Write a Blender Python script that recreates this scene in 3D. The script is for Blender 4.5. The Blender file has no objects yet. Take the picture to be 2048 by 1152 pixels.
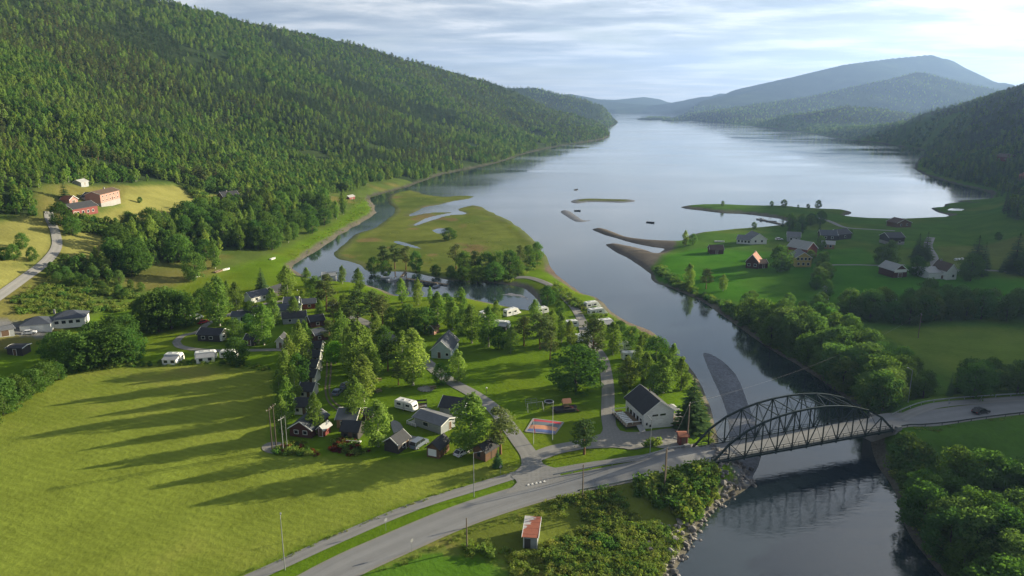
import bpy, bmesh, math, random
import numpy as np
from mathutils import Vector, Matrix

random.seed(7)
RNG = np.random.default_rng(11)
SC = bpy.context.scene
COL = SC.collection
R = math.radians

# ------------------------------------------------------------------ camera
CAM_H = 82.0                       # metres above the fjord
FOC = 1450.0                       # focal length in photograph pixels (2048 wide)
PITCH = R(14.24)
cam = bpy.data.cameras.new('camera')
cam.sensor_width = 36.0
cam.lens = FOC / 2048.0 * 36.0
cam.clip_start = 1.0
cam.clip_end = 60000.0
cam_ob = bpy.data.objects.new('camera', cam)
cam_ob.location = (0, 0, CAM_H)
cam_ob.rotation_euler = (math.pi / 2 - PITCH, 0, 0)
COL.objects.link(cam_ob)
SC.camera = cam_ob

# ------------------------------------------------------------------ light, sky, exposure
SUN_AZ = R(66.5)                   # to the right of the view direction (+Y)
SUN_EL = R(13.6)
SUN_DIR = Vector((math.sin(SUN_AZ) * math.cos(SUN_EL), math.cos(SUN_AZ) * math.cos(SUN_EL), math.sin(SUN_EL)))
sun = bpy.data.lights.new('sun', 'SUN')
sun.energy = 5.0
sun.angle = R(0.53)
sun.color = (1.0, 0.88, 0.64)
sun_ob = bpy.data.objects.new('sun', sun)
sun_ob.rotation_euler = (-SUN_DIR).to_track_quat('-Z', 'Y').to_euler()
sun_ob.location = (300, 130, 400)
COL.objects.link(sun_ob)

SKY_STRENGTH = 0.050
world = bpy.data.worlds.new('World')
SC.world = world
world.use_nodes = True
wt = world.node_tree
for n in list(wt.nodes):
    wt.nodes.remove(n)

def nd(tree, typ, **kw):
    n = tree.nodes.new(typ)
    for k, v in kw.items():
        setattr(n, k, v)
    return n

def mathn(tree, op, a, b=None, clamp=False):
    n = tree.nodes.new('ShaderNodeMath')
    n.operation = op
    n.use_clamp = clamp
    for i, v in enumerate((a, b)):
        if v is None:
            continue
        if isinstance(v, (int, float)):
            n.inputs[i].default_value = v
        else:
            tree.links.new(v, n.inputs[i])
    return n.outputs[0]

def mixc(tree, fac, a, b, blend='MIX'):
    n = tree.nodes.new('ShaderNodeMix')
    n.data_type = 'RGBA'
    n.blend_type = blend
    n.clamp_factor = True
    for sock, v in ((n.inputs[0], fac), (n.inputs[6], a), (n.inputs[7], b)):
        if isinstance(v, (int, float)):
            sock.default_value = v
        elif isinstance(v, tuple):
            sock.default_value = v if len(v) == 4 else (*v, 1.0)
        else:
            tree.links.new(v, sock)
    return n.outputs[2]

def ramp(tree, fac, stops):
    n = tree.nodes.new('ShaderNodeValToRGB')
    el = n.color_ramp.elements
    while len(el) < len(stops):
        el.new(0.5)
    for e, (p, c) in zip(el, stops):
        e.position = p
        e.color = c if len(c) == 4 else (*c, 1.0)
    tree.links.new(fac, n.inputs[0])
    return n.outputs[0]

def noise(tree, vec, scale, detail=4, rough=0.55, dist=0.0):
    n = tree.nodes.new('ShaderNodeTexNoise')
    n.inputs['Scale'].default_value = scale
    n.inputs['Detail'].default_value = detail
    n.inputs['Roughness'].default_value = rough
    n.inputs['Distortion'].default_value = dist
    if vec is not None:
        tree.links.new(vec, n.inputs['Vector'])
    return n.outputs[0]

def build_world():
    t = wt
    out = nd(t, 'ShaderNodeOutputWorld')
    bg = nd(t, 'ShaderNodeBackground')
    bg.inputs[1].default_value = SKY_STRENGTH
    sky = nd(t, 'ShaderNodeTexSky', sky_type='NISHITA', sun_disc=False)
    sky.sun_elevation = SUN_EL
    sky.sun_rotation = SUN_AZ
    sky.altitude = 80
    sky.air_density = 1.0
    sky.dust_density = 0.6
    tc = nd(t, 'ShaderNodeTexCoord')
    sep = nd(t, 'ShaderNodeSeparateXYZ')
    t.links.new(tc.outputs['Generated'], sep.inputs[0])
    z = mathn(t, 'MAXIMUM', sep.outputs[2], 0.0)
    den = mathn(t, 'ADD', z, 0.055)
    comb = nd(t, 'ShaderNodeCombineXYZ')
    t.links.new(mathn(t, 'DIVIDE', sep.outputs[0], den), comb.inputs[0])
    t.links.new(mathn(t, 'DIVIDE', sep.outputs[1], den), comb.inputs[1])
    mp = nd(t, 'ShaderNodeMapping')
    mp.inputs['Rotation'].default_value = (0, 0, R(-12))
    mp.inputs['Scale'].default_value = (0.34, 0.48, 1.0)
    mp.inputs['Location'].default_value = (3.1, 1.7, 0.0)
    t.links.new(comb.outputs[0], mp.inputs[0])
    n1 = noise(t, mp.outputs[0], 1.0, 7, 0.58, 0.35)
    n2 = noise(t, mp.outputs[0], 2.3, 6, 0.6, 0.2)
    # glow of the cloud deck towards the low sun
    dot = nd(t, 'ShaderNodeVectorMath', operation='DOT_PRODUCT')
    t.links.new(tc.outputs['Generated'], dot.inputs[0])
    dot.inputs[1].default_value = SUN_DIR
    dpos = mathn(t, 'MAXIMUM', dot.outputs['Value'], 0.0)
    glow = mathn(t, 'POWER', dpos, 3.0)
    cover = ramp(t, n1, [(0.30, (0, 0, 0)), (0.52, (1, 1, 1))])
    shade = ramp(t, n2, [(0.39, (3.7, 4.25, 5.1)), (0.50, (6.7, 7.1, 7.6)), (0.60, (11.2, 11.1, 10.9))])
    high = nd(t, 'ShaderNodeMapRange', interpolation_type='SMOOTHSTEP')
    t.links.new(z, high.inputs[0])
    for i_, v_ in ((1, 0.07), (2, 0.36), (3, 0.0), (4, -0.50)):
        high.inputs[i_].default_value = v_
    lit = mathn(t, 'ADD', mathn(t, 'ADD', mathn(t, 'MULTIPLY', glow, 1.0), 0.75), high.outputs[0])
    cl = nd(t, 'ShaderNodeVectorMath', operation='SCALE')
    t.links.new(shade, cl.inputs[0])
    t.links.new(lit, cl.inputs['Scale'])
    skyc = nd(t, 'ShaderNodeVectorMath', operation='SCALE')
    t.links.new(sky.outputs[0], skyc.inputs[0])
    skyc.inputs['Scale'].default_value = 0.85
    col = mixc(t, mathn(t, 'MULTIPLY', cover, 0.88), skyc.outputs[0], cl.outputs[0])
    # thin veil low over the horizon
    veil = mathn(t, 'POWER', mathn(t, 'SUBTRACT', 1.0, mathn(t, 'MULTIPLY', z, 5.0, True), True), 2.0)
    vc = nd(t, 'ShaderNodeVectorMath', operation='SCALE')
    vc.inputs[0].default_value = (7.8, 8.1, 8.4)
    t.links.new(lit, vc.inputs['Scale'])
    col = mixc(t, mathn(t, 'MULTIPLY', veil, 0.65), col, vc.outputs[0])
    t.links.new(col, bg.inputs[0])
    t.links.new(bg.outputs[0], out.inputs[0])
build_world()

SC.view_settings.view_transform = 'Standard'
SC.view_settings.look = 'None'
SC.view_settings.gamma = 1.0
SC.view_settings.use_curve_mapping = False
SC.view_settings.exposure = 1.4
SC.render.engine = 'CYCLES'
SC.cycles.use_denoising = True
SC.cycles.max_bounces = 6
SC.cycles.diffuse_bounces = 3
SC.cycles.glossy_bounces = 3
SC.cycles.transmission_bounces = 3
SC.cycles.volume_bounces = 0
SC.cycles.transparent_max_bounces = 6
SC.cycles.use_fast_gi = False
SC.cycles.caustics_reflective = False
SC.cycles.caustics_refractive = False

# ------------------------------------------------------------------ surveying helpers
_c, _s = math.cos(PITCH), math.sin(PITCH)

def ray(px, py):
    x = (px - 1024.0) / FOC
    y = -(py - 576.0) / FOC
    return np.array([x, _c + y * _s, -_s + y * _c])

def P(px, py, z=0.0):
    """ground point at height z under a sight line"""
    r = ray(px, py)
    t = (z - CAM_H) / r[2]
    return np.array([r[0] * t, r[1] * t, z])

def at(px, py, Y):
    r = ray(px, py)
    t = Y / r[1]
    return np.array([r[0] * t, Y, CAM_H + r[2] * t])

def W2(pts, z=0.0):
    return np.array([P(p[0], p[1], z)[:2] for p in pts])

def smooth_closed(p, n=3):
    """Catmull-Rom through a closed ring"""
    p = np.asarray(p)
    out = []
    N = len(p)
    for i in range(N):
        a, b, c, d = p[i - 1], p[i], p[(i + 1) % N], p[(i + 2) % N]
        for k in range(n):
            t = k / n
            out.append(0.5 * ((2 * b) + (c - a) * t + (2 * a - 5 * b + 4 * c - d) * t * t + (3 * b - a - 3 * c + d) * t ** 3))
    return np.array(out)

def smooth_open(p, n=6):
    p = np.asarray(p, float)
    q = np.vstack([2 * p[0] - p[1], p, 2 * p[-1] - p[-2]])
    out = []
    for i in range(1, len(q) - 2):
        a, b, c, d = q[i - 1], q[i], q[i + 1], q[i + 2]
        for k in range(n):
            t = k / n
            out.append(0.5 * ((2 * b) + (c - a) * t + (2 * a - 5 * b + 4 * c - d) * t * t + (3 * b - a - 3 * c + d) * t ** 3))
    out.append(p[-1])
    return np.array(out)

def _h(ix, iy, seed):
    n = (ix.astype(np.int64) * 374761393 + iy.astype(np.int64) * 668265263 + seed * 974711) & 0x7fffffff
    n = ((n ^ (n >> 13)) * 1274126177) & 0x7fffffff
    return ((n ^ (n >> 16)) & 0xffff) / 65535.0

def vnoise(x, y, seed=0):
    ix, iy = np.floor(x), np.floor(y)
    fx, fy = x - ix, y - iy
    fx = fx * fx * (3 - 2 * fx)
    fy = fy * fy * (3 - 2 * fy)
    a = _h(ix, iy, seed); b = _h(ix + 1, iy, seed); c = _h(ix, iy + 1, seed); d = _h(ix + 1, iy + 1, seed)
    return (a + (b - a) * fx) * (1 - fy) + (c + (d - c) * fx) * fy

def fbm(x, y, scale, oct=4, seed=0):
    v = np.zeros_like(x, dtype=float); amp = 0.5; tot = 0
    for o in range(oct):
        v += amp * vnoise(x / scale, y / scale, seed + o * 17); tot += amp
        scale *= 0.5; amp *= 0.5
    return v / tot - 0.5           # -0.5 .. 0.5

def seg_dist(x, y, poly, closed, vals=None):
    """distance to a polyline, optionally the interpolated vertex value at the nearest point"""
    best = np.full(x.shape, 1e18)
    val = np.zeros(x.shape) if vals is not None else None
    n = len(poly)
    for i in range(n if closed else n - 1):
        a = poly[i]; b = poly[(i + 1) % n]
        dx, dy = b[0] - a[0], b[1] - a[1]
        L = dx * dx + dy * dy + 1e-12
        t = np.clip(((x - a[0]) * dx + (y - a[1]) * dy) / L, 0, 1)
        d = (x - a[0] - t * dx) ** 2 + (y - a[1] - t * dy) ** 2
        m = d < best
        best = np.where(m, d, best)
        if vals is not None:
            val = np.where(m, vals[i] + t * (vals[(i + 1) % n] - vals[i]), val)
    return (np.sqrt(best), val) if vals is not None else np.sqrt(best)

def inside(x, y, poly):
    r = np.zeros(x.shape, bool)
    n = len(poly)
    for i in range(n):
        x0, y0 = poly[i]; x1, y1 = poly[(i + 1) % n]
        if y0 == y1:
            continue
        m = ((y0 > y) != (y1 > y)) & (x < (x1 - x0) * (y - y0) / (y1 - y0) + x0)
        r ^= m
    return r

def sdist(x, y, poly, margin=150.0):
    """signed distance, positive inside; far outside the box just -margin"""
    out = np.full(x.shape, -margin)
    lo, hi = poly.min(0) - margin, poly.max(0) + margin
    m = (x > lo[0]) & (x < hi[0]) & (y > lo[1]) & (y < hi[1])
    if m.any():
        xs, ys = x[m], y[m]
        d = seg_dist(xs, ys, poly, True)
        out[m] = np.where(inside(xs, ys, poly), d, -np.minimum(d, margin))
    return out

def sstep(a, b, v):
    t = np.clip((v - a) / (b - a), 0, 1)
    return t * t * (3 - 2 * t)

# ------------------------------------------------------------------ shorelines (traced at water level, then taken to metres)
LEFT_SHORE = [(1300, 1230), (1340, 1152), (1372, 1105), (1402, 1050), (1440, 1008), (1478, 985), (1502, 966), (1500, 948), (1470, 935), (1448, 915),
    (1436, 880), (1424, 835), (1412, 790), (1388, 745), (1335, 690), (1302, 662), (1258, 645), (1222, 622), (1205, 604), (1190, 594),
    (1160, 586), (1135, 567), (1117, 551), (1099, 530), (1091, 510), (1070, 484), (1029, 448), (982, 425), (953, 411), (932, 413),
    (914, 420), (935, 427), (900, 430), (862, 440), (826, 452), (850, 438), (880, 430), (908, 425), (880, 424), (850, 427), (818, 432),
    (836, 421), (858, 413), (884, 408), (905, 403), (935, 398), (950, 393), (920, 391), (890, 393), (853, 389),
    (824, 381), (797, 384), (780, 391), (777, 404), (791, 418), (783, 431), (748, 456), (712, 469), (677, 498), (668, 515),
    (700, 523), (722, 531), (735, 541), (765, 543), (812, 544), (882, 557), (941, 564), (994, 567), (1042, 574), (1060, 583),
    (1075, 598), (1081, 613), (1055, 620), (1009, 612), (976, 606), (941, 598), (903, 594), (853, 594), (792, 592), (762, 578),
    (715, 566), (670, 562), (625, 558), (600, 548), (586, 530), (610, 516), (645, 495), (677, 472), (724, 444), (751, 425),
    (744, 405), (742, 393), (783, 382), (815, 374), (853, 360), (883, 349), (927, 340), (1000, 324), (1060, 305), (1130, 290),
    (1180, 283), (1215, 275), (1219, 265), (1210, 257), (1228, 251), (1234, 242), (1205, 235), (1190, 231.5)]
lw = W2(LEFT_SHORE)
LEFT_POLY = np.vstack([smooth_open(lw, 3), [[900, 6600], [-2500, 14000], [-9000, 14000], [-9000, -300], [30, -300]]])

RIGHT_SHORE = [(1960, 1230), (1885, 1152), (1848, 1108), (1818, 1062), (1800, 1020), (1790, 985), (1768, 950), (1752, 915), (1745, 880), (1735, 840),
    (1700, 806), (1650, 768), (1590, 727), (1535, 694), (1475, 652), (1405, 603), (1345, 577), (1308, 564), (1298, 548), (1282, 532), (1255, 516),
    (1225, 500), (1212, 489), (1232, 488), (1262, 494), (1290, 500), (1308, 507), (1322, 506), (1330, 499), (1325, 496), (1290, 491), (1240, 479),
    (1205, 468), (1184, 459), (1200, 456), (1222, 462), (1250, 473), (1300, 480), (1360, 482), (1374, 474), (1395, 466), (1440, 461),
    (1500, 456), (1540, 453), (1560, 450), (1574, 444), (1558, 437), (1520, 431), (1480, 427), (1440, 425), (1400, 420), (1372, 417), (1361, 414),
    (1380, 411), (1430, 409), (1500, 412), (1550, 412), (1600, 416), (1660, 419), (1692, 421), (1704, 426), (1690, 432), (1720, 436), (1780, 438),
    (1840, 437), (1885, 434), (1901, 431), (1880, 426), (1863, 419), (1866, 415.5), (1888, 413), (1894, 407), (1930, 407), (1962, 410.5),
    (1935, 405.5), (1912, 402), (1945, 401.5), (1982, 400.5), (1978, 396), (1984, 388), (1970, 382), (1920, 370), (1870, 357), (1836, 343), (1829, 336),
    (1834, 322), (1848, 302), (1800, 293), (1740, 284), (1680, 278), (1620, 267), (1570, 260), (1480, 250), (1400, 243), (1345, 236), (1365, 231)]
rw = W2(RIGHT_SHORE)
RIGHT_POLY = np.vstack([smooth_open(rw, 3), [[2300, 7000], [3000, 14000], [12000, 14000], [12000, -300], [110, -300]]])
FAR_POLY = np.array([[-2500, 7100], [500, 6900], [900, 6500], [1300, 6700], [1900, 6500], [2600, 7000], [3000, 14000], [-2500, 14000]])

BARS = [  # low gravel bars and islets: ring, height
    (smooth_closed(W2([(1406, 705), (1422, 708), (1445, 722), (1468, 745), (1482, 770), (1495, 805), (1512, 845), (1525, 885), (1520, 925), (1500, 960), (1470, 965), (1450, 930), (1458, 880), (1455, 830), (1440, 790), (1424, 755), (1410, 722)])), 0.55),
    (smooth_closed(W2([(1141, 404), (1150, 399), (1175, 397), (1230, 398), (1262, 399), (1271, 403), (1245, 405.5), (1215, 404.5), (1180, 404), (1155, 407)])), 0.9),
    (smooth_closed(W2([(1121, 424), (1128, 420), (1138, 422), (1152, 431), (1165, 440), (1184, 441), (1165, 444), (1150, 443), (1135, 434)])), 0.8),
    (smooth_closed(W2([(1272, 239), (1300, 236.5), (1325, 237.2), (1352, 238.5), (1330, 240)])), 8.0),
    (smooth_closed(W2([(1322, 241.5), (1350, 239.6), (1378, 239.8), (1384, 241.5), (1350, 243)])), 6.0),
    (smooth_closed(W2([(1000, 590), (1020, 586), (1045, 590), (1058, 600), (1040, 594), (1020, 592)])), 0.10),
]
PONDS = [smooth_closed(W2([(866, 461), (880, 457.5), (898, 459), (894, 465), (878, 467)])),
         smooth_closed(W2([(1895, 419), (1910, 415.6), (1930, 418), (1918, 422.5), (1900, 422.5)])),
         smooth_closed(W2([(786, 483), (800, 483.5), (820, 489), (842, 497), (818, 493), (796, 487)]))]

# ------------------------------------------------------------------ hills
FOOT = W2([(-700, 1010), (-200, 800), (0, 735), (150, 668), (300, 600), (420, 560), (560, 515), (680, 452), (738, 400), (790, 378), (850, 362), (930, 340),
           (1000, 324), (1060, 305), (1130, 290), (1180, 283), (1222, 274)], 2.0)
FOOT_POLY = np.vstack([FOOT, [[520, 3400], [-600, 7000], [-9000, 9000], [-9000, -300], [-500, -300]]])
_lr = [at(-700, -185, 620), at(-300, -125, 850), at(0, -70, 1050), at(200, -22, 1200), at(340, 10, 1300), at(450, 36, 1420), at(560, 57, 1550),
       at(700, 88, 1700), at(800, 120, 1820), at(900, 143, 1930), at(980, 165, 2020), at(1030, 184, 2050), at(1100, 218, 2100), at(1180, 240, 2300), at(1222, 262, 2600)]
LRIDGE = np.array([p[:2] for p in _lr]); LRIDGE_H = np.array([p[2] for p in _lr])

def ridge(pts, w):
    q = [at(*p) if len(p) == 3 else np.array(p[1:]) for p in pts]
    return np.array([p[:2] for p in q]), np.array([p[2] for p in q]), w
HILLS = [
    # near right-hand ridge; the part beyond the frame shades the right bank
    (ridge([('w', 560, -150, 142), ('w', 700, 60, 169), ('w', 790, 330, 194), ('w', 880, 520, 211), ('w', 985, 790, 219), ('w', 1055, 1010, 220), ('w', 1100, 1260, 205),
            (2060, 172, 1500), (1985, 203, 1620), (1900, 232, 1720), (1850, 250, 1800)], 520.0), 1.25),
    (ridge([(1615, 254, 2350), (1650, 226, 2500), (1690, 216, 2560), (1750, 219, 2640), (1830, 240, 2700), (1900, 250, 2700)], 430.0), 1.2),
    (ridge([(1440, 240, 3300), (1550, 212, 3700), (1640, 192, 3950), (1720, 172, 4050), (1790, 158, 4100), (1840, 145, 4200), (1885, 157, 4250), (1950, 190, 4300)], 1000.0), 1.2),
    (ridge([(1370, 232, 4600), (1420, 206, 5200), (1500, 187, 5500), (1600, 152, 5800), (1690, 130, 6000), (1780, 118, 6300), (1860, 110, 6500), (1905, 122, 6500), (1945, 148, 6500), (1985, 182, 6500), (2060, 178, 6800), (2200, 150, 6800)], 1900.0), 1.25),
    (ridge([(1090, 192, 7800), (1140, 188, 8000), (1180, 198, 8200), (1230, 200, 8500), (1290, 194, 9000), (1320, 199, 9000), (1350, 210, 9000)], 1700.0), 1.0),
    (ridge([(1350, 222, 7400), (1400, 201, 7500), (1440, 187, 7600), (1520, 190, 8000)], 1000.0), 1.0),
    (ridge([(940, 172, 3000), (1020, 177, 3300), (1070, 176, 3400), (1100, 186, 3500), (1150, 207, 3700), (1190, 225, 3900), (1215, 234, 4000)], 650.0), 1.2),
    (ridge([(1196, 233, 2950), (1222, 238, 3050), (1232, 243, 3150)], 110.0), 1.0),
]

# ------------------------------------------------------------------ roads that shape the ground (px, py, z)
def road_line(pts, n=6):
    return smooth_open([P(a, b, z) for a, b, z in pts], n)
_na, _nb = P(1424, 925, 6.0), P(1787, 859, 6.0)        # feet of the near truss
BR_U = (_nb - _na) / np.linalg.norm(_nb - _na)
BR_N = np.array([-BR_U[1], BR_U[0], 0.0])
BR_W = 7.8
BR_A = _na + BR_N * BR_W / 2; BR_B = _nb + BR_N * BR_W / 2
def road_mix(pts, n=6):
    return smooth_open([P(*q) if not isinstance(q, np.ndarray) else q for q in pts], n)
MAIN_L = road_mix([(420, 1290, 3.0), (655, 1152, 3.0), (790, 1088, 3.0), (930, 1029, 3.0), (1060, 987, 3.1), (1130, 970, 3.4), (1200, 956, 4.0), (1310, 934, 5.3), BR_A - BR_U * 7, BR_A])
MAIN_R = road_mix([BR_B, BR_B + BR_U * 6, (1850, 838, 6.0), (1920, 828, 6.0), (2048, 813, 5.8), (2250, 796, 5.5)])
CYCLE_R = road_line([(1800, 838, 6.0), (1835, 822, 6.0), (1880, 810, 6.0), (1960, 803, 5.9), (2048, 797, 5.8), (2250, 784, 5.5)])
FARM_ROAD_PX = [(-60, 632), (0, 592), (50, 556), (98, 518), (114, 492), (110, 462), (100, 440), (98, 424)]

def height(x, y):
    x = np.asarray(x, float); y = np.asarray(y, float)
    shp = x.shape
    x = x.ravel(); y = y.ravel()
    r = np.hypot(x, y)
    wob = fbm(x, y, 14.0, 3, 5) * np.clip(r / 160.0, 0.6, 6.0)
    sl = sdist(x, y, LEFT_POLY, 400.0) + wob
    sr = sdist(x, y, RIGHT_POLY, 400.0) + wob
    sf = sdist(x, y, FAR_POLY, 400.0)
    sd = np.maximum(np.maximum(sl, sr), sf)
    for p in PONDS:
        pd = sdist(x, y, p, 60.0)
        sd = np.where(pd > -59.0, np.minimum(sd, -pd), sd)
    marsh = sstep(-6, 10, sdist(x, y, MARSH, 60.0))
    cap = 2.4 - 1.75 * marsh
    low = np.where(sd > 0, cap * (1 - np.exp(-np.maximum(sd, 0) / (7.0 + 9 * marsh))), np.maximum(sd * 0.22, -3.0))
    low += np.where(sd > 3, fbm(x, y, 30.0, 3, 3) * 0.5 * sstep(3, 20, sd), 0)
    for ring, hh in BARS:
        sb = sdist(x, y, ring, 60.0) + wob * 0.35
        low = np.maximum(low, np.where(sb > 0, hh * (1 - np.exp(-np.maximum(sb, 0) / (3.0 + hh * 3))), np.maximum(sb * 0.22, -3.0)))
    # left valley side
    hl = np.zeros(x.shape)
    df = sdist(x, y, FOOT_POLY, 1.0)
    m = df > 0
    if m.any():
        dr, hr = seg_dist(x[m], y[m], LRIDGE, False, LRIDGE_H)
        u = df[m] / (df[m] + dr)
        g = hr * u ** 1.32
        rough = np.clip(u * 5, 0, 1)
        g += rough * (fbm(x[m], y[m], 260.0, 4, 21) * 46 + fbm(x[m], y[m], 70.0, 3, 9) * 12) * np.clip(1.25 - u, 0.15, 1)
        hl[m] = np.maximum(g, 0)
    hh = hl * sstep(0, 14, sd)
    for (rp, rh, wd), pw in HILLS:
        d, v = seg_dist(x, y, rp, False, rh)
        k = np.clip(1 - d / wd, 0, 1)
        hv = v * k ** pw
        hv += k * (1 - k) * 4 * fbm(x, y, wd * 0.45, 4, int(wd)) * v * 0.42
        hh = np.maximum(hh, np.maximum(hv, 0) * sstep(0, 40 + wd * 0.05, sd))
    z = low + hh
    # gently rising farmland on the right bank
    z += np.where(sr > 0, 2.2 * sstep(15, 160, sr), 0)
    # road corridors
    for ln, hw, fall in ((MAIN_L, 6.0, 9.0), (MAIN_R, 9.5, 9.0)):
        d, v = seg_dist(x, y, ln, False, ln[:, 2])
        k = (1 - sstep(hw, hw + fall, d)) * sstep(-1.0, 6.0, np.maximum(sl, sr))
        z = np.where(k > 0, z + (v - 0.06 - z) * k, z)
    # level pads
    for (cx, cy, rr, pz) in PADS:
        d = np.hypot(x - cx, y - cy)
        k = 1 - sstep(rr * 0.7, rr * 1.4, d)
        z = z + (pz - z) * k
    return z.reshape(shp)

MARSH = smooth_closed(W2([(668, 515), (720, 470), (775, 440), (790, 415), (780, 392), (825, 382), (870, 388), (950, 394), (960, 412), (1020, 445), (1068, 484),
                          (1090, 512), (1075, 540), (1000, 560), (900, 556), (812, 543), (735, 540)]))
PADS = []
# ------------------------------------------------------------------ the terrain grid: finer near the viewpoint, one sheet to the horizon
GA = np.concatenate([np.radians(np.linspace(-62, -38, 40, endpoint=False)), np.radians(np.linspace(-38, 38, 560, endpoint=False)), np.radians(np.linspace(38, 80, 70))])
GR = np.concatenate([np.linspace(15, 95, 22, endpoint=False), np.geomspace(95, 13500, 590)])
_A, _R = np.meshgrid(GA, GR)
GX = _R * np.sin(_A); GY = _R * np.cos(_A)
GZ = height(GX, GY)

def grid_z(x, y):
    x = np.asarray(x, float); y = np.asarray(y, float)
    a = np.clip(np.arctan2(x, y), GA[0], GA[-1] - 1e-9); r = np.clip(np.hypot(x, y), GR[0], GR[-1] - 1e-6)
    i = np.clip(np.searchsorted(GR, r, side='right') - 1, 0, len(GR) - 2)
    j = np.clip(np.searchsorted(GA, a, side='right') - 1, 0, len(GA) - 2)
    u = (r - GR[i]) / (GR[i + 1] - GR[i]); v = (a - GA[j]) / (GA[j + 1] - GA[j])
    return (GZ[i, j] * (1 - v) + GZ[i, j + 1] * v) * (1 - u) + (GZ[i + 1, j] * (1 - v) + GZ[i + 1, j + 1] * v) * u

def gz(x, y):
    return float(grid_z(np.array([x]), np.array([y]))[0])

def G(px, py, far=3500.0):
    """where a sight line meets the terrain"""
    r = ray(px, py)
    t = np.geomspace(60, far, 1500) / math.hypot(r[0], r[1])
    d = CAM_H + r[2] * t - np.maximum(grid_z(r[0] * t, r[1] * t), 0.0)
    i = int(np.argmax(d < 0))
    if d[i] >= 0:
        i = len(t) - 1
    a, b = t[max(i - 1, 0)], t[i]
    da, db = d[max(i - 1, 0)], d[i]
    q = a + (b - a) * (da / (da - db) if da > db else 1.0)
    p = r * q
    return np.array([p[0], p[1], max(gz(p[0], p[1]), 0.0)])
# ------------------------------------------------------------------ materials
MATS = {}

def principled(name):
    m = bpy.data.materials.new(name)
    m.use_nodes = True
    return m, m.node_tree, m.node_tree.nodes['Principled BSDF']

def mat(name, col, rough=0.7, var=0.18, scale=3.0, metal=0.0, spec=0.3, streak=None):
    """plain painted / worn surface: base colour broken up by two noises"""
    if name in MATS:
        return MATS[name]
    m, t, b = principled(name)
    tc = nd(t, 'ShaderNodeTexCoord')
    vec = tc.outputs['Object']
    if streak:
        mp = nd(t, 'ShaderNodeMapping')
        mp.inputs['Scale'].default_value = streak
        t.links.new(vec, mp.inputs[0])
        vec = mp.outputs[0]
    n1 = noise(t, vec, scale, 5, 0.6)
    n2 = noise(t, tc.outputs['Object'], scale * 0.23, 3, 0.5)
    f = mathn(t, 'ADD', mathn(t, 'MULTIPLY', n1, 0.6), mathn(t, 'MULTIPLY', n2, 0.4))
    lo = tuple(c * (1 - var) for c in col); hi = tuple(min(1.0, c * (1 + var)) for c in col)
    c = ramp(t, f, [(0.3, lo), (0.7, hi)])
    t.links.new(c, b.inputs['Base Color'])
    b.inputs['Roughness'].default_value = rough
    b.inputs['Metallic'].default_value = metal
    b.inputs['Specular IOR Level'].default_value = spec
    MATS[name] = m
    return m

def siding(name, col, pitch=0.2, rough=0.65, vertical=False, var=0.16):
    """boarded wall: lap lines as fine relief"""
    if name in MATS:
        return MATS[name]
    m, t, b = principled(name)
    tc = nd(t, 'ShaderNodeTexCoord')
    sep = nd(t, 'ShaderNodeSeparateXYZ')
    t.links.new(tc.outputs['Object'], sep.inputs[0])
    axis = sep.outputs[2] if not vertical else mathn(t, 'ADD', sep.outputs[0], sep.outputs[1])
    fr = mathn(t, 'FRACT', mathn(t, 'DIVIDE', axis, pitch))
    bm_ = nd(t, 'ShaderNodeBump')
    bm_.inputs['Strength'].default_value = 0.6
    bm_.inputs['Distance'].default_value = 0.03
    t.links.new(fr, bm_.inputs['Height'])
    t.links.new(bm_.outputs[0], b.inputs['Normal'])
    mp = nd(t, 'ShaderNodeMapping')
    mp.inputs['Scale'].default_value = (6, 6, 0.7) if vertical else (0.7, 0.7, 6)
    t.links.new(tc.outputs['Object'], mp.inputs[0])
    n1 = noise(t, mp.outputs[0], 1.5, 4, 0.6)
    c = ramp(t, n1, [(0.3, tuple(x * (1 - var) for x in col)), (0.7, tuple(min(1, x * (1 + var)) for x in col))])
    t.links.new(c, b.inputs['Base Color'])
    b.inputs['Roughness'].default_value = rough
    b.inputs['Specular IOR Level'].default_value = 0.25
    MATS[name] = m
    return m

def glass_mat():
    m, t, b = principled('window_glass')
    b.inputs['Base Color'].default_value = (0.02, 0.025, 0.03, 1)
    b.inputs['Roughness'].default_value = 0.06
    b.inputs['Specular IOR Level'].default_value = 0.7
    MATS['glass'] = m
    return m
glass_mat()

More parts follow.
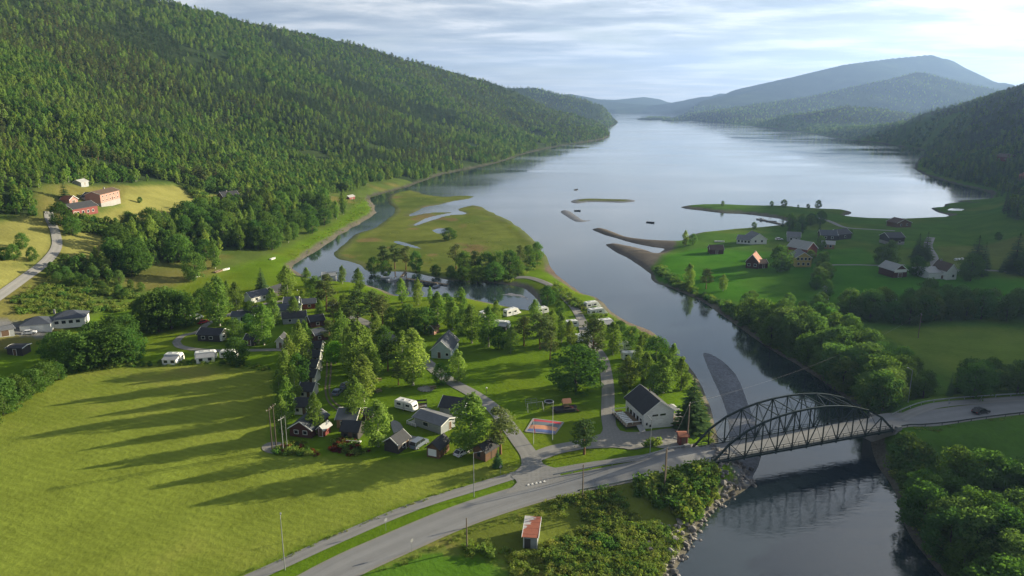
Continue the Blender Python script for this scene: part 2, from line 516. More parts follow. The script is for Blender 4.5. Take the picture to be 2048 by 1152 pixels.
def leaf_mat(name, a, b_, trans=0.5, far=False):
    """foliage: diffuse + light coming through the blades, each tree a little different"""
    m = bpy.data.materials.new(name)
    m.use_nodes = True
    t = m.node_tree
    t.nodes.remove(t.nodes['Principled BSDF'])
    out = t.nodes['Material Output']
    oi = nd(t, 'ShaderNodeObjectInfo')
    geo = nd(t, 'ShaderNodeNewGeometry')
    tc = nd(t, 'ShaderNodeTexCoord')
    n = noise(t, tc.outputs['Object'], 0.9, 3, 0.6)
    f = mathn(t, 'ADD', mathn(t, 'MULTIPLY', oi.outputs['Random'], 0.55), mathn(t, 'MULTIPLY', n, 0.45))
    col = ramp(t, f, [(0.15, a), (0.8, b_)])
    hsv = nd(t, 'ShaderNodeHueSaturation')
    r2 = mathn(t, 'FRACT', mathn(t, 'MULTIPLY', oi.outputs['Random'], 37.7))
    t.links.new(mathn(t, 'ADD', mathn(t, 'MULTIPLY', r2, 0.035), 0.4825), hsv.inputs['Hue'])
    t.links.new(mathn(t, 'ADD', mathn(t, 'MULTIPLY', mathn(t, 'FRACT', mathn(t, 'MULTIPLY', oi.outputs['Random'], 91.3)), 0.45), 0.78), hsv.inputs['Value'])
    t.links.new(col, hsv.inputs['Color'])
    d = nd(t, 'ShaderNodeBsdfDiffuse')
    tr = nd(t, 'ShaderNodeBsdfTranslucent')
    t.links.new(hsv.outputs[0], d.inputs[0])
    warm = mixc(t, 1.0, hsv.outputs[0], (1.1, 1.2, 0.6, 1), 'MULTIPLY')
    t.links.new(warm, tr.inputs[0])
    mx = nd(t, 'ShaderNodeMixShader')
    mx.inputs[0].default_value = trans
    t.links.new(d.outputs[0], mx.inputs[1])
    t.links.new(tr.outputs[0], mx.inputs[2])
    t.links.new(mx.outputs[0], out.inputs[0])
    MATS[name] = m
    return m
leaf_mat('birch_leaf', (0.160, 0.255, 0.054), (0.260, 0.350, 0.088))
leaf_mat('pine_needle', (0.088, 0.137, 0.046), (0.165, 0.200, 0.069), 0.3)
leaf_mat('spruce_needle', (0.050, 0.114, 0.039), (0.113, 0.179, 0.061), 0.25)
leaf_mat('alder_leaf', (0.068, 0.151, 0.036), (0.138, 0.226, 0.053))
leaf_mat('willow_leaf', (0.094, 0.183, 0.053), (0.165, 0.255, 0.074))
leaf_mat('bright_leaf', (0.146, 0.298, 0.034), (0.195, 0.363, 0.048))
leaf_mat('bush_leaf', (0.160, 0.245, 0.048), (0.270, 0.320, 0.080))
leaf_mat('weed_leaf', (0.175, 0.245, 0.055), (0.310, 0.325, 0.105))
leaf_mat('red_leaf', (0.134, 0.033, 0.025), (0.195, 0.055, 0.034))
mat('bark_birch', (0.42, 0.40, 0.36), 0.8, 0.4, 2.0, streak=(1, 1, 4))
mat('bark_pine', (0.20, 0.105, 0.055), 0.9, 0.3, 2.0)
mat('bark_dark', (0.085, 0.07, 0.055), 0.9, 0.3, 2.0)

def ground_mat():
    m, t, b = principled('ground')
    at_ = nd(t, 'ShaderNodeAttribute', attribute_name='albedo')
    mw = nd(t, 'ShaderNodeAttribute', attribute_name='mown')
    fg = nd(t, 'ShaderNodeAttribute', attribute_name='grit')
    tc = nd(t, 'ShaderNodeTexCoord')
    P_ = tc.outputs['Object']
    n1 = noise(t, P_, 0.9, 6, 0.65)
    n2 = noise(t, P_, 0.07, 5, 0.6)
    n3 = noise(t, P_, 0.011, 4, 0.5)
    # mown swaths, bent a little by the terrain of the field
    mp = nd(t, 'ShaderNodeMapping')
    mp.inputs['Rotation'].default_value = (0, 0, R(24))
    t.links.new(P_, mp.inputs[0])
    wv = nd(t, 'ShaderNodeTexWave', wave_type='BANDS', bands_direction='Y')
    wv.inputs['Scale'].default_value = 0.15
    wv.inputs['Distortion'].default_value = 6.5
    wv.inputs['Detail'].default_value = 3.0
    wv.inputs['Detail Scale'].default_value = 0.35
    t.links.new(mp.outputs[0], wv.inputs['Vector'])
    v1 = mathn(t, 'ADD', mathn(t, 'MULTIPLY', n1, 0.5), 0.75)
    v2 = mathn(t, 'ADD', mathn(t, 'MULTIPLY', n2, 0.9), 0.55)
    v = mathn(t, 'MULTIPLY', v1, v2)
    sw = mathn(t, 'ADD', mathn(t, 'MULTIPLY', mathn(t, 'MULTIPLY', mathn(t, 'SUBTRACT', wv.outputs[1], 0.5), mw.outputs['Fac']), 0.11), 1.0)
    v = mathn(t, 'MULTIPLY', v, sw)
    base = mixc(t, 1.0, at_.outputs['Color'], None_rgb(t, v), 'MULTIPLY')
    # drier straw patches where the grass is mown
    dry = ramp(t, n3, [(0.44, (0, 0, 0)), (0.64, (1, 1, 1))])
    dry2 = ramp(t, n2, [(0.45, (0, 0, 0)), (0.7, (1, 1, 1))])
    dmask = mathn(t, 'MULTIPLY', mathn(t, 'MULTIPLY', dry, dry2), mathn(t, 'ADD', mathn(t, 'MULTIPLY', mw.outputs['Fac'], 0.52), 0.10))
    base = mixc(t, dmask, base, (0.25, 0.20, 0.065, 1))
    # stones on the bars
    vo = nd(t, 'ShaderNodeTexVoronoi')
    vo.inputs['Scale'].default_value = 2.2
    t.links.new(P_, vo.inputs['Vector'])
    bw = nd(t, 'ShaderNodeRGBToBW')
    t.links.new(vo.outputs['Color'], bw.inputs[0])
    st = mixc(t, 1.0, base, None_rgb(t, mathn(t, 'ADD', mathn(t, 'MULTIPLY', bw.outputs[0], 0.5), 0.75)), 'MULTIPLY')
    base = mixc(t, fg.outputs['Fac'], base, st)
    t.links.new(base, b.inputs['Base Color'])
    b.inputs['Roughness'].default_value = 0.95
    b.inputs['Specular IOR Level'].default_value = 0.0
    bp = nd(t, 'ShaderNodeBump')
    bp.inputs['Strength'].default_value = 0.45
    bp.inputs['Distance'].default_value = 0.35
    t.links.new(mathn(t, 'ADD', n1, mathn(t, 'MULTIPLY', n2, 2.0)), bp.inputs['Height'])
    t.links.new(bp.outputs[0], b.inputs['Normal'])
    MATS['ground'] = m
    return m

def None_rgb(t, v):
    c = nd(t, 'ShaderNodeCombineXYZ')
    for i in range(3):
        t.links.new(v, c.inputs[i])
    return c.outputs[0]
ground_mat()

def water_mat():
    m, t, b = principled('water')
    t.nodes.remove(b)
    tc = nd(t, 'ShaderNodeTexCoord')
    P_ = tc.outputs['Object']
    body = nd(t, 'ShaderNodeBsdfDiffuse')
    body.inputs[0].default_value = (0.020, 0.034, 0.044, 1)
    b = nd(t, 'ShaderNodeBsdfGlossy')
    b.inputs[0].default_value = (1.0, 0.985, 0.955, 1)
    fr = nd(t, 'ShaderNodeFresnel')
    fr.inputs[0].default_value = 1.33
    mx = nd(t, 'ShaderNodeMixShader')
    t.links.new(mathn(t, 'POWER', fr.outputs[0], 0.62), mx.inputs[0])
    t.links.new(body.outputs[0], mx.inputs[1])
    t.links.new(b.outputs[0], mx.inputs[2])
    t.links.new(mx.outputs[0], t.nodes['Material Output'].inputs[0])
    # calm lanes and breezy patches
    mp = nd(t, 'ShaderNodeMapping')
    mp.inputs['Scale'].default_value = (0.004, 0.010, 1)
    mp.inputs['Rotation'].default_value = (0, 0, R(-20))
    t.links.new(P_, mp.inputs[0])
    big = noise(t, mp.outputs[0], 1.0, 4, 0.55, 0.6)
    rg = ramp(t, big, [(0.38, (0.035, 0.035, 0.035)), (0.6, (0.14, 0.14, 0.14))])
    t.links.new(rg, b.inputs['Roughness'])
    mp2 = nd(t, 'ShaderNodeMapping')
    mp2.inputs['Scale'].default_value = (1.0, 2.2, 1)
    mp2.inputs['Rotation'].default_value = (0, 0, R(-15))
    t.links.new(P_, mp2.inputs[0])
    r1 = noise(t, mp2.outputs[0], 0.55, 3, 0.55, 0.3)
    r2 = noise(t, mp2.outputs[0], 0.10, 3, 0.5)
    hgt = mathn(t, 'ADD', mathn(t, 'MULTIPLY', r1, 0.35), mathn(t, 'MULTIPLY', r2, 0.6))
    amp = ramp(t, big, [(0.35, (0.25, 0.25, 0.25)), (0.62, (1, 1, 1))])
    bp = nd(t, 'ShaderNodeBump')
    bp.inputs['Distance'].default_value = 0.13
    # the running river is rougher than the fjord
    sepw = nd(t, 'ShaderNodeSeparateXYZ')
    t.links.new(P_, sepw.inputs[0])
    run = nd(t, 'ShaderNodeMapRange', interpolation_type='SMOOTHSTEP')
    t.links.new(sepw.outputs[1], run.inputs[0])
    for i_, v_ in ((1, 145.0), (2, 215.0), (3, 1.0), (4, 0.0)):
        run.inputs[i_].default_value = v_
    t.links.new(mathn(t, 'ADD', mathn(t, 'MULTIPLY', amp, 0.15), mathn(t, 'MULTIPLY', run.outputs[0], 0.75)), bp.inputs['Strength'])
    t.links.new(hgt, bp.inputs['Height'])
    t.links.new(bp.outputs[0], b.inputs['Normal'])
    MATS['water'] = m
    return m
water_mat()

def asphalt_mat(name, col, var=0.14):
    m, t, b = principled(name)
    tc = nd(t, 'ShaderNodeTexCoord')
    uv = nd(t, 'ShaderNodeUVMap')
    sep = nd(t, 'ShaderNodeSeparateXYZ')
    t.links.new(uv.outputs[0], sep.inputs[0])
    # wheel tracks run along the lane: u across, v along
    trk = mathn(t, 'SINE', mathn(t, 'MULTIPLY', sep.outputs[0], 4 * math.pi))
    mp = nd(t, 'ShaderNodeMapping')
    mp.inputs['Scale'].default_value = (14, 0.05, 1)
    t.links.new(uv.outputs[0], mp.inputs[0])
    ns = noise(t, mp.outputs[0], 1.0, 4, 0.6)
    n1 = noise(t, tc.outputs['Object'], 0.35, 5, 0.6)
    n2 = noise(t, tc.outputs['Object'], 6.0, 3, 0.6)
    v = mathn(t, 'ADD', mathn(t, 'MULTIPLY', trk, 0.06), 0.62)
    for q, k in ((ns, 0.34), (n1, 0.28), (n2, 0.14)):
        v = mathn(t, 'ADD', v, mathn(t, 'MULTIPLY', q, k))
    c = mixc(t, 1.0, (*col, 1), None_rgb(t, v), 'MULTIPLY')
    t.links.new(c, b.inputs['Base Color'])
    b.inputs['Roughness'].default_value = 0.85
    b.inputs['Specular IOR Level'].default_value = 0.2
    MATS[name] = m
asphalt_mat('asphalt', (0.235, 0.237, 0.24))
asphalt_mat('asphalt_old', (0.255, 0.25, 0.24))
asphalt_mat('gravel_road', (0.25, 0.24, 0.22))
asphalt_mat('dirt_track', (0.17, 0.145, 0.10))
mat('white_paint', (0.75, 0.75, 0.73), 0.6, 0.12, 4)

# ------------------------------------------------------------------ object helpers
def tag(o, label=None, cat=None, group=None, kind=None):
    if label: o['label'] = label
    if cat: o['category'] = cat
    if group: o['group'] = group
    if kind: o['kind'] = kind
    return o

def link_mesh(name, verts, faces, m, parent=None, smooth=False, loc=None):
    me = bpy.data.meshes.new(name)
    me.from_pydata([tuple(v) for v in verts], [], faces)
    if isinstance(m, str):
        m = MATS[m]
    me.materials.append(m)
    if smooth:
        for p in me.polygons:
            p.use_smooth = True
    o = bpy.data.objects.new(name, me)
    COL.objects.link(o)
    if parent is not None:
        o.parent = parent
    if loc is not None:
        o.location = loc
    return o

def thing(name, label, cat, loc=(0, 0, 0), rz=0.0, group=None):
    o = bpy.data.objects.new(name, None)
    o.empty_display_size = 0.5
    o.location = loc
    o.rotation_euler = (0, 0, rz)
    COL.objects.link(o)
    return tag(o, label, cat, group)

class MB:
    def __init__(self):
        self.v = []; self.f = []
    def add(self, vs, fs):
        n = len(self.v)
        self.v += [tuple(map(float, p)) for p in vs]
        self.f += [tuple(i + n for i in f) for f in fs]
        return self
    def box(self, cx, cy, cz, sx, sy, sz, taper=1.0):
        x, y, z = sx / 2, sy / 2, sz / 2
        k = taper
        vs = [(-x, -y, -z), (x, -y, -z), (x, y, -z), (-x, y, -z), (-x * k, -y * k, z), (x * k, -y * k, z), (x * k, y * k, z), (-x * k, y * k, z)]
        return self.add([(a + cx, b + cy, c + cz) for a, b, c in vs], [(0, 3, 2, 1), (4, 5, 6, 7), (0, 1, 5, 4), (1, 2, 6, 5), (2, 3, 7, 6), (3, 0, 4, 7)])
    def prism(self, poly, axis, a, b):
        """extrude a 2-D outline along an axis; outline given in the two other axes (order x,y,z)"""
        n = len(poly)
        def mk(p, q):
            return {'x': (q, p[0], p[1]), 'y': (p[0], q, p[1]), 'z': (p[0], p[1], q)}[axis]
        vs = [mk(p, a) for p in poly] + [mk(p, b) for p in poly]
        fs = [tuple(range(n))[::-1], tuple(range(n, 2 * n))] + [(i, (i + 1) % n, n + (i + 1) % n, n + i) for i in range(n)]
        return self.add(vs, fs)
    def tube(self, p0, p1, r0, r1=None, n=6):
        r1 = r0 if r1 is None else r1
        p0 = Vector(p0); p1 = Vector(p1)
        d = (p1 - p0).normalized()
        u = d.orthogonal().normalized(); w = d.cross(u)
        vs = []
        for p, r in ((p0, r0), (p1, r1)):
            for i in range(n):
                a = 2 * math.pi * i / n
                vs.append(p + (u * math.cos(a) + w * math.sin(a)) * r)
        fs = [(i, (i + 1) % n, n + (i + 1) % n, n + i) for i in range(n)] + [tuple(range(n))[::-1], tuple(range(n, 2 * n))]
        return self.add(vs, fs)
    def bar(self, p0, p1, w, h):
        """rectangular section member between two points"""
        p0 = Vector(p0); p1 = Vector(p1)
        d = (p1 - p0).normalized()
        s = d.cross(Vector((0, 0, 1)))
        s = s.normalized() if s.length > 1e-4 else Vector((0, 1, 0))
        u = s.cross(d)
        vs = [p + s * a * w / 2 + u * b * h / 2 for p in (p0, p1) for a, b in ((-1, -1), (1, -1), (1, 1), (-1, 1))]
        return self.add(vs, [(0, 3, 2, 1), (4, 5, 6, 7), (0, 1, 5, 4), (1, 2, 6, 5), (2, 3, 7, 6), (3, 0, 4, 7)])
    def build(self, name, m, parent=None, smooth=False, loc=None):
        return link_mesh(name, self.v, self.f, m, parent, smooth, loc)

# ------------------------------------------------------------------ the land
def poly_px(pts):
    return np.array([G(*p)[:2] for p in pts])

HAY = W2([(-400, 980), (0, 818), (60, 790), (125, 748), (250, 732), (430, 729), (548, 742), (552, 800), (540, 870), (545, 904), (620, 912), (800, 920), (950, 928), (1040, 932),
          (1030, 948), (940, 968), (800, 1018), (640, 1083), (480, 1152), (250, 1262), (-400, 1262)], 2.4)
ROADSIDE = W2([(560, 1262), (740, 1140), (900, 1068), (1060, 1002), (1200, 966), (1330, 946), (1420, 940), (1415, 1010), (1385, 1060), (1350, 1110), (1300, 1262)], 2.4)
MOWN_STRIP = W2([(700, 1262), (720, 1150), (850, 1105), (960, 1108), (1060, 1152), (1060, 1262)], 2.4)
PASTURE = W2([(1330, 505), (1400, 490), (1475, 495), (1520, 500), (1640, 500), (1720, 495), (1760, 520), (1930, 560), (2100, 560), (2100, 600), (1850, 600), (1700, 590), (1650, 600),
              (1560, 606), (1450, 590), (1345, 562), (1315, 540)], 4.0)
FIELD_R = W2([(1745, 652), (1850, 646), (2100, 655), (2100, 770), (1990, 775), (1960, 750), (1860, 710)], 4.4)
FIELD_R2 = W2([(1870, 492), (2100, 490), (2100, 538), (1900, 535)], 4.4)
FIELD_R3 = W2([(1960, 424), (2100, 420), (2100, 470), (2000, 455)], 4.4)
GRAVEL_YARD = W2([(1130, 898), (1200, 878), (1230, 860), (1340, 858), (1372, 884), (1330, 900), (1230, 898), (1150, 905)], 2.4)
MEADOWS = [poly_px([(-60, 452), (0, 444), (60, 438), (96, 446), (106, 480), (96, 506), (60, 520), (-60, 545)]),
           poly_px([(122, 462), (160, 462), (212, 475), (214, 500), (190, 520), (128, 512), (124, 490)]),
           poly_px([(246, 376), (300, 371), (360, 373), (392, 392), (388, 420), (320, 440), (250, 448), (206, 446), (204, 428), (244, 412)]),
           poly_px([(402, 392), (440, 390), (440, 405), (410, 402)]),
           poly_px([(-60, 530), (30, 535), (70, 528), (10, 580), (-60, 600)])]
CLEAR = [poly_px([(84, 385), (130, 372), (160, 374), (240, 372), (300, 366), (370, 370), (395, 388), (445, 392), (470, 400), (420, 412), (300, 445), (200, 452), (110, 446), (80, 420)]),
         poly_px([(-60, 440), (96, 440), (220, 470), (216, 520), (110, 530), (-60, 640)]),
         poly_px([(-60, 640), (30, 585), (150, 560), (260, 570), (330, 600), (250, 650), (120, 670), (-60, 700)]),
         poly_px([(640, 392), (690, 384), (735, 390), (742, 420), (700, 440), (680, 410)])]
YARD_L = W2([(-30, 664), (40, 660), (100, 668), (96, 676), (20, 678), (-30, 676)], 3.0)

def build_land():
    X, Y, Z = GX, GY, GZ
    x, y, z = X.ravel(), Y.ravel(), Z.ravel()
    r = np.hypot(x, y)
    # ---- base colours of the land
    col = np.tile(np.array([0.110, 0.190, 0.013]), (len(x), 1))
    mown = np.zeros(len(x)); grit = np.zeros(len(x)); kind = np.zeros(len(x), int)
    def put(mask, c):
        m = mask[:, None]
        col[:] = col * (1 - m) + np.array(c) * m
    nz = fbm(x, y, 40, 4, 33)
    put(sstep(-0.02, 0.2, nz) * 0.6, (0.160, 0.205, 0.020))
    sl = sdist(x, y, LEFT_POLY, 400); sr = sdist(x, y, RIGHT_POLY, 400)
    foot = sdist(x, y, FOOT_POLY, 30)
    wood = (np.where(r > 780, sstep(-4, 6, foot), sstep(4, 60, foot)) + (sr > 60) * sstep(14, 26, z) + (r > 3300)).clip(0, 1)
    for c in CLEAR:
        wood *= 1 - sstep(-6, 2, sdist(x, y, c, 40))
    rough = sstep(0, 10, foot) * (1 - wood)
    put(rough, (0.095, 0.135, 0.030))
    put(rough * sstep(0.0, 0.15, nz), (0.165, 0.155, 0.045))
    put(wood, (0.030, 0.050, 0.020))
    put(wood * sstep(0, 0.25, fbm(x, y, 120, 4, 71)), (0.050, 0.075, 0.024))
    for mp in MEADOWS:
        k = sstep(-2, 2, sdist(x, y, mp, 20)); put(k, (0.245, 0.240, 0.070)); mown[:] = np.maximum(mown, k * 0.5)
    k = sstep(-1.5, 1.5, sdist(x, y, HAY, 20)); put(k, (0.205, 0.255, 0.038)); mown[:] = np.maximum(mown, k); kind[k > 0.5] = 1
    k = sstep(-1.5, 1.5, sdist(x, y, ROADSIDE, 20)); put(k, (0.150, 0.185, 0.032))
    put(k * sstep(0.05, 0.2, fbm(x, y, 12, 3, 8)), (0.22, 0.195, 0.06))
    k = sstep(-1.5, 1.5, sdist(x, y, MOWN_STRIP, 20)); put(k, (0.085, 0.185, 0.018)); mown[:] = np.maximum(mown, k * 0.6)
    right = (sr > 0)
    put(right * 1.0 * (1 - wood), (0.075, 0.155, 0.022)); put(right * (1 - wood) * sstep(0.0, 0.15, nz), (0.110, 0.170, 0.028))
    k = sstep(-2, 2, sdist(x, y, PASTURE, 20)); put(k, (0.058, 0.175, 0.013)); put(k * sstep(-0.05, 0.15, nz), (0.075, 0.180, 0.018)); kind[k > 0.5] = 3
    k = sstep(-2, 2, sdist(x, y, FIELD_R, 20)); put(k, (0.135, 0.205, 0.030)); mown[:] = np.maximum(mown, k * 0.5); kind[k > 0.5] = 3
    k = sstep(-2, 2, sdist(x, y, FIELD_R2, 20)); put(k, (0.135, 0.170, 0.040)); kind[k > 0.5] = 3
    k = sstep(-2, 2, sdist(x, y, FIELD_R3, 20)); put(k, (0.070, 0.165, 0.025)); kind[k > 0.5] = 3
    k = sstep(-3, 5, sdist(x, y, MARSH, 30)); put(k, (0.140, 0.170, 0.034)); put(k * sstep(0.0, 0.18, nz), (0.105, 0.145, 0.028))
    put(k * sstep(0.1, 0.22, fbm(x, y, 22, 3, 55)), (0.19, 0.15, 0.06)); kind[k > 0.5] = 2
    put(sstep(-1.5, 1.0, sdist(x, y, YARD_L, 20)), (0.16, 0.16, 0.16))
    # shores: mud and stones
    sd = np.maximum(sl, sr)
    shore_w = np.clip(np.where(r < 650, r / 105, 3.2), 1.6, 5.0) * (0.75 + 1.6 * (fbm(x, y, 35, 3, 91) + 0.2))
    k = (1 - sstep(shore_w * 0.5, shore_w, sd)) * (r < 3000)
    kk = k * (1 - 0.65 * sstep(-6, 2, sdist(x, y, MARSH, 30)))
    put(kk, (0.150, 0.138, 0.108)); put(kk * (r > 650), (0.085, 0.085, 0.065)); grit[:] = np.maximum(grit, kk)
    for ring, hh in BARS[:3] + BARS[5:]:
        k = sstep(-2, 0.5, sdist(x, y, ring, 20)); put(k, (0.195, 0.205, 0.230)); grit[:] = np.maximum(grit, k); kind[k > 0.5] = 4
    put(sstep(3.0, 7.0, sdist(x, y, BARS[1][0], 30)), (0.11, 0.13, 0.03))
    # spits on the right bank
    spit = smooth_closed(W2([(1180, 452), (1260, 470), (1345, 482), (1352, 500), (1330, 515), (1310, 535), (1280, 535), (1205, 495)]))
    k = sstep(-1, 2, sdist(x, y, spit, 20)) * (sr > -3); put(k, (0.150, 0.132, 0.110)); grit[:] = np.maximum(grit, k)
    gpt = smooth_closed(W2([(1098, 528), (1085, 545), (1105, 556), (1140, 575), (1165, 590), (1150, 560), (1115, 540)]))
    k = sstep(-1, 2, sdist(x, y, gpt, 20)) * (sl > -3); put(k, (0.155, 0.120, 0.095)); grit[:] = np.maximum(grit, k)
    mudb = smooth_closed(W2([(1225, 628), (1262, 645), (1305, 662), (1340, 692), (1318, 694), (1275, 668), (1238, 648)]))
    k = sstep(-1, 1.5, sdist(x, y, mudb, 20)) * (sl > -3); put(k, (0.155, 0.125, 0.100)); grit[:] = np.maximum(grit, k)
    put((z < -0.25) * 1.0, (0.045, 0.045, 0.030))
    hillm = (wood > 0.5)
    kind[hillm & (x < 0.16 * y) & (r < 3300)] = 5
    kind[hillm & (x >= 0.16 * y) & (r < 3300)] = 6
    kind[r >= 3300] = 7
    # ---- split into named pieces of the setting, sharing one grid
    nr, na = X.shape
    idx = np.arange(nr * na).reshape(nr, na)
    quads = np.stack([idx[:-1, :-1], idx[:-1, 1:], idx[1:, 1:], idx[1:, :-1]], -1).reshape(-1, 4)[:, ::-1]
    # deep water bed far from any shore is never seen: drop it
    keep = ~(z[quads].max(1) < -2.2)
    quads = quads[keep]
    qk = kind[quads[:, 0]]
    pts = np.stack([x, y, z], 1)
    names = ['ground', 'hay_field', 'marsh', 'pasture', 'gravel_bar', 'wooded_hillside', 'shaded_hillside', 'far_hills']
    labels = ['grassy valley floor with camp lawns and river banks', 'mown yellow green hay field beside the road', 'flat yellowish salt marsh between creek and fjord', 'bright green pasture on the shaded bank',
              'grey gravel bars lying in the river mouth', 'steep sunlit hillside under mixed forest', 'dark hillside above the far bank', 'distant blue hills around the fjord']
    for k_, nm in enumerate(names):
        q = quads[qk == k_]
        if not len(q):
            continue
        used, inv = np.unique(q, return_inverse=True)
        me = bpy.data.meshes.new(nm)
        me.vertices.add(len(used)); me.vertices.foreach_set('co', pts[used].astype(np.float32).ravel())
        me.loops.add(q.size); me.loops.foreach_set('vertex_index', inv.astype(np.int32).ravel())
        me.polygons.add(len(q)); me.polygons.foreach_set('loop_start', np.arange(0, q.size, 4, dtype=np.int32))
        me.polygons.foreach_set('use_smooth', np.ones(len(q), bool))
        me.update(calc_edges=True)
        ca = me.attributes.new('albedo', 'FLOAT_COLOR', 'POINT')
        ca.data.foreach_set('color', np.concatenate([col[used], np.ones((len(used), 1))], 1).astype(np.float32).ravel())
        for an, arr in (('mown', mown), ('grit', grit)):
            fa = me.attributes.new(an, 'FLOAT', 'POINT'); fa.data.foreach_set('value', arr[used].astype(np.float32))
        me.materials.append(MATS['ground'])
        o = bpy.data.objects.new(nm, me); COL.objects.link(o)
        tag(o, labels[k_], kind='structure')
build_land()

w = link_mesh('water', [(-14000, -400, 0), (14000, -400, 0), (14000, 16000, 0), (-14000, 16000, 0)], [(0, 1, 2, 3)], 'water')
tag(w, 'calm grey blue fjord and river water', kind='structure')
# ------------------------------------------------------------------ trees
def leaf_cloud(name, clumps, m, rng, size, up=0.15, flat=0.0, droop=0.0):
    """many small leaf blades spread over clumps; clumps = (centre, radii, count)"""
    C, S = [], []
    D = []
    for c, rad, n in clumps:
        d = rng.normal(size=(n, 3)); d /= np.linalg.norm(d, axis=1)[:, None] + 1e-9
        u = rng.uniform(0.45, 1.0, (n, 1)) ** 0.6
        p = np.array(c) + d * np.array(rad) * u
        p[:, 2] -= droop * (u[:, 0] * np.hypot(d[:, 0], d[:, 1])) * rad[2]
        C.append(p); D.append(d)
        S.append(rng.uniform(0.65, 1.25, n) * size)
    C = np.vstack(C); D = np.vstack(D); S = np.concatenate(S)
    nrm = D + rng.normal(size=D.shape) * 0.55 + np.array([0, 0, up])
    nrm[:, 2] *= (1 - flat * 0.0)
    nrm /= np.linalg.norm(nrm, axis=1)[:, None]
    a = np.cross(nrm, rng.normal(size=D.shape)); a /= np.linalg.norm(a, axis=1)[:, None] + 1e-9
    b = np.cross(nrm, a)
    s = S[:, None]
    v = np.stack([C + a * s, C + b * s * 0.62, C - a * s, C - b * s * 0.62], 1).reshape(-1, 3)
    return cloud_mesh(name, v, m)

def cloud_mesh(name, v, m):
    n = len(v) // 4
    me = bpy.data.meshes.new(name)
    me.vertices.add(len(v)); me.vertices.foreach_set('co', v.astype(np.float32).ravel())
    me.loops.add(4 * n); me.loops.foreach_set('vertex_index', np.arange(4 * n, dtype=np.int32))
    me.polygons.add(n); me.polygons.foreach_set('loop_start', np.arange(0, 4 * n, 4, dtype=np.int32))
    me.update(calc_edges=True)
    me.materials.append(MATS[m])
    return me

def trunk_mesh(name, H, r, m, rng, limbs=6, lo=0.3, hi=0.85, reach=2.0, lean=0.3):
    mb = MB()
    n = 5
    pts = [Vector((0, 0, -0.4))]
    for i in range(1, n + 1):
        pts.append(Vector((rng.normal() * lean * i / n, rng.normal() * lean * i / n, H * i / n)))
    for i in range(n):
        mb.tube(pts[i], pts[i + 1], r * (1 - 0.88 * i / n) * (1.35 if i == 0 else 1), r * (1 - 0.88 * (i + 1) / n), 6)
    for k in range(limbs):
        f = lo + (hi - lo) * (k + rng.uniform()) / limbs
        seg = min(int(f * n), n - 1)
        base = pts[seg].lerp(pts[seg + 1], f * n - seg)
        a = rng.uniform(0, 2 * math.pi)
        L = reach * (1.1 - 0.6 * f) * rng.uniform(0.7, 1.2)
        mb.tube(base, base + Vector((math.cos(a) * L, math.sin(a) * L, L * rng.uniform(0.25, 0.7))), r * 0.32, r * 0.08, 4)
    me = bpy.data.meshes.new(name)
    me.from_pydata(mb.v, [], mb.f)
    me.materials.append(MATS[m])
    return me

def prof(kind, f):
    if kind == 'birch':  return max(0.14, math.sin(min(1.0, f * 0.95 + 0.05) * math.pi) ** 0.6 * (1.0 - 0.32 * f))
    if kind == 'alder':  return max(0.2, math.sin(min(1.0, f * 0.93 + 0.07) * math.pi) ** 0.5)
    return 1.0

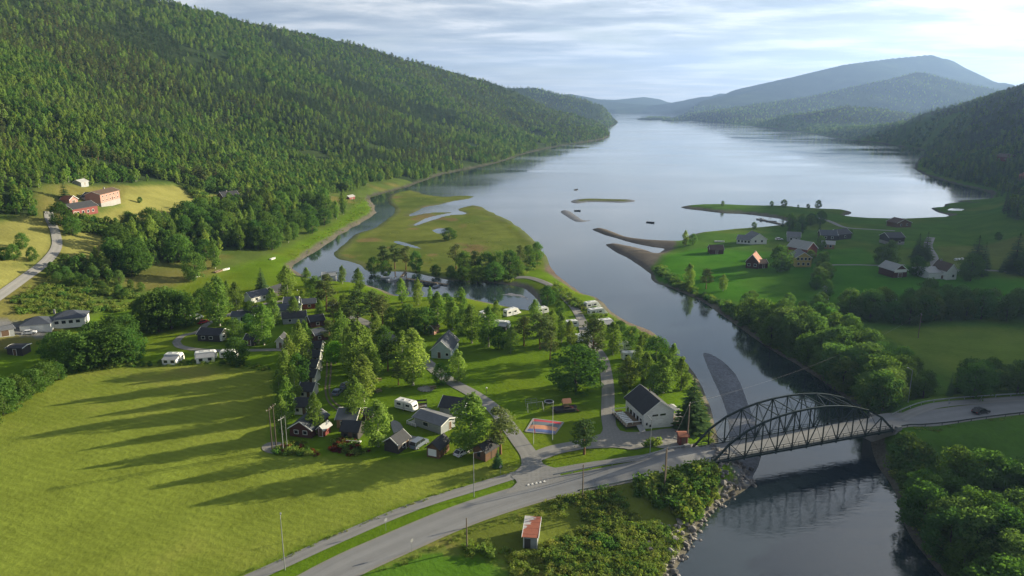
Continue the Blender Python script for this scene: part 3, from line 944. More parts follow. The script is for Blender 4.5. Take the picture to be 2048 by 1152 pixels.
def make_tree(kind, seed, lod=0):
    """returns (trunk mesh, crown mesh, nominal height)"""
    rng = np.random.default_rng(seed)
    k = [1.0, 0.28, 0.10][lod]
    grow = [1.0, 1.75, 2.7][lod]
    cl = []
    if kind == 'birch':
        H, Rm, z0 = 14.0, 2.9, 1.7
        for i in range(int(58 if lod == 0 else 26)):
            f = (i + rng.uniform()) / (58 if lod == 0 else 26)
            rr = Rm * prof('birch', f) * rng.uniform(0.25, 0.95)
            a = rng.uniform(0, 2 * math.pi)
            cl.append(((rr * math.cos(a), rr * math.sin(a), z0 + (H - z0 - 0.6) * f), (0.95, 0.95, 1.25) if f < 0.85 else (0.55, 0.55, 1.0), max(4, int((62 if lod == 0 else 40) * k * (58 / 26 if lod else 1)))))
        cr = leaf_cloud('birch_crown', cl, 'birch_leaf', rng, (0.24 if lod == 0 else 0.30) * grow, 0.1, droop=0.35)
        tr = trunk_mesh('birch_trunk', H * 0.9, 0.19, 'bark_birch', rng, 8, 0.22, 0.85, 2.0)
    elif kind in ('alder', 'bright', 'willow'):
        H, Rm, z0 = 11.0, 4.0, 0.9
        if kind == 'bright': Rm, z0 = 3.4, 1.8
        N = 70 if lod == 0 else 28
        for i in range(N):
            f = (i + rng.uniform()) / N
            rr = Rm * prof('alder', f) * rng.uniform(0.35, 1.0) ** 0.6
            a = rng.uniform(0, 2 * math.pi)
            s = rng.uniform(0.8, 1.35)
            cl.append(((rr * math.cos(a), rr * math.sin(a), z0 + (H - z0 - 1.0) * f), (1.15 * s, 1.15 * s, 0.95 * s), max(4, int((58 if lod == 0 else 36) * k * (70 / 28 if lod else 1)))))
        cr = leaf_cloud(kind + '_crown', cl, {'alder': 'alder_leaf', 'bright': 'bright_leaf', 'willow': 'willow_leaf'}[kind], rng, (0.26 if lod == 0 else 0.33) * grow, 0.25)
        tr = trunk_mesh(kind + '_trunk', H * 0.75, 0.24, 'bark_dark', rng, 8, 0.15, 0.8, 3.0)
    elif kind == 'pine':
        H, Rm, z0 = 14.0, 3.3, 4.6
        N = 44 if lod == 0 else 18
        for i in range(N):
            f = (i + rng.uniform()) / N
            rr = Rm * (1.0 - 0.72 * f ** 1.5) * (0.55 + 0.45 * math.sin(min(1, f * 2.2) * math.pi / 2)) * rng.uniform(0.3, 1.0)
            a = rng.uniform(0, 2 * math.pi)
            s = rng.uniform(0.75, 1.25)
            cl.append(((rr * math.cos(a), rr * math.sin(a), z0 + (H - z0 - 0.5) * f - 0.15 * rr), (1.15 * s, 1.15 * s, 0.55 * s), max(4, int(42 * k * (44 / 18 if lod else 1)))))
        cr = leaf_cloud('pine_crown', cl, 'pine_needle', rng, 0.27 * grow, 0.5)
        tr = trunk_mesh('pine_trunk', H * 0.93, 0.22, 'bark_pine', rng, 9, 0.34, 0.9, 2.4, 0.25)
    else:  # spruce: whorls of drooping boughs
        H, Rm, z0 = 15.0, 2.5, 0.9
        V = []
        lev = [20, 11, 6][lod]
        for L in range(lev):
            f = (L + rng.uniform(0, 0.6)) / lev
            z = z0 + (H - z0) * f
            rad = Rm * (1 - f) ** 0.85 + 0.15
            nb = max(4, int([15, 9, 6][lod] * (1 - 0.55 * f)))
            for b in range(nb):
                a = 2 * math.pi * (b + rng.uniform()) / nb
                ln = rad * rng.uniform(0.75, 1.1)
                out = np.array([math.cos(a), math.sin(a), -0.32 + 0.3 * f]); side = np.array([-math.sin(a), math.cos(a), 0.0])
                p0 = np.array([0, 0, z])
                sub = [3, 2, 1][lod]
                for q in range(sub):
                    t0, t1 = q / sub, (q + 1) / sub + 0.15
                    wd = ln * [0.26, 0.34, 0.5][lod] * (1.1 - 0.6 * t0)
                    A_ = p0 + out * ln * t0; B_ = p0 + out * ln * t1
                    M_ = (A_ + B_) / 2
                    tw = rng.uniform(-0.5, 0.5)
                    sd_ = side * wd + np.array([0, 0, tw * wd])
                    V += [A_, M_ + sd_ - np.array([0, 0, 0.18]), B_ - np.array([0, 0, 0.10]), M_ - sd_ - np.array([0, 0, 0.18])]
        V.append(np.array([0.16, 0, H - 1.1])); V.append(np.array([0, 0.16, H - 1.1])); V.append(np.array([0, 0, H + 0.3])); V.append(np.array([-0.16, -0.1, H - 1.1]))
        cr = cloud_mesh('spruce_crown', np.array(V), 'spruce_needle')
        tr = trunk_mesh('spruce_trunk', H * 0.95, 0.2, 'bark_dark', rng, 2, 0.1, 0.3, 1.0, 0.1)
    return tr, cr, H

PROTO = {k: [make_tree(k, 100 + 10 * i + j) for j in range(n)] for i, (k, n) in enumerate((('birch', 4), ('alder', 4), ('pine', 3), ('spruce', 3), ('willow', 3), ('bright', 1)))}
TREE_NAMES = {'birch': 'birch_tree', 'alder': 'alder_tree', 'pine': 'pine_tree', 'spruce': 'spruce_tree', 'willow': 'willow_tree', 'bright': 'maple_tree'}
_tn = [0]

def tree(kind, x, y, h, label, group=None, wide=1.0, z=None):
    rng = random.Random(_tn[0] * 7 + 3)
    _tn[0] += 1
    tr, cr, H = PROTO[kind][rng.randrange(len(PROTO[kind]))]
    if z is None:
        z = gz(x, y)
    e = thing(TREE_NAMES[kind], label, 'tree', (x, y, z - 0.05), rng.uniform(0, 6.28), group)
    s = h / H
    w = s * wide * rng.uniform(0.9, 1.1)
    e.scale = (w, w, s)
    for nm, me in (('trunk', tr), ('crown', cr)):
        o = bpy.data.objects.new(nm, me)
        COL.objects.link(o)
        o.parent = e
    return e

ORD = ['first', 'second', 'third', 'fourth', 'fifth', 'sixth', 'seventh', 'eighth', 'ninth', 'tenth', 'eleventh', 'twelfth', 'thirteenth', 'fourteenth', 'fifteenth', 'sixteenth', 'seventeenth', 'eighteenth', 'nineteenth', 'twentieth']

def tree_px(kind, px, yb, yt, label, group=None, wide=1.0):
    p = G(px, yb)
    top = at(px, yt, p[1])
    h = max(2.0, top[2] - p[2])
    wide *= 1.18
    return tree(kind, p[0], p[1], h, label, group, wide, p[2])

def tree_list(group, template, rows):
    for i, r_ in enumerate(rows):
        kind, px, yb, yt = r_[:4]
        wide = r_[4] if len(r_) > 4 else 1.0
        lab = template.replace('{}', ORD[min(i, 19)]) if '{}' in template else template
        tree_px(kind, px, yb, yt, lab, group, wide)

tree_list('birches behind the cabin row', '{} tree from the transformer poles along the hay field edge', [
    ('birch', 566, 870, 788, 0.95), ('birch', 576, 836, 752, 0.95), ('birch', 560, 806, 738, 0.85), ('birch', 592, 806, 730, 0.85), ('birch', 574, 778, 698, 0.9), ('alder', 600, 772, 705, 0.7),
    ('birch', 580, 752, 668, 0.9), ('birch', 604, 742, 640, 0.95), ('birch', 590, 726, 655, 0.85), ('birch', 612, 712, 640, 0.9)])
tree_list('birches beside the grass track', '{} birch up the camp from the brown cabin by the track', [
    ('birch', 633, 868, 783, 1.0), ('birch', 712, 846, 752, 1.05), ('birch', 728, 806, 708, 1.25), ('birch', 722, 775, 640, 1.2), ('birch', 742, 772, 680, 1.1),
    ('birch', 697, 730, 650, 1.2), ('birch', 684, 708, 618, 1.25), ('birch', 733, 738, 655, 1.2), ('birch', 706, 752, 668, 1.15)])
tree_px('birch', 757, 893, 798, 'tall birch standing over the dark cabin with white porch', None, 1.35)
tree_px('birch', 942, 902, 786, 'large full birch beside the grey service building', None, 1.75)
tree_px('pine', 1001, 908, 815, 'big pine beside the camp entrance road', None, 1.45)
tree_px('spruce', 995, 934, 898, 'small spruce at the edge of the entrance junction', None, 1.6)
tree_px('alder', 1150, 782, 688, 'lone broad tree on the open camp lawn', None, 1.15)
tree_px('pine', 1168, 909, 838, 'lone spreading pine on the grass by the entrance', None, 1.55)
tree_px('bright', 671, 727, 681, 'small bright green maple beside the grass track', None, 1.2)
tree_px('alder', 883, 768, 724, 'small round tree at the bend of the camp road', None, 0.9)
tree_px('birch', 916, 764, 698, 'birch just above the camp road bend', None, 1.4)
tree_px('spruce', 1383, 858, 755, 'tall spruce on the river bank behind the white building', None, 1.7)
tree_list('trees in the middle of the camp', '{} tree of the cluster left of the grey roofed white house', [
    ('pine', 776, 742, 676, 1.2), ('pine', 797, 770, 722, 1.3), ('birch', 826, 770, 656, 1.35), ('birch', 806, 738, 660, 1.25), ('birch', 840, 742, 672, 1.2), ('alder', 770, 700, 650, 0.9)])
tree_list('trees along the lagoon', '{} tree along the camp side of the lagoon', [
    ('birch', 614, 577, 534, 1.1), ('alder', 634, 603, 550, 0.8), ('pine', 653, 622, 548, 1.3), ('birch', 685, 568, 530, 1.2), ('birch', 718, 582, 535, 1.2), ('pine', 716, 655, 578, 1.35), ('pine', 745, 642, 580, 1.3),
    ('pine', 765, 648, 588, 1.3), ('birch', 804, 606, 556, 1.15), ('birch', 836, 610, 556, 1.15), ('alder', 816, 664, 604, 0.9), ('alder', 850, 668, 612, 0.9), ('birch', 876, 652, 582, 1.35),
    ('birch', 922, 630, 574, 1.2), ('birch', 905, 660, 600, 1.4)])
tree_list('trees round the upper caravans', '{} tree in the belt above the open lawn', [
    ('alder', 930, 668, 615, 0.85), ('birch', 944, 686, 608, 1.25), ('birch', 977, 694, 610, 1.15), ('birch', 993, 648, 600, 1.1), ('alder', 997, 697, 650, 0.8), ('birch', 1022, 706, 652, 1.2),
    ('pine', 1048, 691, 630, 1.2), ('pine', 1080, 698, 624, 1.3), ('birch', 1070, 652, 598, 1.1), ('pine', 1092, 690, 628, 1.2), ('birch', 1104, 672, 618, 1.1), ('birch', 1123, 684, 626, 1.2)])
tree_list('trees by the riverside lane', '{} tree along the riverside lane', [
    ('alder', 1120, 634, 600, 0.8), ('pine', 1186, 728, 632, 1.25), ('birch', 1226, 710, 642, 1.2), ('alder', 1262, 699, 650, 0.85), ('alder', 1250, 788, 768, 0.9), ('birch', 1253, 776, 712, 1.5),
    ('birch', 1290, 770, 702, 1.2), ('alder', 1311, 728, 670, 1.0), ('birch', 1326, 786, 712, 1.4), ('birch', 1346, 740, 686, 1.1), ('birch', 1362, 780, 712, 1.2), ('birch', 1306, 790, 728, 1.25), ('alder', 1095, 612, 570, 0.9), ('alder', 1108, 600, 575, 0.9)])
tree_list('trees around the upper cabins', '{} tree among the upper cabins', [
    ('birch', 440, 652, 550, 1.15), ('birch', 474, 622, 563, 1.2), ('spruce', 524, 580, 534, 1.6), ('birch', 576, 597, 530, 1.3), ('birch', 604, 606, 580, 1.2), ('birch', 528, 690, 606, 1.35),
    ('alder', 470, 682, 636, 1.0), ('alder', 474, 729, 672, 0.95), ('alder', 408, 622, 575, 0.9), ('birch', 550, 650, 598, 1.1), ('pine', 660, 690, 640, 1.2), ('alder', 498, 664, 626, 0.8)])
tree_list('trees beside the long white house', '{} tree in the thicket below the long white house', [
    ('alder', 112, 722, 662, 1.0), ('alder', 140, 732, 660, 1.1), ('alder', 172, 736, 664, 1.1), ('alder', 205, 730, 655, 1.1), ('alder', 238, 726, 650, 1.1), ('alder', 264, 722, 655, 0.9),
    ('alder', 190, 698, 640, 1.0), ('alder', 222, 690, 628, 1.0), ('alder', 256, 682, 626, 1.0)])
tree_list('dark trees between the white house and the camp', '{} dark tree from the white house towards the camp', [
    ('alder', 292, 660, 590, 1.0), ('alder', 318, 664, 578, 1.0), ('alder', 344, 658, 574, 1.0), ('alder', 372, 652, 580, 0.95), ('alder', 332, 640, 570, 0.9)])
tree_list('bushes at the field corner', '{} low tree along the far left edge of the hay field', [
    ('alder', 8, 828, 752, 0.9), ('alder', 36, 806, 748, 1.0), ('alder', 66, 790, 736, 1.0), ('alder', 92, 772, 722, 1.0), ('alder', 118, 760, 724, 0.9), ('alder', -20, 850, 770, 0.9), ('alder', 52, 800, 760, 0.9)])
tree_list('trees on the marsh edge', '{} tree of the clump on the marsh beside the lagoon', [
    ('alder', 748, 548, 512, 0.9), ('pine', 768, 540, 490, 1.2), ('pine', 790, 538, 488, 1.2), ('pine', 812, 540, 490, 1.2), ('alder', 832, 544, 500, 0.8), ('alder', 772, 552, 520, 0.9)])
tree_list('trees on the marsh point', '{} tree of the long clump on the marsh point', [
    ('pine', 912, 538, 486, 1.2), ('alder', 930, 544, 500, 0.9), ('pine', 950, 546, 500, 1.2), ('alder', 972, 548, 502, 0.9), ('alder', 995, 548, 500, 0.9), ('alder', 1018, 545, 498, 0.9), ('pine', 1040, 536, 490, 1.1),
    ('alder', 1058, 530, 488, 0.8), ('alder', 1074, 520, 482, 0.8), ('alder', 902, 556, 530, 1.0), ('alder', 926, 562, 532, 1.0), ('alder', 955, 566, 530, 1.0), ('alder', 990, 564, 522, 1.0), ('alder', 1036, 550, 518, 0.9), ('alder', 872, 552, 528, 1.0)])
tree_px('alder', 898, 480, 454, 'lone round bush beside the small marsh pond', None, 1.3)
tree_list('trees by the red farm', '{} tree near the red farm', [
    ('alder', 122, 452, 402, 1.0), ('alder', 46, 498, 464, 0.9), ('alder', 280, 406, 393, 1.0), ('alder', 28, 520, 486, 0.9), ('alder', 66, 522, 492, 0.9), ('alder', 10, 520, 494, 1.0), ('spruce', 130, 398, 360, 1.5), ('alder', 145, 470, 432, 1.0)])
tree_list('trees on the far bank pasture', '{} tree from the river on the shaded pasture', [
    ('birch', 1378, 574, 526, 1.3), ('pine', 1412, 578, 536, 1.3), ('birch', 1446, 582, 548, 1.2), ('alder', 1562, 542, 488, 1.0), ('birch', 1370, 492, 460, 1.0), ('alder', 1385, 490, 466, 0.8), ('alder', 1508, 457, 443, 0.9)])
tree_list('trees on the narrow spit', '{} tree along the narrow far spit', [
    ('alder', 1445, 412, 401, 0.8), ('alder', 1543, 413, 401, 0.8), ('alder', 1567, 414, 398, 1.0), ('alder', 1616, 417, 407, 0.9), ('alder', 1636, 417, 399, 0.8), ('alder', 1596, 416, 409, 0.8)])
tree_list('tall trees by the white farmhouse', '{} tree by the white farmhouse', [
    ('alder', 1780, 530, 478, 0.8), ('alder', 1762, 528, 490, 0.9), ('spruce', 1835, 515, 466, 1.5), ('spruce', 1850, 520, 462, 1.5), ('alder', 1832, 552, 510, 0.85), ('spruce', 1948, 548, 470, 1.7), ('alder', 1940, 562, 505, 0.9), ('spruce', 1966, 535, 482, 1.4),
    ('spruce', 2028, 545, 465, 1.7), ('alder', 2046, 550, 500, 0.8), ('spruce', 2004, 542, 518, 1.4), ('alder', 1996, 480, 463, 0.9), ('alder', 1700, 475, 458, 0.9), ('alder', 1640, 500, 470, 0.8)])

tree_list('scattered camp trees', '{} of the scattered trees between cabins and lagoon', [
    ('birch', 590, 640, 590, 1.2), ('pine', 668, 650, 596, 1.2), ('birch', 690, 640, 585, 1.2), ('pine', 700, 668, 612, 1.2), ('birch', 640, 640, 598, 1.1), ('birch', 752, 690, 622, 1.2), ('alder', 786, 660, 612, 0.9),
    ('birch', 860, 600, 572, 1.1), ('alder', 893, 620, 585, 0.9), ('birch', 545, 622, 575, 1.2), ('alder', 505, 640, 600, 0.9), ('birch', 420, 610, 562, 1.1), ('birch', 455, 600, 560, 1.1), ('pine', 1100, 720, 660, 1.2),
    ('birch', 1140, 690, 640, 1.1), ('birch', 1205, 680, 640, 1.1), ('alder', 1240, 672, 640, 0.9), ('birch', 1275, 745, 690, 1.2), ('alder', 1338, 760, 705, 0.9), ('birch', 1282, 716, 668, 1.1)])

def grove(poly_px_, n, kinds, hr, label, group, zed=3.0, gap=5.0, seed=1, wide=(0.9, 1.2)):
    poly = poly_px_ if isinstance(poly_px_, np.ndarray) else W2(poly_px_, zed)
    rng = random.Random(seed)
    lo, hi = poly.min(0), poly.max(0)
    pts = []
    tries = 0
    while len(pts) < n and tries < n * 60:
        tries += 1
        x, y = rng.uniform(lo[0], hi[0]), rng.uniform(lo[1], hi[1])
        if not inside(np.array([x]), np.array([y]), poly)[0]:
            continue
        if any((x - a) ** 2 + (y - b) ** 2 < gap * gap for a, b in pts):
            continue
        pts.append((x, y))
    zs = grid_z(np.array([p[0] for p in pts]), np.array([p[1] for p in pts]))
    azs = [math.atan2(p[0], p[1]) for p in pts]; rs = [math.hypot(*p) for p in pts]
    ra = np.argsort(np.argsort(azs)) / max(1, len(pts)); rd = np.argsort(np.argsort(rs)) / max(1, len(pts))
    WX = ['left end', 'left part', 'middle', 'right part', 'right end']; WY = ['near', 'central', 'far']
    for i_, ((x, y), z) in enumerate(zip(pts, zs)):
        if z < 0.4:
            continue
        k = rng.choice(kinds); h = rng.uniform(*hr)
        f = (h - hr[0]) / (hr[1] - hr[0])
        lab = label.replace('tree', ('tall ' if f > 0.66 else 'low ' if f < 0.33 else '') + {'bright': 'maple'}.get(k, k), 1)
        if n > 9:
            lab += ', ' + WY[min(2, int(rd[i_] * 3))] + ' ' + WX[min(4, int(ra[i_] * 5))]
        tree(k, x, y, h, lab, group, rng.uniform(*wide), float(z))

grove(poly_px([(205, 520), (260, 478), (330, 455), (420, 430), (500, 408), (600, 402), (690, 418), (690, 440), (640, 470), (560, 500), (480, 522), (430, 545), (380, 565), (310, 575), (250, 560), (200, 540)]), 78,
      ['alder', 'alder', 'alder', 'birch'], (11, 16), 'leafy tree in the dense grove below the red farm', 'trees of the grove below the red farm', gap=5.6, seed=3)
grove(poly_px([(110, 560), (150, 540), (220, 550), (300, 580), (270, 600), (200, 590), (130, 575)]), 16, ['alder', 'willow'], (4, 7), 'bushy tree at the lower edge of the grove', 'trees below the grove', gap=5.0, seed=4)
grove(poly_px([(230, 448), (330, 436), (420, 405), (470, 404), (600, 398), (500, 420), (330, 462), (250, 476)]), 12, ['birch', 'spruce', 'alder'], (7, 12), 'slim tree at the upper edge of the grove', 'trees at the upper edge of the grove', gap=6, seed=5)
grove([(1440, 628), (1500, 640), (1570, 660), (1650, 700), (1720, 745), (1780, 795), (1770, 835), (1735, 828), (1690, 790), (1630, 745), (1560, 700), (1480, 655)], 60, ['alder', 'willow', 'willow'], (9, 13),
      'broad tree in the belt along the river above the bridge', 'trees of the river belt above the bridge', 2.5, 3.9, 6, (1.0, 1.35))
grove([(1630, 640), (1700, 668), (1760, 715), (1830, 755), (1870, 790), (1820, 800), (1790, 775), (1720, 720)], 18, ['alder'], (8, 11), 'dark tree behind the river belt beside the hay field', 'dark trees behind the river belt', 4, 5.5, 7)
grove([(1890, 785), (1930, 770), (1985, 775), (1990, 800), (1900, 805)], 7, ['alder', 'spruce'], (7, 11), 'dark tree in the clump above the bend of the road', 'trees above the road bend', 5, 4.5, 8)
grove([(2030, 770), (2090, 775), (2090, 800), (2030, 795)], 4, ['alder'], (8, 10), 'dark tree past the clump above the road', 'trees past the clump', 5, 4.5, 9)
grove([(1620, 520), (1652, 522), (1656, 600), (1650, 625), (1618, 620), (1622, 570)], 13, ['alder', 'willow'], (6, 9), 'tree in the narrow belt running down between two pastures', 'trees between the pastures', 4, 4.2, 10)
grove([(1680, 610), (1760, 618), (1850, 600), (1950, 612), (2090, 615), (2090, 650), (1950, 640), (1850, 640), (1740, 640), (1690, 628)], 42, ['alder', 'alder', 'willow'], (7, 12), 'dark tree in the long hedge between pasture and field', 'trees of the long hedge', 4.4, 5.0, 11)
grove([(1838, 985), (1880, 972), (1940, 965), (2100, 970), (2100, 1230), (1960, 1230), (1890, 1120), (1852, 1060)], 62, ['alder', 'willow', 'willow', 'alder'], (7, 12),
      'leafy tree in the dense wood below the bridge', 'trees of the wood below the bridge', 4, 3.9, 12, (1.0, 1.3))
grove([(1560, 448), (1600, 440), (1650, 438), (1660, 455), (1620, 470), (1580, 462)], 14, ['alder', 'spruce'], (6, 10), 'dark tree among the houses by the boat bay', 'trees among the far houses', 4, 5, 13)
grove([(1475, 600), (1540, 606), (1620, 622), (1570, 650), (1500, 632)], 10, ['alder', 'willow'], (5, 8), 'tree on the river bank below the pasture', 'trees below the pasture', 3.5, 5, 14)
grove([(1990, 390), (2090, 380), (2090, 405), (1990, 405)], 14, ['alder', 'spruce'], (8, 13), 'dark tree at the foot of the right hillside', 'trees at the hillside foot', 5, 8, 15)

# ------------------------------------------------------------------ instanced woods and undergrowth
def scatter(name, label, protos, pts, idx, rot, scl, kind='stuff'):
    """one object: instances of the given meshes on points (geometry nodes)"""
    me = bpy.data.meshes.new(name)
    n = len(pts)
    me.vertices.add(n); me.vertices.foreach_set('co', np.asarray(pts, np.float32).ravel())
    a = me.attributes.new('pick', 'INT', 'POINT'); a.data.foreach_set('value', np.asarray(idx, np.int32))
    a = me.attributes.new('turn', 'FLOAT_VECTOR', 'POINT'); a.data.foreach_set('vector', np.asarray(rot, np.float32).ravel())
    a = me.attributes.new('grow', 'FLOAT_VECTOR', 'POINT'); a.data.foreach_set('vector', np.asarray(scl, np.float32).ravel())
    o = bpy.data.objects.new(name, me)
    COL.objects.link(o)
    tag(o, label, kind=kind)
    ng = bpy.data.node_groups.new(name, 'GeometryNodeTree')
    ng.interface.new_socket('Geometry', in_out='INPUT', socket_type='NodeSocketGeometry')
    ng.interface.new_socket('Geometry', in_out='OUTPUT', socket_type='NodeSocketGeometry')
    gi = ng.nodes.new('NodeGroupInput'); go = ng.nodes.new('NodeGroupOutput')
    ins = ng.nodes.new('GeometryNodeInstanceOnPoints')
    ins.inputs['Pick Instance'].default_value = True
    jn = ng.nodes.new('GeometryNodeGeometryToInstance')
    src = []
    for k, p in enumerate(protos):
        oi = ng.nodes.new('GeometryNodeObjectInfo')
        oi.inputs['Object'].default_value = p
        oi.inputs['As Instance'].default_value = False
        src.append(oi.outputs['Geometry'])
    for s in reversed(src):
        ng.links.new(s, jn.inputs[0])
    def attr(nm, typ):
        na = ng.nodes.new('GeometryNodeInputNamedAttribute')
        na.data_type = typ
        na.inputs['Name'].default_value = nm
        return na.outputs['Attribute']
    ng.links.new(gi.outputs[0], ins.inputs['Points'])
    ng.links.new(jn.outputs[0], ins.inputs['Instance'])
    ng.links.new(attr('pick', 'INT'), ins.inputs['Instance Index'])
    e2r = ng.nodes.new('FunctionNodeEulerToRotation')
    ng.links.new(attr('turn', 'FLOAT_VECTOR'), e2r.inputs[0])
    ng.links.new(e2r.outputs[0], ins.inputs['Rotation'])
    ng.links.new(attr('grow', 'FLOAT_VECTOR'), ins.inputs['Scale'])
    ng.links.new(ins.outputs[0], go.inputs[0])
    md = o.modifiers.new('scatter', 'NODES')
    md.node_group = ng
    return o

def proto_obj(name, meshes):
    """an unlinked source object: trunk and crown joined"""
    if len(meshes) == 1:
        return bpy.data.objects.new(name, meshes[0])
    bm = bmesh.new()
    mats = []
    for me in meshes:
        n0 = len(bm.faces)
        bm.from_mesh(me)
        bm.faces.ensure_lookup_table()
        for f in bm.faces[n0:]:
            f.material_index = len(mats)
        mats.append(me.materials[0])
    out = bpy.data.meshes.new(name)
    bm.to_mesh(out); bm.free()
    for m in mats:
        out.materials.append(m)
    return bpy.data.objects.new(name, out)

FK = ['birch', 'birch', 'pine', 'pine', 'spruce', 'spruce', 'spruce', 'alder', 'alder']
LOD1 = [make_tree(k, 900 + i, 1) for i, k in enumerate(FK)]
LOD_H = np.array([t[2] for t in LOD1])
LOD_OBJ = [proto_obj('source_%s' % FK[i], [t[0], t[1]]) for i, t in enumerate(LOD1)]

YOUNG = poly_px([(-60, 250), (60, 262), (150, 300), (170, 330), (120, 372), (60, 400), (-60, 430)])

def forest():
    pts = []
    r = 330.0
    rng = RNG
    while r < 5200:
        s = max(4.3, r * 0.0054)
        n = int(R(84) * r / s)
        a = R(-42) + R(84) * (np.arange(n) + rng.uniform(-0.5, 0.5, n)) / n
        q = r + rng.uniform(-0.5, 0.5, n) * s
        pts.append(np.stack([q * np.sin(a), q * np.cos(a), np.full(n, s)], 1))
        r += s * 0.9
    q = np.vstack(pts)
    x, y, s = q.T
    foot = sdist(x, y, FOOT_POLY, 5)
    sr = sdist(x, y, RIGHT_POLY, 60)
    isl = np.maximum(sdist(x, y, BARS[3][0], 30), sdist(x, y, BARS[4][0], 30))
    m = (foot > 1) | (sr > 4) | (isl > 4)
    x, y, s, foot, sr, isl = x[m], y[m], s[m], foot[m], sr[m], isl[m]
    z = grid_z(x, y)
    rr = np.hypot(x, y)
    ok = ((foot > 25) & (z > 2.0)) | ((sr > 10) & (z > 13)) | ((sr > 4) & (rr > 800) & (z > 2.2)) | ((foot > 1.5) & (rr > 800) & (z > 0.9))
    ok |= isl > 4
    for c in CLEAR:
        ok &= ~(sdist(x, y, c, 10) > -3)
    ok &= (isl > 4) | ~((sdist(x, y, LEFT_POLY, 10) < 2) & (sr < 3))
    ok &= (fbm(x, y, 55, 2, 313) < 0.27) | (rr > 2500)
    x, y, z, s, rr, foot = x[ok], y[ok], z[ok], s[ok], rr[ok], foot[ok]
    n = len(x)
    sp = fbm(x, y, 170, 3, 101) + fbm(x, y, 40, 2, 77) * 0.5
    pn = fbm(x, y, 220, 3, 202) + fbm(x, y, 30, 2, 7) * 0.5
    u = rng.uniform(size=n)
    edge = sstep(120, 20, foot) * (foot > -4)
    pick = np.where(u < 0.55, rng.integers(0, 2, n), rng.integers(7, 9, n))            # broadleaf
    pick = np.where((pn > 0.0) & (u > 0.3), rng.integers(2, 4, n), pick)                # pine
    spruce = (sp + (u - 0.5) * 0.30 - edge * 0.25) > 0.085
    spruce &= ~(sdist(x, y, YOUNG, 20) > 0)
    pick = np.where(spruce, rng.integers(4, 7, n), pick)
    h = rng.uniform(6.0, 10.5, n) + np.where(spruce, 3.0, 0) - 1.5 * (rr > 1500)
    h *= np.where(rng.uniform(size=n) < 0.25, rng.uniform(0.55, 0.85, n), rng.uniform(0.92, 1.2, n))
    young = (sdist(x, y, YOUNG, 20) > 0)
    h = np.where(young, rng.uniform(3.5, 6.5, n), h)
    sc = h * np.where(pick >= 4, 0.84, 0.90) / LOD_H[pick]
    wide = sc * rng.uniform(1.08, 1.42, n) * np.clip(s / 5.4, 1.0, 2.1) * np.where(pick >= 7, 0.75, 1.0)
    fat = np.clip(s / 14.0, 1.0, 1.3)
    scl = np.stack([wide, wide, sc * fat], 1)
    rot = np.stack([np.zeros(n), np.zeros(n), rng.uniform(0, 6.28, n)], 1)
    P3 = np.stack([x, y, z - 0.3], 1)
    left = x < 0.16 * y
    for nm, lab, mm in (('forest', 'mixed spruce pine and birch forest covering the sunlit hillside', left), ('shaded_forest', 'dark forest on the shaded hills across the fjord', ~left)):
        scatter(nm, lab, LOD_OBJ, P3[mm], pick[mm], rot[mm], scl[mm])
forest()

def bush_mesh(seed, m, n=7, size=0.16, leaves=26, h=1.0):
    rng = np.random.default_rng(seed)
    cl = []
    for i in range(n):
        a = rng.uniform(0, 6.28); q = rng.uniform(0, 0.75)
        s = rng.uniform(0.3, 0.6)
        cl.append(((q * math.cos(a), q * math.sin(a), rng.uniform(0.2, 0.85) * h), (s, s, s * 0.85), leaves))
    return leaf_cloud('bush', cl, m, rng, size, 0.3)
BUSH = [bpy.data.objects.new('source_bush', bush_mesh(50 + i, m, n, sz)) for i, (m, n, sz) in enumerate((('bush_leaf', 8, 0.17), ('alder_leaf', 8, 0.17), ('willow_leaf', 7, 0.16), ('weed_leaf', 6, 0.10), ('bush_leaf', 6, 0.12), ('red_leaf', 7, 0.14)))]

def brush(name, label, areas, seed):
    """areas = (polygon, count, picks, (hmin, hmax), shore margin)"""
    rng = np.random.default_rng(seed)
    X, Y, K, S = [], [], [], []
    for poly, cnt, picks, (h0, h1), clump in areas:
        poly = poly if isinstance(poly, np.ndarray) else W2(poly, 2.4)
        lo, hi = poly.min(0), poly.max(0)
        x = rng.uniform(lo[0], hi[0], cnt * 4); y = rng.uniform(lo[1], hi[1], cnt * 4)
        ok = inside(x, y, poly)
        if clump:
            ok &= (fbm(x, y, clump, 3, seed) + rng.uniform(-0.12, 0.12, len(x))) > -0.02
        x, y = x[ok][:cnt], y[ok][:cnt]
        X.append(x); Y.append(y); K.append(rng.choice(picks, len(x)))
        S.append(rng.uniform(h0, h1, len(x)) * rng.uniform(0.6, 1.0, len(x)))
    x = np.concatenate(X); y = np.concatenate(Y); k = np.concatenate(K); s = np.concatenate(S)
    z = grid_z(x, y)
    ok = z > 0.5
    d1 = seg_dist(x, y, MAIN_L[:, :2], False); d2 = seg_dist(x, y, MAIN_R[:, :2], False)
    ok &= (d1 > 5.0) & (d2 > 5.0)
    x, y, z, k, s = x[ok], y[ok], z[ok], k[ok], s[ok]
    n = len(x)
    scl = np.stack([s * rng.uniform(0.9, 1.4, n), s * rng.uniform(0.9, 1.4, n), s], 1)
    rot = np.stack([np.zeros(n), np.zeros(n), rng.uniform(0, 6.28, n)], 1)
    scatter(name, label, BUSH, np.stack([x, y, z - 0.1], 1), k, rot, scl)

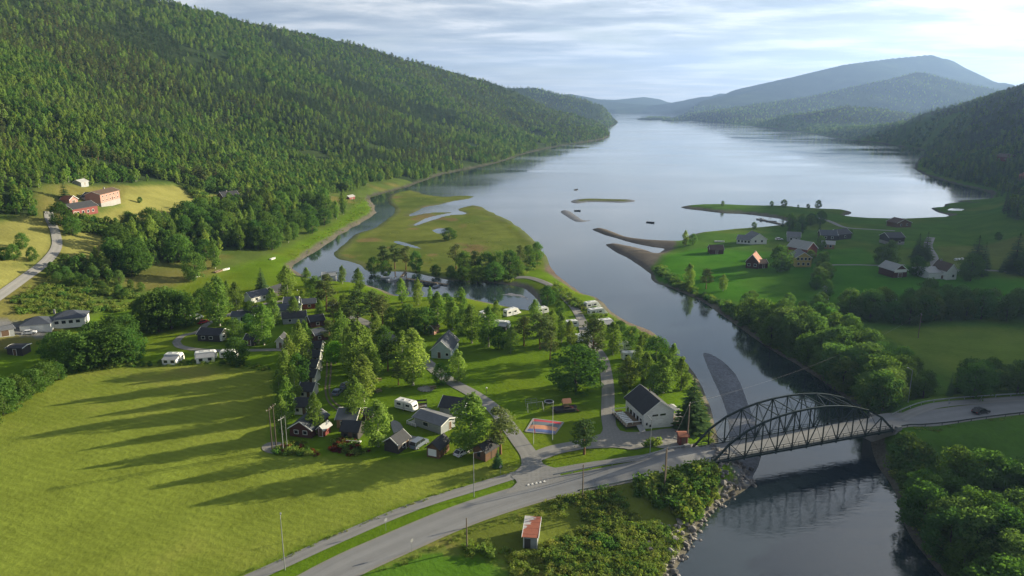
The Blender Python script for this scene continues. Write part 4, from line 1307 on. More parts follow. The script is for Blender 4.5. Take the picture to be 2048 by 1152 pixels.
brush('undergrowth', 'tangled weeds and young shrubs on the bank below the road', [
    ([(1080, 1000), (1200, 975), (1330, 958), (1425, 945), (1432, 975), (1405, 1030), (1375, 1075), (1335, 1130), (1290, 1240), (1080, 1240), (1095, 1130), (1080, 1060), (1070, 1030)], 2600, [0, 0, 2, 3, 3, 4, 4], (0.5, 1.5), 9.0),
    ([(1270, 985), (1340, 972), (1425, 948), (1432, 985), (1395, 1040), (1340, 1020), (1280, 1005)], 210, [0, 0, 1, 2], (1.3, 2.6), 0),
    ([(1120, 1090), (1260, 1060), (1330, 1080), (1320, 1150), (1260, 1240), (1090, 1240), (1110, 1130)], 160, [0, 2, 1], (1.0, 2.0), 8.0),
    ([(740, 1150), (900, 1075), (1060, 1008), (1300, 960), (1300, 985), (1080, 1040), (980, 1060), (800, 1140)], 900, [3, 3, 4], (0.25, 0.6), 0),
    ([(1000, 1100), (1080, 1105), (1085, 1150), (1020, 1150)], 60, [0, 3, 4], (0.6, 1.3), 0),
    ([(925, 1095), (975, 1090), (980, 1118), (930, 1118)], 14, [4, 0], (1.0, 1.8), 0)], 5)
brush('hedge_growth', 'bushes and tall weeds along the field edges and lanes', [
    ([(545, 905), (600, 880), (700, 880), (760, 885), (760, 905), (680, 915), (560, 912)], 150, [0, 1, 4, 5], (0.6, 1.6), 10.0),
    ([(660, 895), (705, 893), (705, 905), (665, 906)], 12, [5], (0.8, 1.4), 0),
    ([(480, 1150), (640, 1082), (800, 1017), (940, 967), (1030, 946), (1030, 950), (940, 973), (800, 1023), (640, 1090), (500, 1152)], 700, [3, 4, 4], (0.25, 0.55), 0),
    ([(1292, 898), (1315, 895), (1322, 912), (1295, 914)], 8, [1, 0], (1.4, 2.2), 0),
    ([(1095, 575), (1120, 565), (1160, 600), (1195, 615), (1215, 640), (1200, 650), (1160, 625)], 120, [0, 0, 4, 2], (0.8, 2.2), 0),
    ([(1210, 625), (1260, 655), (1310, 675), (1330, 700), (1300, 690), (1230, 655)], 90, [0, 4, 1], (0.8, 2.0), 0),
    ([(1385, 760), (1418, 810), (1432, 860), (1440, 900), (1420, 905), (1405, 860), (1380, 800)], 120, [0, 4, 4, 3], (0.6, 1.7), 0),
    ([(125, 740), (280, 726), (460, 722), (550, 738), (550, 744), (430, 731), (250, 735), (128, 750)], 200, [0, 4, 1], (0.4, 1.2), 0)], 6)
brush('bank_scrub', 'low willow scrub along the far bank and below the bridge', [
    ([(1310, 540), (1340, 560), (1410, 590), (1480, 640), (1560, 690), (1640, 745), (1720, 805), (1755, 850), (1770, 850), (1720, 780), (1600, 690), (1480, 615), (1360, 560), (1320, 530)], 700, [1, 2, 2, 4], (0.8, 2.6), 0),
    ([(1785, 915), (1805, 905), (1850, 915), (1870, 940), (1860, 1000), (1880, 1080), (1930, 1150), (1960, 1240), (1900, 1160), (1850, 1100), (1815, 1040), (1795, 980)], 620, [1, 2, 2, 4], (0.8, 2.6), 0),
    ([(1800, 870), (1880, 850), (2100, 830), (2100, 850), (1900, 880), (1850, 900)], 240, [3, 4], (0.3, 0.8), 0)], 7)
brush('slope_scrub', 'rough grass and shrubs on the slope above the long white house', [
    (poly_px([(20, 610), (60, 575), (110, 540), (160, 560), (250, 575), (330, 605), (280, 620), (180, 625), (60, 640)]), 700, [0, 3, 4, 4, 1], (0.5, 2.4), 18.0),
    (poly_px([(700, 400), (740, 395), (748, 425), (680, 470), (640, 495), (600, 520), (560, 520), (640, 470), (700, 430)]), 240, [3, 4], (0.4, 1.2), 0),
    (poly_px([(370, 375), (400, 382), (430, 415), (410, 412), (385, 392)]), 60, [1, 0], (2.0, 4.0), 0),
    (poly_px([(150, 436), (220, 452), (300, 470), (240, 480), (160, 460)]), 120, [1, 0], (2.0, 4.5), 0)], 8)
brush('marsh_growth', 'reeds and low shrubs scattered over the marsh', [
    (MARSH, 900, [3, 3, 4], (0.3, 0.8), 25.0),
    ([(735, 545), (830, 545), (900, 558), (1000, 565), (1060, 545), (1085, 515), (1080, 500), (1000, 545), (880, 545), (800, 530)], 260, [0, 1, 4], (0.9, 2.4), 0)], 9)
# ------------------------------------------------------------------ roads and paths
def strip(name, line, width, m, off, label, drape=True, kind='structure', n_across=5):
    line = np.asarray(line)
    d = np.gradient(line[:, :2], axis=0)
    d /= np.linalg.norm(d, axis=1)[:, None] + 1e-9
    nrm = np.stack([-d[:, 1], d[:, 0]], 1)
    ks = np.linspace(-0.5, 0.5, n_across)
    V = []
    wd = width if not np.isscalar(width) else np.full(len(line), width)
    for k in ks:
        q = line[:, :2] + nrm * (k * wd)[:, None]
        z = grid_z(q[:, 0], q[:, 1]) if drape else line[:, 2]
        V.append(np.column_stack([q, z + off]))
    V = np.stack(V, 1)
    N = len(line)
    vs = V.reshape(-1, 3)
    fs = [(i * n_across + j, (i + 1) * n_across + j, (i + 1) * n_across + j + 1, i * n_across + j + 1) for i in range(N - 1) for j in range(n_across - 1)]
    fs = [f[::-1] for f in fs]
    o = link_mesh(name, vs, fs, m)
    uv = o.data.uv_layers.new(name='UVMap')
    cum = np.concatenate([[0], np.cumsum(np.linalg.norm(np.diff(line[:, :2], axis=0), axis=1))])
    for lp in o.data.loops:
        vi = lp.vertex_index
        uv.data[lp.index].uv = (ks[vi % n_across] + 0.5, cum[vi // n_across])
    tag(o, label, kind=kind)
    return o

def lane(name, pts, width, m, off, label, n=8):
    g = smooth_open([G(*p) for p in pts], n)
    return strip(name, g, width, m, off, label)

def patch(name, pts, m, off, label, cell=2.0, z0=2.4):
    """a flat paved area laid over the ground"""
    q = np.array([G(*p)[:2] for p in pts])
    q = smooth_closed(q, 3)
    bm = bmesh.new()
    f = bm.faces.new([bm.verts.new((a, b, 0)) for a, b in q])
    for ax in (0, 1):
        for c in np.arange(q[:, ax].min() + cell, q[:, ax].max(), cell):
            co = [0, 0, 0]; no = [0, 0, 0]
            co[ax] = c; no[ax] = 1
            bmesh.ops.bisect_plane(bm, geom=bm.verts[:] + bm.edges[:] + bm.faces[:], plane_co=co, plane_no=no)
    bmesh.ops.triangulate(bm, faces=bm.faces[:])
    xy = np.array([v.co[:2] for v in bm.verts])
    zz = grid_z(xy[:, 0], xy[:, 1]) + off
    for v, z in zip(bm.verts, zz):
        v.co.z = z
    bmesh.ops.recalc_face_normals(bm, faces=bm.faces[:])
    if sum(fc.normal.z for fc in bm.faces) < 0:
        bmesh.ops.reverse_faces(bm, faces=bm.faces[:])
    me = bpy.data.meshes.new(name)
    bm.to_mesh(me); bm.free()
    me.uv_layers.new(name='UVMap')
    me.materials.append(MATS[m])
    o = bpy.data.objects.new(name, me); COL.objects.link(o)
    tag(o, label, kind='structure')
    return o

strip('road_shoulder', MAIN_L, 8.0, 'gravel_road', 0.012, 'narrow gravel shoulder under the main road', False)
strip('road_shoulder', MAIN_R, 8.2, 'gravel_road', 0.012, 'narrow gravel shoulder of the road past the bridge', False)
strip('road', MAIN_L, 6.9, 'asphalt', 0.05, 'grey asphalt main road curving up to the bridge', False)
strip('road', MAIN_R, 7.2, 'asphalt', 0.05, 'grey asphalt road leaving the bridge', False)
strip('cycle_path', CYCLE_R, 3.0, 'asphalt_old', 0.10, 'asphalt cycle path above the road past the bridge', False)
lane('cycle_path', [(300, 1245), (512, 1152), (670, 1080), (825, 1015), (960, 972), (1035, 949)], 3.4, 'asphalt_old', 0.08, 'asphalt cycle path between hay field and road')
lane('cycle_path', [(1095, 944), (1125, 939), (1175, 930), (1250, 920), (1310, 910), (1360, 901), (1395, 892)], 2.4, 'asphalt_old', 0.10, 'asphalt cycle path running along the rail to the bridge')
patch('junction', [(1022, 952), (1040, 935), (1052, 915), (1080, 912), (1086, 928), (1108, 936), (1130, 940), (1120, 950), (1128, 962), (1060, 978), (1010, 988), (1034, 966)], 'asphalt_old', 0.13, 'asphalt junction where the camp road meets the main road')
lane('camp_road', [(1062, 930), (1058, 910), (1040, 884), (1012, 846), (985, 815), (950, 790), (910, 768), (880, 748), (852, 724), (820, 700), (780, 674), (745, 652), (700, 632)], 4.2, 'asphalt_old', 0.09, 'narrow asphalt road through the camp')
lane('camp_road', [(1070, 915), (1110, 900), (1160, 890), (1205, 878), (1240, 866)], 4.6, 'asphalt_old', 0.11, 'asphalt link to the yard of the white building')
lane('riverside_lane', [(1222, 868), (1216, 830), (1216, 780), (1212, 745), (1204, 715), (1186, 690), (1170, 666), (1163, 640), (1146, 612), (1124, 590), (1100, 570), (1060, 556), (1020, 556)], 3.6, 'gravel_road', 0.12, 'grey gravel lane running up beside the river')
patch('gravel_yard', [(1120, 900), (1180, 884), (1205, 862), (1206, 830), (1226, 830), (1240, 862), (1290, 864), (1345, 858), (1368, 876), (1362, 892), (1320, 897), (1250, 898), (1180, 898)], 'gravel_road', 0.15, 'worn gravel yard in front of the white building')
patch('paved_yard', [(782, 842), (800, 846), (815, 868), (850, 878), (858, 886), (830, 888), (806, 884), (788, 868)], 'asphalt_old', 0.08, 'small asphalt yard among the front cabins')
patch('gravel_pad', [(524, 893), (545, 884), (580, 890), (585, 902), (555, 908), (530, 904)], 'gravel_road', 0.08, 'pale gravel pad at the transformer poles')
lane('dirt_track', [(655, 722), (653, 752), (651, 780), (656, 802), (672, 818), (690, 830)], 0.5, 'dirt_track', 0.09, 'worn wheel rut of the grass track, outer side')
lane('dirt_track', [(663, 722), (661, 752), (659, 780), (665, 800), (681, 814), (698, 824)], 0.5, 'dirt_track', 0.09, 'worn wheel rut of the grass track, inner side')
lane('gravel_lane', [(352, 684), (362, 694), (400, 700), (460, 702), (540, 700), (600, 700)], 2.6, 'gravel_road', 0.1, 'thin gravel lane past the white caravans')
lane('gravel_lane', [(352, 684), (366, 672), (396, 664), (412, 650), (432, 640), (480, 622), (540, 606), (590, 600)], 2.6, 'gravel_road', 0.12, 'gravel lane curving up among the upper cabins')
lane('farm_road', FARM_ROAD_PX, 4.0, 'asphalt_old', 0.25, 'grey farm road climbing past the mown meadows')
lane('farm_road', [(1652, 600), (1650, 560), (1652, 533), (1700, 530), (1760, 531), (1810, 530)], 2.2, 'gravel_road', 0.12, 'thin gravel track between the far pastures')
lane('farm_road', [(1872, 535), (1866, 512), (1856, 492), (1862, 475)], 4.5, 'gravel_road', 0.14, 'gravel drive of the white farmhouse')
lane('farm_road', [(1915, 540), (1975, 541), (2040, 546), (2120, 552)], 3.4, 'gravel_road', 0.12, 'gravel road past the tall dark trees')
lane('farm_road', [(1640, 436), (1662, 444), (1690, 455), (1740, 459), (1790, 462)], 3.5, 'gravel_road', 0.14, 'pale gravel road behind the far houses')
for px, w_ in ((1057, 0), (1065, 0), (1073, 0), (1081, 0), (1089, 0)):
    p = G(px, 971 - (px - 1057) * 0.22)
    mb = MB().add([(-0.3, -0.32, 0), (0.3, -0.32, 0), (0, 0.38, 0)], [(0, 1, 2)])
    o = mb.build('road_marking', 'white_paint', loc=(p[0], p[1], p[2] + 0.24))
    tag(o, 'white give way triangles painted at the junction mouth', kind='structure')

# ------------------------------------------------------------------ the truss bridge
mat('bridge_green', (0.016, 0.032, 0.031), 0.55, 0.22, 1.5, 0.0, 0.4)
mat('steel_dark', (0.09, 0.10, 0.10), 0.5, 0.2, 2.0, 0.5)
mat('galvanised', (0.42, 0.44, 0.45), 0.45, 0.15, 2.0, 0.6)
mat('concrete', (0.27, 0.265, 0.25), 0.9, 0.22, 0.8)

def bridge():
    L = float(np.linalg.norm(BR_B - BR_A))
    e = thing('truss_bridge', 'dark green steel truss bridge with arched top chords over the river', 'bridge', tuple(BR_A), math.atan2(BR_U[1], BR_U[0]))
    N = 12
    hs = [0, 4.0, 6.4, 7.8, 8.7, 9.2, 9.35, 9.2, 8.7, 7.8, 6.4, 4.0, 0]
    xs = [L * i / N for i in range(N + 1)]
    MB().box(L / 2, 0, -0.22, L, BR_W - 0.9, 0.5).build('deck', 'steel_dark', e)
    d = link_mesh('deck_surface', [(-0.3, -3.1, 0.06), (L + 0.3, -3.1, 0.06), (L + 0.3, 3.1, 0.06), (-0.3, 3.1, 0.06)], [(0, 1, 2, 3)], 'asphalt', e)
    uv = d.data.uv_layers.new(name='UVMap')
    for lp, c in zip(d.data.loops, ((0, 0), (0, L), (1, L), (1, 0))):
        uv.data[lp.index].uv = c
    for s in (-1, 1):
        y = s * BR_W / 2
        b0 = [(x, y, -0.25) for x in xs]; t0 = [(x, y, h - 0.25) for x, h in zip(xs, hs)]
        MB().bar(b0[0], b0[-1], 0.26, 0.45).build('bottom_chord', 'bridge_green', e)
        tc_ = MB()
        for i in range(N):
            tc_.bar(t0[i], t0[i + 1], 0.34, 0.40)
        tc_.build('top_chord', 'bridge_green', e)
        for i in range(1, N):
            MB().bar(b0[i], t0[i], 0.22, 0.20).build('vertical', 'bridge_green', e)
        for i in range(1, N):
            a, b = (b0, t0) if i % 2 == 0 else (t0, b0)
            if i < N - 1:
                MB().bar(a[i], b[i + 1], 0.18, 0.17).build('diagonal', 'bridge_green', e)
            if 1 <= i < N - 1:
                MB().bar(b[i], a[i + 1], 0.07, 0.07).build('counter_brace', 'bridge_green', e)
        for z, w_ in ((0.55, 0.09), (1.05, 0.11)):
            MB().bar((0, y - s * 0.35, z), (L, y - s * 0.35, z), 0.07, w_).build('rail', 'bridge_green', e)
        for i in range(0, 25):
            MB().box(L * i / 24, y - s * 0.35, 0.5, 0.08, 0.08, 1.0).build('rail_post', 'bridge_green', e)
    for i in range(3, 10):
        MB().bar((xs[i], -BR_W / 2, hs[i] - 0.3), (xs[i], BR_W / 2, hs[i] - 0.3), 0.15, 0.2).build('cross_strut', 'bridge_green', e)
    for i in range(3, 9):
        k = 1 if i % 2 else -1
        MB().bar((xs[i], -k * BR_W / 2, hs[i] - 0.3), (xs[i + 1], k * BR_W / 2, hs[i + 1] - 0.3), 0.1, 0.1).build('top_brace', 'bridge_green', e)
    for i in range(N + 1):
        MB().bar((xs[i], -BR_W / 2, -0.62), (xs[i], BR_W / 2, -0.62), 0.25, 0.4).build('floor_beam', 'bridge_green', e)
    for x, dr in ((-1.1, 1), (L + 1.1, -1)):
        MB().box(x, 0, -4.2, 2.2, BR_W + 1.4, 7.4).build('abutment', 'concrete', e)
        for s in (-1, 1):
            MB().box(x - dr * 0.2, s * (BR_W / 2 + 0.2), 0.1, 1.4, 0.9, 1.3).build('parapet_pier', 'concrete', e)
bridge()

def guard_rail(pts, label, off=0.0, step=4.0, m='galvanised'):
    g = np.array(pts)
    p = smooth_open(g, 8)
    e = thing('guard_rail', label, 'guard rail', tuple(p[0]))
    o = p[0]
    mb = MB()
    for i in range(len(p) - 1):
        a, b = p[i] - o, p[i + 1] - o
        mb.bar((a[0], a[1], a[2] + 0.62), (b[0], b[1], b[2] + 0.62), 0.06, 0.32)
    mb.build('rail', m, e)
    acc = 0; last = p[0]
    for q in p:
        if np.linalg.norm(q - last) >= step or q is p[0]:
            MB().box(0, 0, 0.32, 0.12, 0.1, 0.7).build('post', m, e, loc=tuple(q - o))
            last = q
    return e

def offset_line(line, i0, i1, off):
    d = np.gradient(line[:, :2], axis=0); d /= np.linalg.norm(d, axis=1)[:, None]
    q = line.copy(); q[:, 0] += -d[:, 1] * off; q[:, 1] += d[:, 0] * off
    return q[i0:i1]
nl = len(MAIN_L)
guard_rail(offset_line(MAIN_L, nl - 24, nl, -4.0)[::4], 'steel guard rail on the near side of the road before the bridge')
guard_rail(offset_line(MAIN_L, nl - 26, nl, 4.0)[::4], 'steel guard rail on the camp side of the road before the bridge')
guard_rail(offset_line(MAIN_R, 0, len(MAIN_R), -4.1)[::5], 'low dark guard rail on the near side of the road past the bridge', m='steel_dark')
guard_rail(offset_line(CYCLE_R, 0, len(CYCLE_R), 2.0)[::5], 'pale guard rail along the cycle path past the bridge')

# ------------------------------------------------------------------ stones along the bank
def stone_mesh(seed):
    rng = np.random.default_rng(seed)
    bm = bmesh.new()
    bmesh.ops.create_icosphere(bm, subdivisions=1, radius=0.5)
    for v in bm.verts:
        v.co *= rng.uniform(0.7, 1.15)
        v.co.z *= 0.72
    me = bpy.data.meshes.new('stone'); bm.to_mesh(me); bm.free()
    me.materials.append(MATS['stone'])
    return me
def stone_material():
    m, t, b = principled('stone')
    oi = nd(t, 'ShaderNodeObjectInfo'); tc = nd(t, 'ShaderNodeTexCoord')
    n = noise(t, tc.outputs['Object'], 3.0, 4, 0.6)
    f = mathn(t, 'ADD', mathn(t, 'MULTIPLY', oi.outputs['Random'], 0.6), mathn(t, 'MULTIPLY', n, 0.4))
    t.links.new(ramp(t, f, [(0.2, (0.11, 0.105, 0.10)), (0.6, (0.21, 0.195, 0.18)), (0.9, (0.36, 0.33, 0.30))]), b.inputs['Base Color'])
    b.inputs['Roughness'].default_value = 0.9
    MATS['stone'] = m
stone_material()
STONES = [stone_mesh(i) for i in range(6)]

def riprap():
    e = thing('stone_bank', 'bank of tumbled grey boulders along the river below the bridge', 'stone bank', tuple(G(1440, 985)))
    o0 = np.array(e.location)
    line = smooth_open([P(a, b, 0) for a, b in [(1335, 1165), (1352, 1130), (1374, 1095), (1400, 1050), (1436, 1008), (1472, 986), (1500, 968), (1500, 950), (1478, 935), (1455, 922)]], 12)
    d = np.gradient(line[:, :2], axis=0); d /= np.linalg.norm(d, axis=1)[:, None]
    rng = random.Random(21)
    pts = []
    for i in range(560):
        k = rng.randrange(len(line))
        t = rng.uniform(-0.6, 5.2 + 2.0 * (k > 60))
        p = line[k, :2] + np.array([-d[k, 1], d[k, 0]]) * t + np.array([rng.uniform(-1, 1), rng.uniform(-1, 1)])
        pts.append((p[0], p[1], rng.uniform(0.6, 1.25) if rng.random() < 0.85 else rng.uniform(1.2, 1.9)))
    pts.sort(key=lambda q: -q[2])
    zs = grid_z(np.array([q[0] for q in pts]), np.array([q[1] for q in pts]))
    mb = MB()
    for i, ((x, y, s), z) in enumerate(zip(pts, zs)):
        z = max(z, -0.3) + rng.uniform(-0.05, 0.30) * s
        if i < 290:
            o = bpy.data.objects.new('stone', STONES[i % 6]); COL.objects.link(o)
            o.parent = e
            o.location = (x - o0[0], y - o0[1], z - o0[2])
            o.rotation_euler = (rng.uniform(-0.6, 0.6), rng.uniform(-0.6, 0.6), rng.uniform(0, 6.3))
            o.scale = (s, s * rng.uniform(0.7, 1.0), s)
        else:
            rot = Matrix.Rotation(rng.uniform(0, 6.3), 3, 'Z') @ Matrix.Rotation(rng.uniform(-0.6, 0.6), 3, 'X')
            me = STONES[i % 6]
            mb.add([rot @ v.co * s + Vector((x - o0[0], y - o0[1], z - o0[2])) for v in me.vertices], [tuple(p.vertices) for p in me.polygons])
    o = mb.build('stones', 'stone', e)
    tag(o, kind='stuff')
riprap()

# ------------------------------------------------------------------ poles, lamps, signs
mat('pole_wood', (0.20, 0.16, 0.12), 0.9, 0.25, 2.0, streak=(8, 8, 0.6))
mat('pole_steel', (0.36, 0.37, 0.37), 0.5, 0.12, 2.0, 0.4)
mat('lamp_white', (0.75, 0.75, 0.72), 0.4, 0.05)
mat('sign_grey', (0.25, 0.26, 0.27), 0.5, 0.1)
mat('wire', (0.25, 0.25, 0.26), 0.5, 0.05)

def street_lamp(px, py, h, label, arm=(-1.0, 0.3)):
    p = G(px, py)
    e = thing('street_lamp', label, 'street lamp', tuple(p), 0, 'street lamps along the road')
    MB().tube((0, 0, -0.3), (0, 0, h), 0.10, 0.06, 8).build('pole', 'pole_steel', e)
    a = Vector((arm[0], arm[1], 0.0)) * 1.3
    MB().tube((0, 0, h - 0.05), (a.x, a.y, h + 0.15), 0.05, 0.04, 6).build('arm', 'pole_steel', e)
    hd = MB().box(0, 0, 0, 0.62, 0.26, 0.14, 0.8)
    o = hd.build('lamp_head', 'sign_grey', e, loc=(a.x * 1.15, a.y * 1.15, h + 0.16)); o.rotation_euler = (0, 0, math.atan2(a.y, a.x))
    return e, p
LAMPS = [(570, 1140, 10.0, 'slim street lamp between cycle path and road by the hay field'), (948, 994, 10.0, 'slim street lamp beside the cycle path left of the junction'),
         (1300, 905, 8.0, 'street lamp standing in the round bush by the gravel yard'), (1816, 805, 9.0, 'slim street lamp beyond the bridge by the dark trees')]
for px, py, h, lab in LAMPS:
    street_lamp(px, py, h, lab, (-0.3, 1.0) if px != 948 else (1.0, 0.2))

def utility_pole(px, py, h, label, bars=1, m='pole_wood', rz=1.2, double=False, r=0.17):
    p = G(px, py)
    e = thing('utility_pole', label, 'utility pole', tuple(p), rz, 'wooden utility poles')
    for k in ((-0.45, 0.45) if double else (0,)):
        MB().tube((k, 0, -0.3), (k, 0, h), r, r * 0.65, 8).build('pole', m, e)
    for b in range(bars):
        MB().box(0, 0, h - 0.5 - 0.8 * b, 2.0, 0.10, 0.11).build('crossarm', m, e)
        for x in (-0.85, 0, 0.85):
            MB().tube((x, 0, h - 0.42 - 0.8 * b), (x, 0, h - 0.18 - 0.8 * b), 0.05, 0.04, 6).build('insulator', 'lamp_white', e)
    return p, h
POLES = [utility_pole(1165, 996, 7.6, 'thin dark wooden pole on the verge opposite the junction', 0),
         utility_pole(1329, 978, 9.2, 'thick wooden double pole in the bushes near the bridge', 0, double=True),
         utility_pole(934, 1100, 6.6, 'wooden pole on the verge below the road', 0),
         utility_pole(1374, 890, 10.5, 'wooden pole beside the red kiosk at the bridge', 1),
         utility_pole(545, 902, 11.0, 'dark pole nearest the hay field in the transformer group', 1, 'bark_dark'),
         utility_pole(553, 898, 11.5, 'tall dark pole beside it in the transformer group', 1, 'bark_dark'),
         utility_pole(567, 903, 8.8, 'pale pole with lamp arm in the transformer group', 1, 'pole_steel', r=0.11),
         utility_pole(575, 899, 8.8, 'thin pale pole nearest the cabins in the transformer group', 0, 'pole_steel', r=0.08),
         utility_pole(1836, 676, 9.0, 'thin pole standing in the field behind the river belt', 1)]
def wire(a, b, label, sag=1.5):
    n = 14
    mb = MB()
    pts = []
    for i in range(n + 1):
        t = i / n
        p = a + (b - a) * t
        pts.append((p[0], p[1], p[2] - 4 * sag * t * (1 - t)))
    for i in range(n):
        mb.tube(pts[i], pts[i + 1], 0.014, None, 4)
    o = mb.build('power_line', 'wire')
    tag(o, label, 'power line')
def top(i):
    p, h = POLES[i]
    return p + np.array([0, 0, h - 0.2])
wire(top(3), top(8), 'thin power line crossing the river above the bridge', 3.0)
wire(top(3), top(1), 'thin power line from the kiosk pole over the road', 0.5)
wire(top(1), top(0), 'thin power line along the road verge', 0.8)
wire(top(0), top(2), 'thin power line down the verge to the lower pole', 0.8)

def road_sign(px, py, h, shape, label, rz):
    p = G(px, py)
    e = thing('road_sign', label, 'road sign', tuple(p), rz)
    MB().tube((0, 0, -0.2), (0, 0, h), 0.035, None, 6).build('post', 'pole_steel', e)
    mb = MB()
    if shape == 'round':
        mb.tube((0, -0.05, h - 0.3), (0, -0.08, h - 0.3), 0.36, None, 16)
    else:
        mb.add([(-0.42, -0.05, h - 0.55), (0.42, -0.05, h - 0.55), (0, -0.05, h + 0.18), (-0.42, -0.08, h - 0.55), (0.42, -0.08, h - 0.55), (0, -0.08, h + 0.18)],
               [(0, 1, 2), (5, 4, 3), (0, 3, 4, 1), (1, 4, 5, 2), (2, 5, 3, 0)])
    mb.build('sign_plate', 'sign_grey', e)
road_sign(772, 1062, 2.7, 'round', 'round road sign seen from behind between path and road', 0.9)
road_sign(824, 1104, 2.7, 'round', 'road sign seen from behind on the lower verge', 0.9)
road_sign(1026, 966, 2.4, 'tri', 'small sign on the grass tip at the junction', 0.5)
road_sign(1001, 948, 2.2, 'tri', 'small sign in front of the little spruce', 0.5)
road_sign(1897, 815, 1.6, 'round', 'small sign on the verge past the bridge', 0.3)

def garden_lamp(px, py, label):
    p = G(px, py)
    e = thing('garden_lamp', label, 'lamp', tuple(p))
    MB().tube((0, 0, -0.1), (0, 0, 1.5), 0.05, None, 6).build('post', 'steel_dark', e)
    bm = bmesh.new(); bmesh.ops.create_uvsphere(bm, u_segments=12, v_segments=8, radius=0.24)
    me = bpy.data.meshes.new('globe'); bm.to_mesh(me); bm.free(); me.materials.append(MATS['lamp_white'])
    o = bpy.data.objects.new('globe', me); COL.objects.link(o); o.parent = e; o.location = (0, 0, 1.7)
garden_lamp(973, 787, 'white globe lamp on a short post on the open lawn')
garden_lamp(1022, 706, 'white globe lamp under the trees above the lawn')
garden_lamp(595, 588, 'white globe lamp among the upper cabins')
# ------------------------------------------------------------------ houses
siding('wood_white', (0.72, 0.72, 0.70)); siding('wood_offwhite', (0.62, 0.60, 0.55)); siding('wood_grey', (0.30, 0.32, 0.33)); siding('wood_dark', (0.055, 0.05, 0.048))
siding('wood_brown', (0.15, 0.085, 0.05), vertical=True); siding('wood_red', (0.19, 0.048, 0.040), vertical=True); siding('wood_pink', (0.40, 0.22, 0.18)); siding('wood_yellow', (0.48, 0.36, 0.12))
siding('wood_tan', (0.34, 0.21, 0.11)); siding('wood_blue', (0.42, 0.50, 0.54)); siding('wood_darkred', (0.085, 0.035, 0.028))
mat('roof_charcoal', (0.045, 0.047, 0.052), 0.7, 0.25, 2.0); mat('roof_grey', (0.17, 0.175, 0.185), 0.65, 0.2, 1.5); mat('roof_blue', (0.075, 0.085, 0.105), 0.6, 0.2, 1.5)
mat('roof_brown', (0.11, 0.075, 0.055), 0.8, 0.25, 2.0); mat('roof_red', (0.32, 0.12, 0.07), 0.75, 0.25, 2.0); mat('roof_light', (0.38, 0.38, 0.37), 0.6, 0.15, 1.5)
mat('trim_white', (0.78, 0.78, 0.75), 0.5, 0.06); mat('trim_dark', (0.06, 0.055, 0.05), 0.6, 0.1); mat('door_brown', (0.13, 0.08, 0.05), 0.6, 0.15); mat('timber', (0.26, 0.19, 0.12), 0.8, 0.25, 2.0, streak=(1, 1, 6))
mat('stone_base', (0.30, 0.29, 0.28), 0.9, 0.2, 1.2)

def opening(par, side, L, D, u, z, w, h, door=False, trim='trim_white', m='glass'):
    """a framed window or door standing proud of its wall"""
    f = MB(); g = MB()
    t = 0.05
    if side in 'fb':
        y = -D / 2 if side == 'f' else D / 2; s = -1 if side == 'f' else 1
        f.box(u, y + s * 0.025, z + h / 2, w + 0.2, t, h + 0.2); g.box(u, y + s * 0.045, z + h / 2, w, 0.04, h)
    else:
        x = -L / 2 if side == 'l' else L / 2; s = -1 if side == 'l' else 1
        f.box(x + s * 0.025, u, z + h / 2, t, w + 0.2, h + 0.2); g.box(x + s * 0.045, u, z + h / 2, 0.04, w, h)
    if door:
        o = f.build('door', trim, par); g.build('door_leaf', 'door_brown', o)
    else:
        o = f.build('window', trim, par); g.build('pane', m, o)

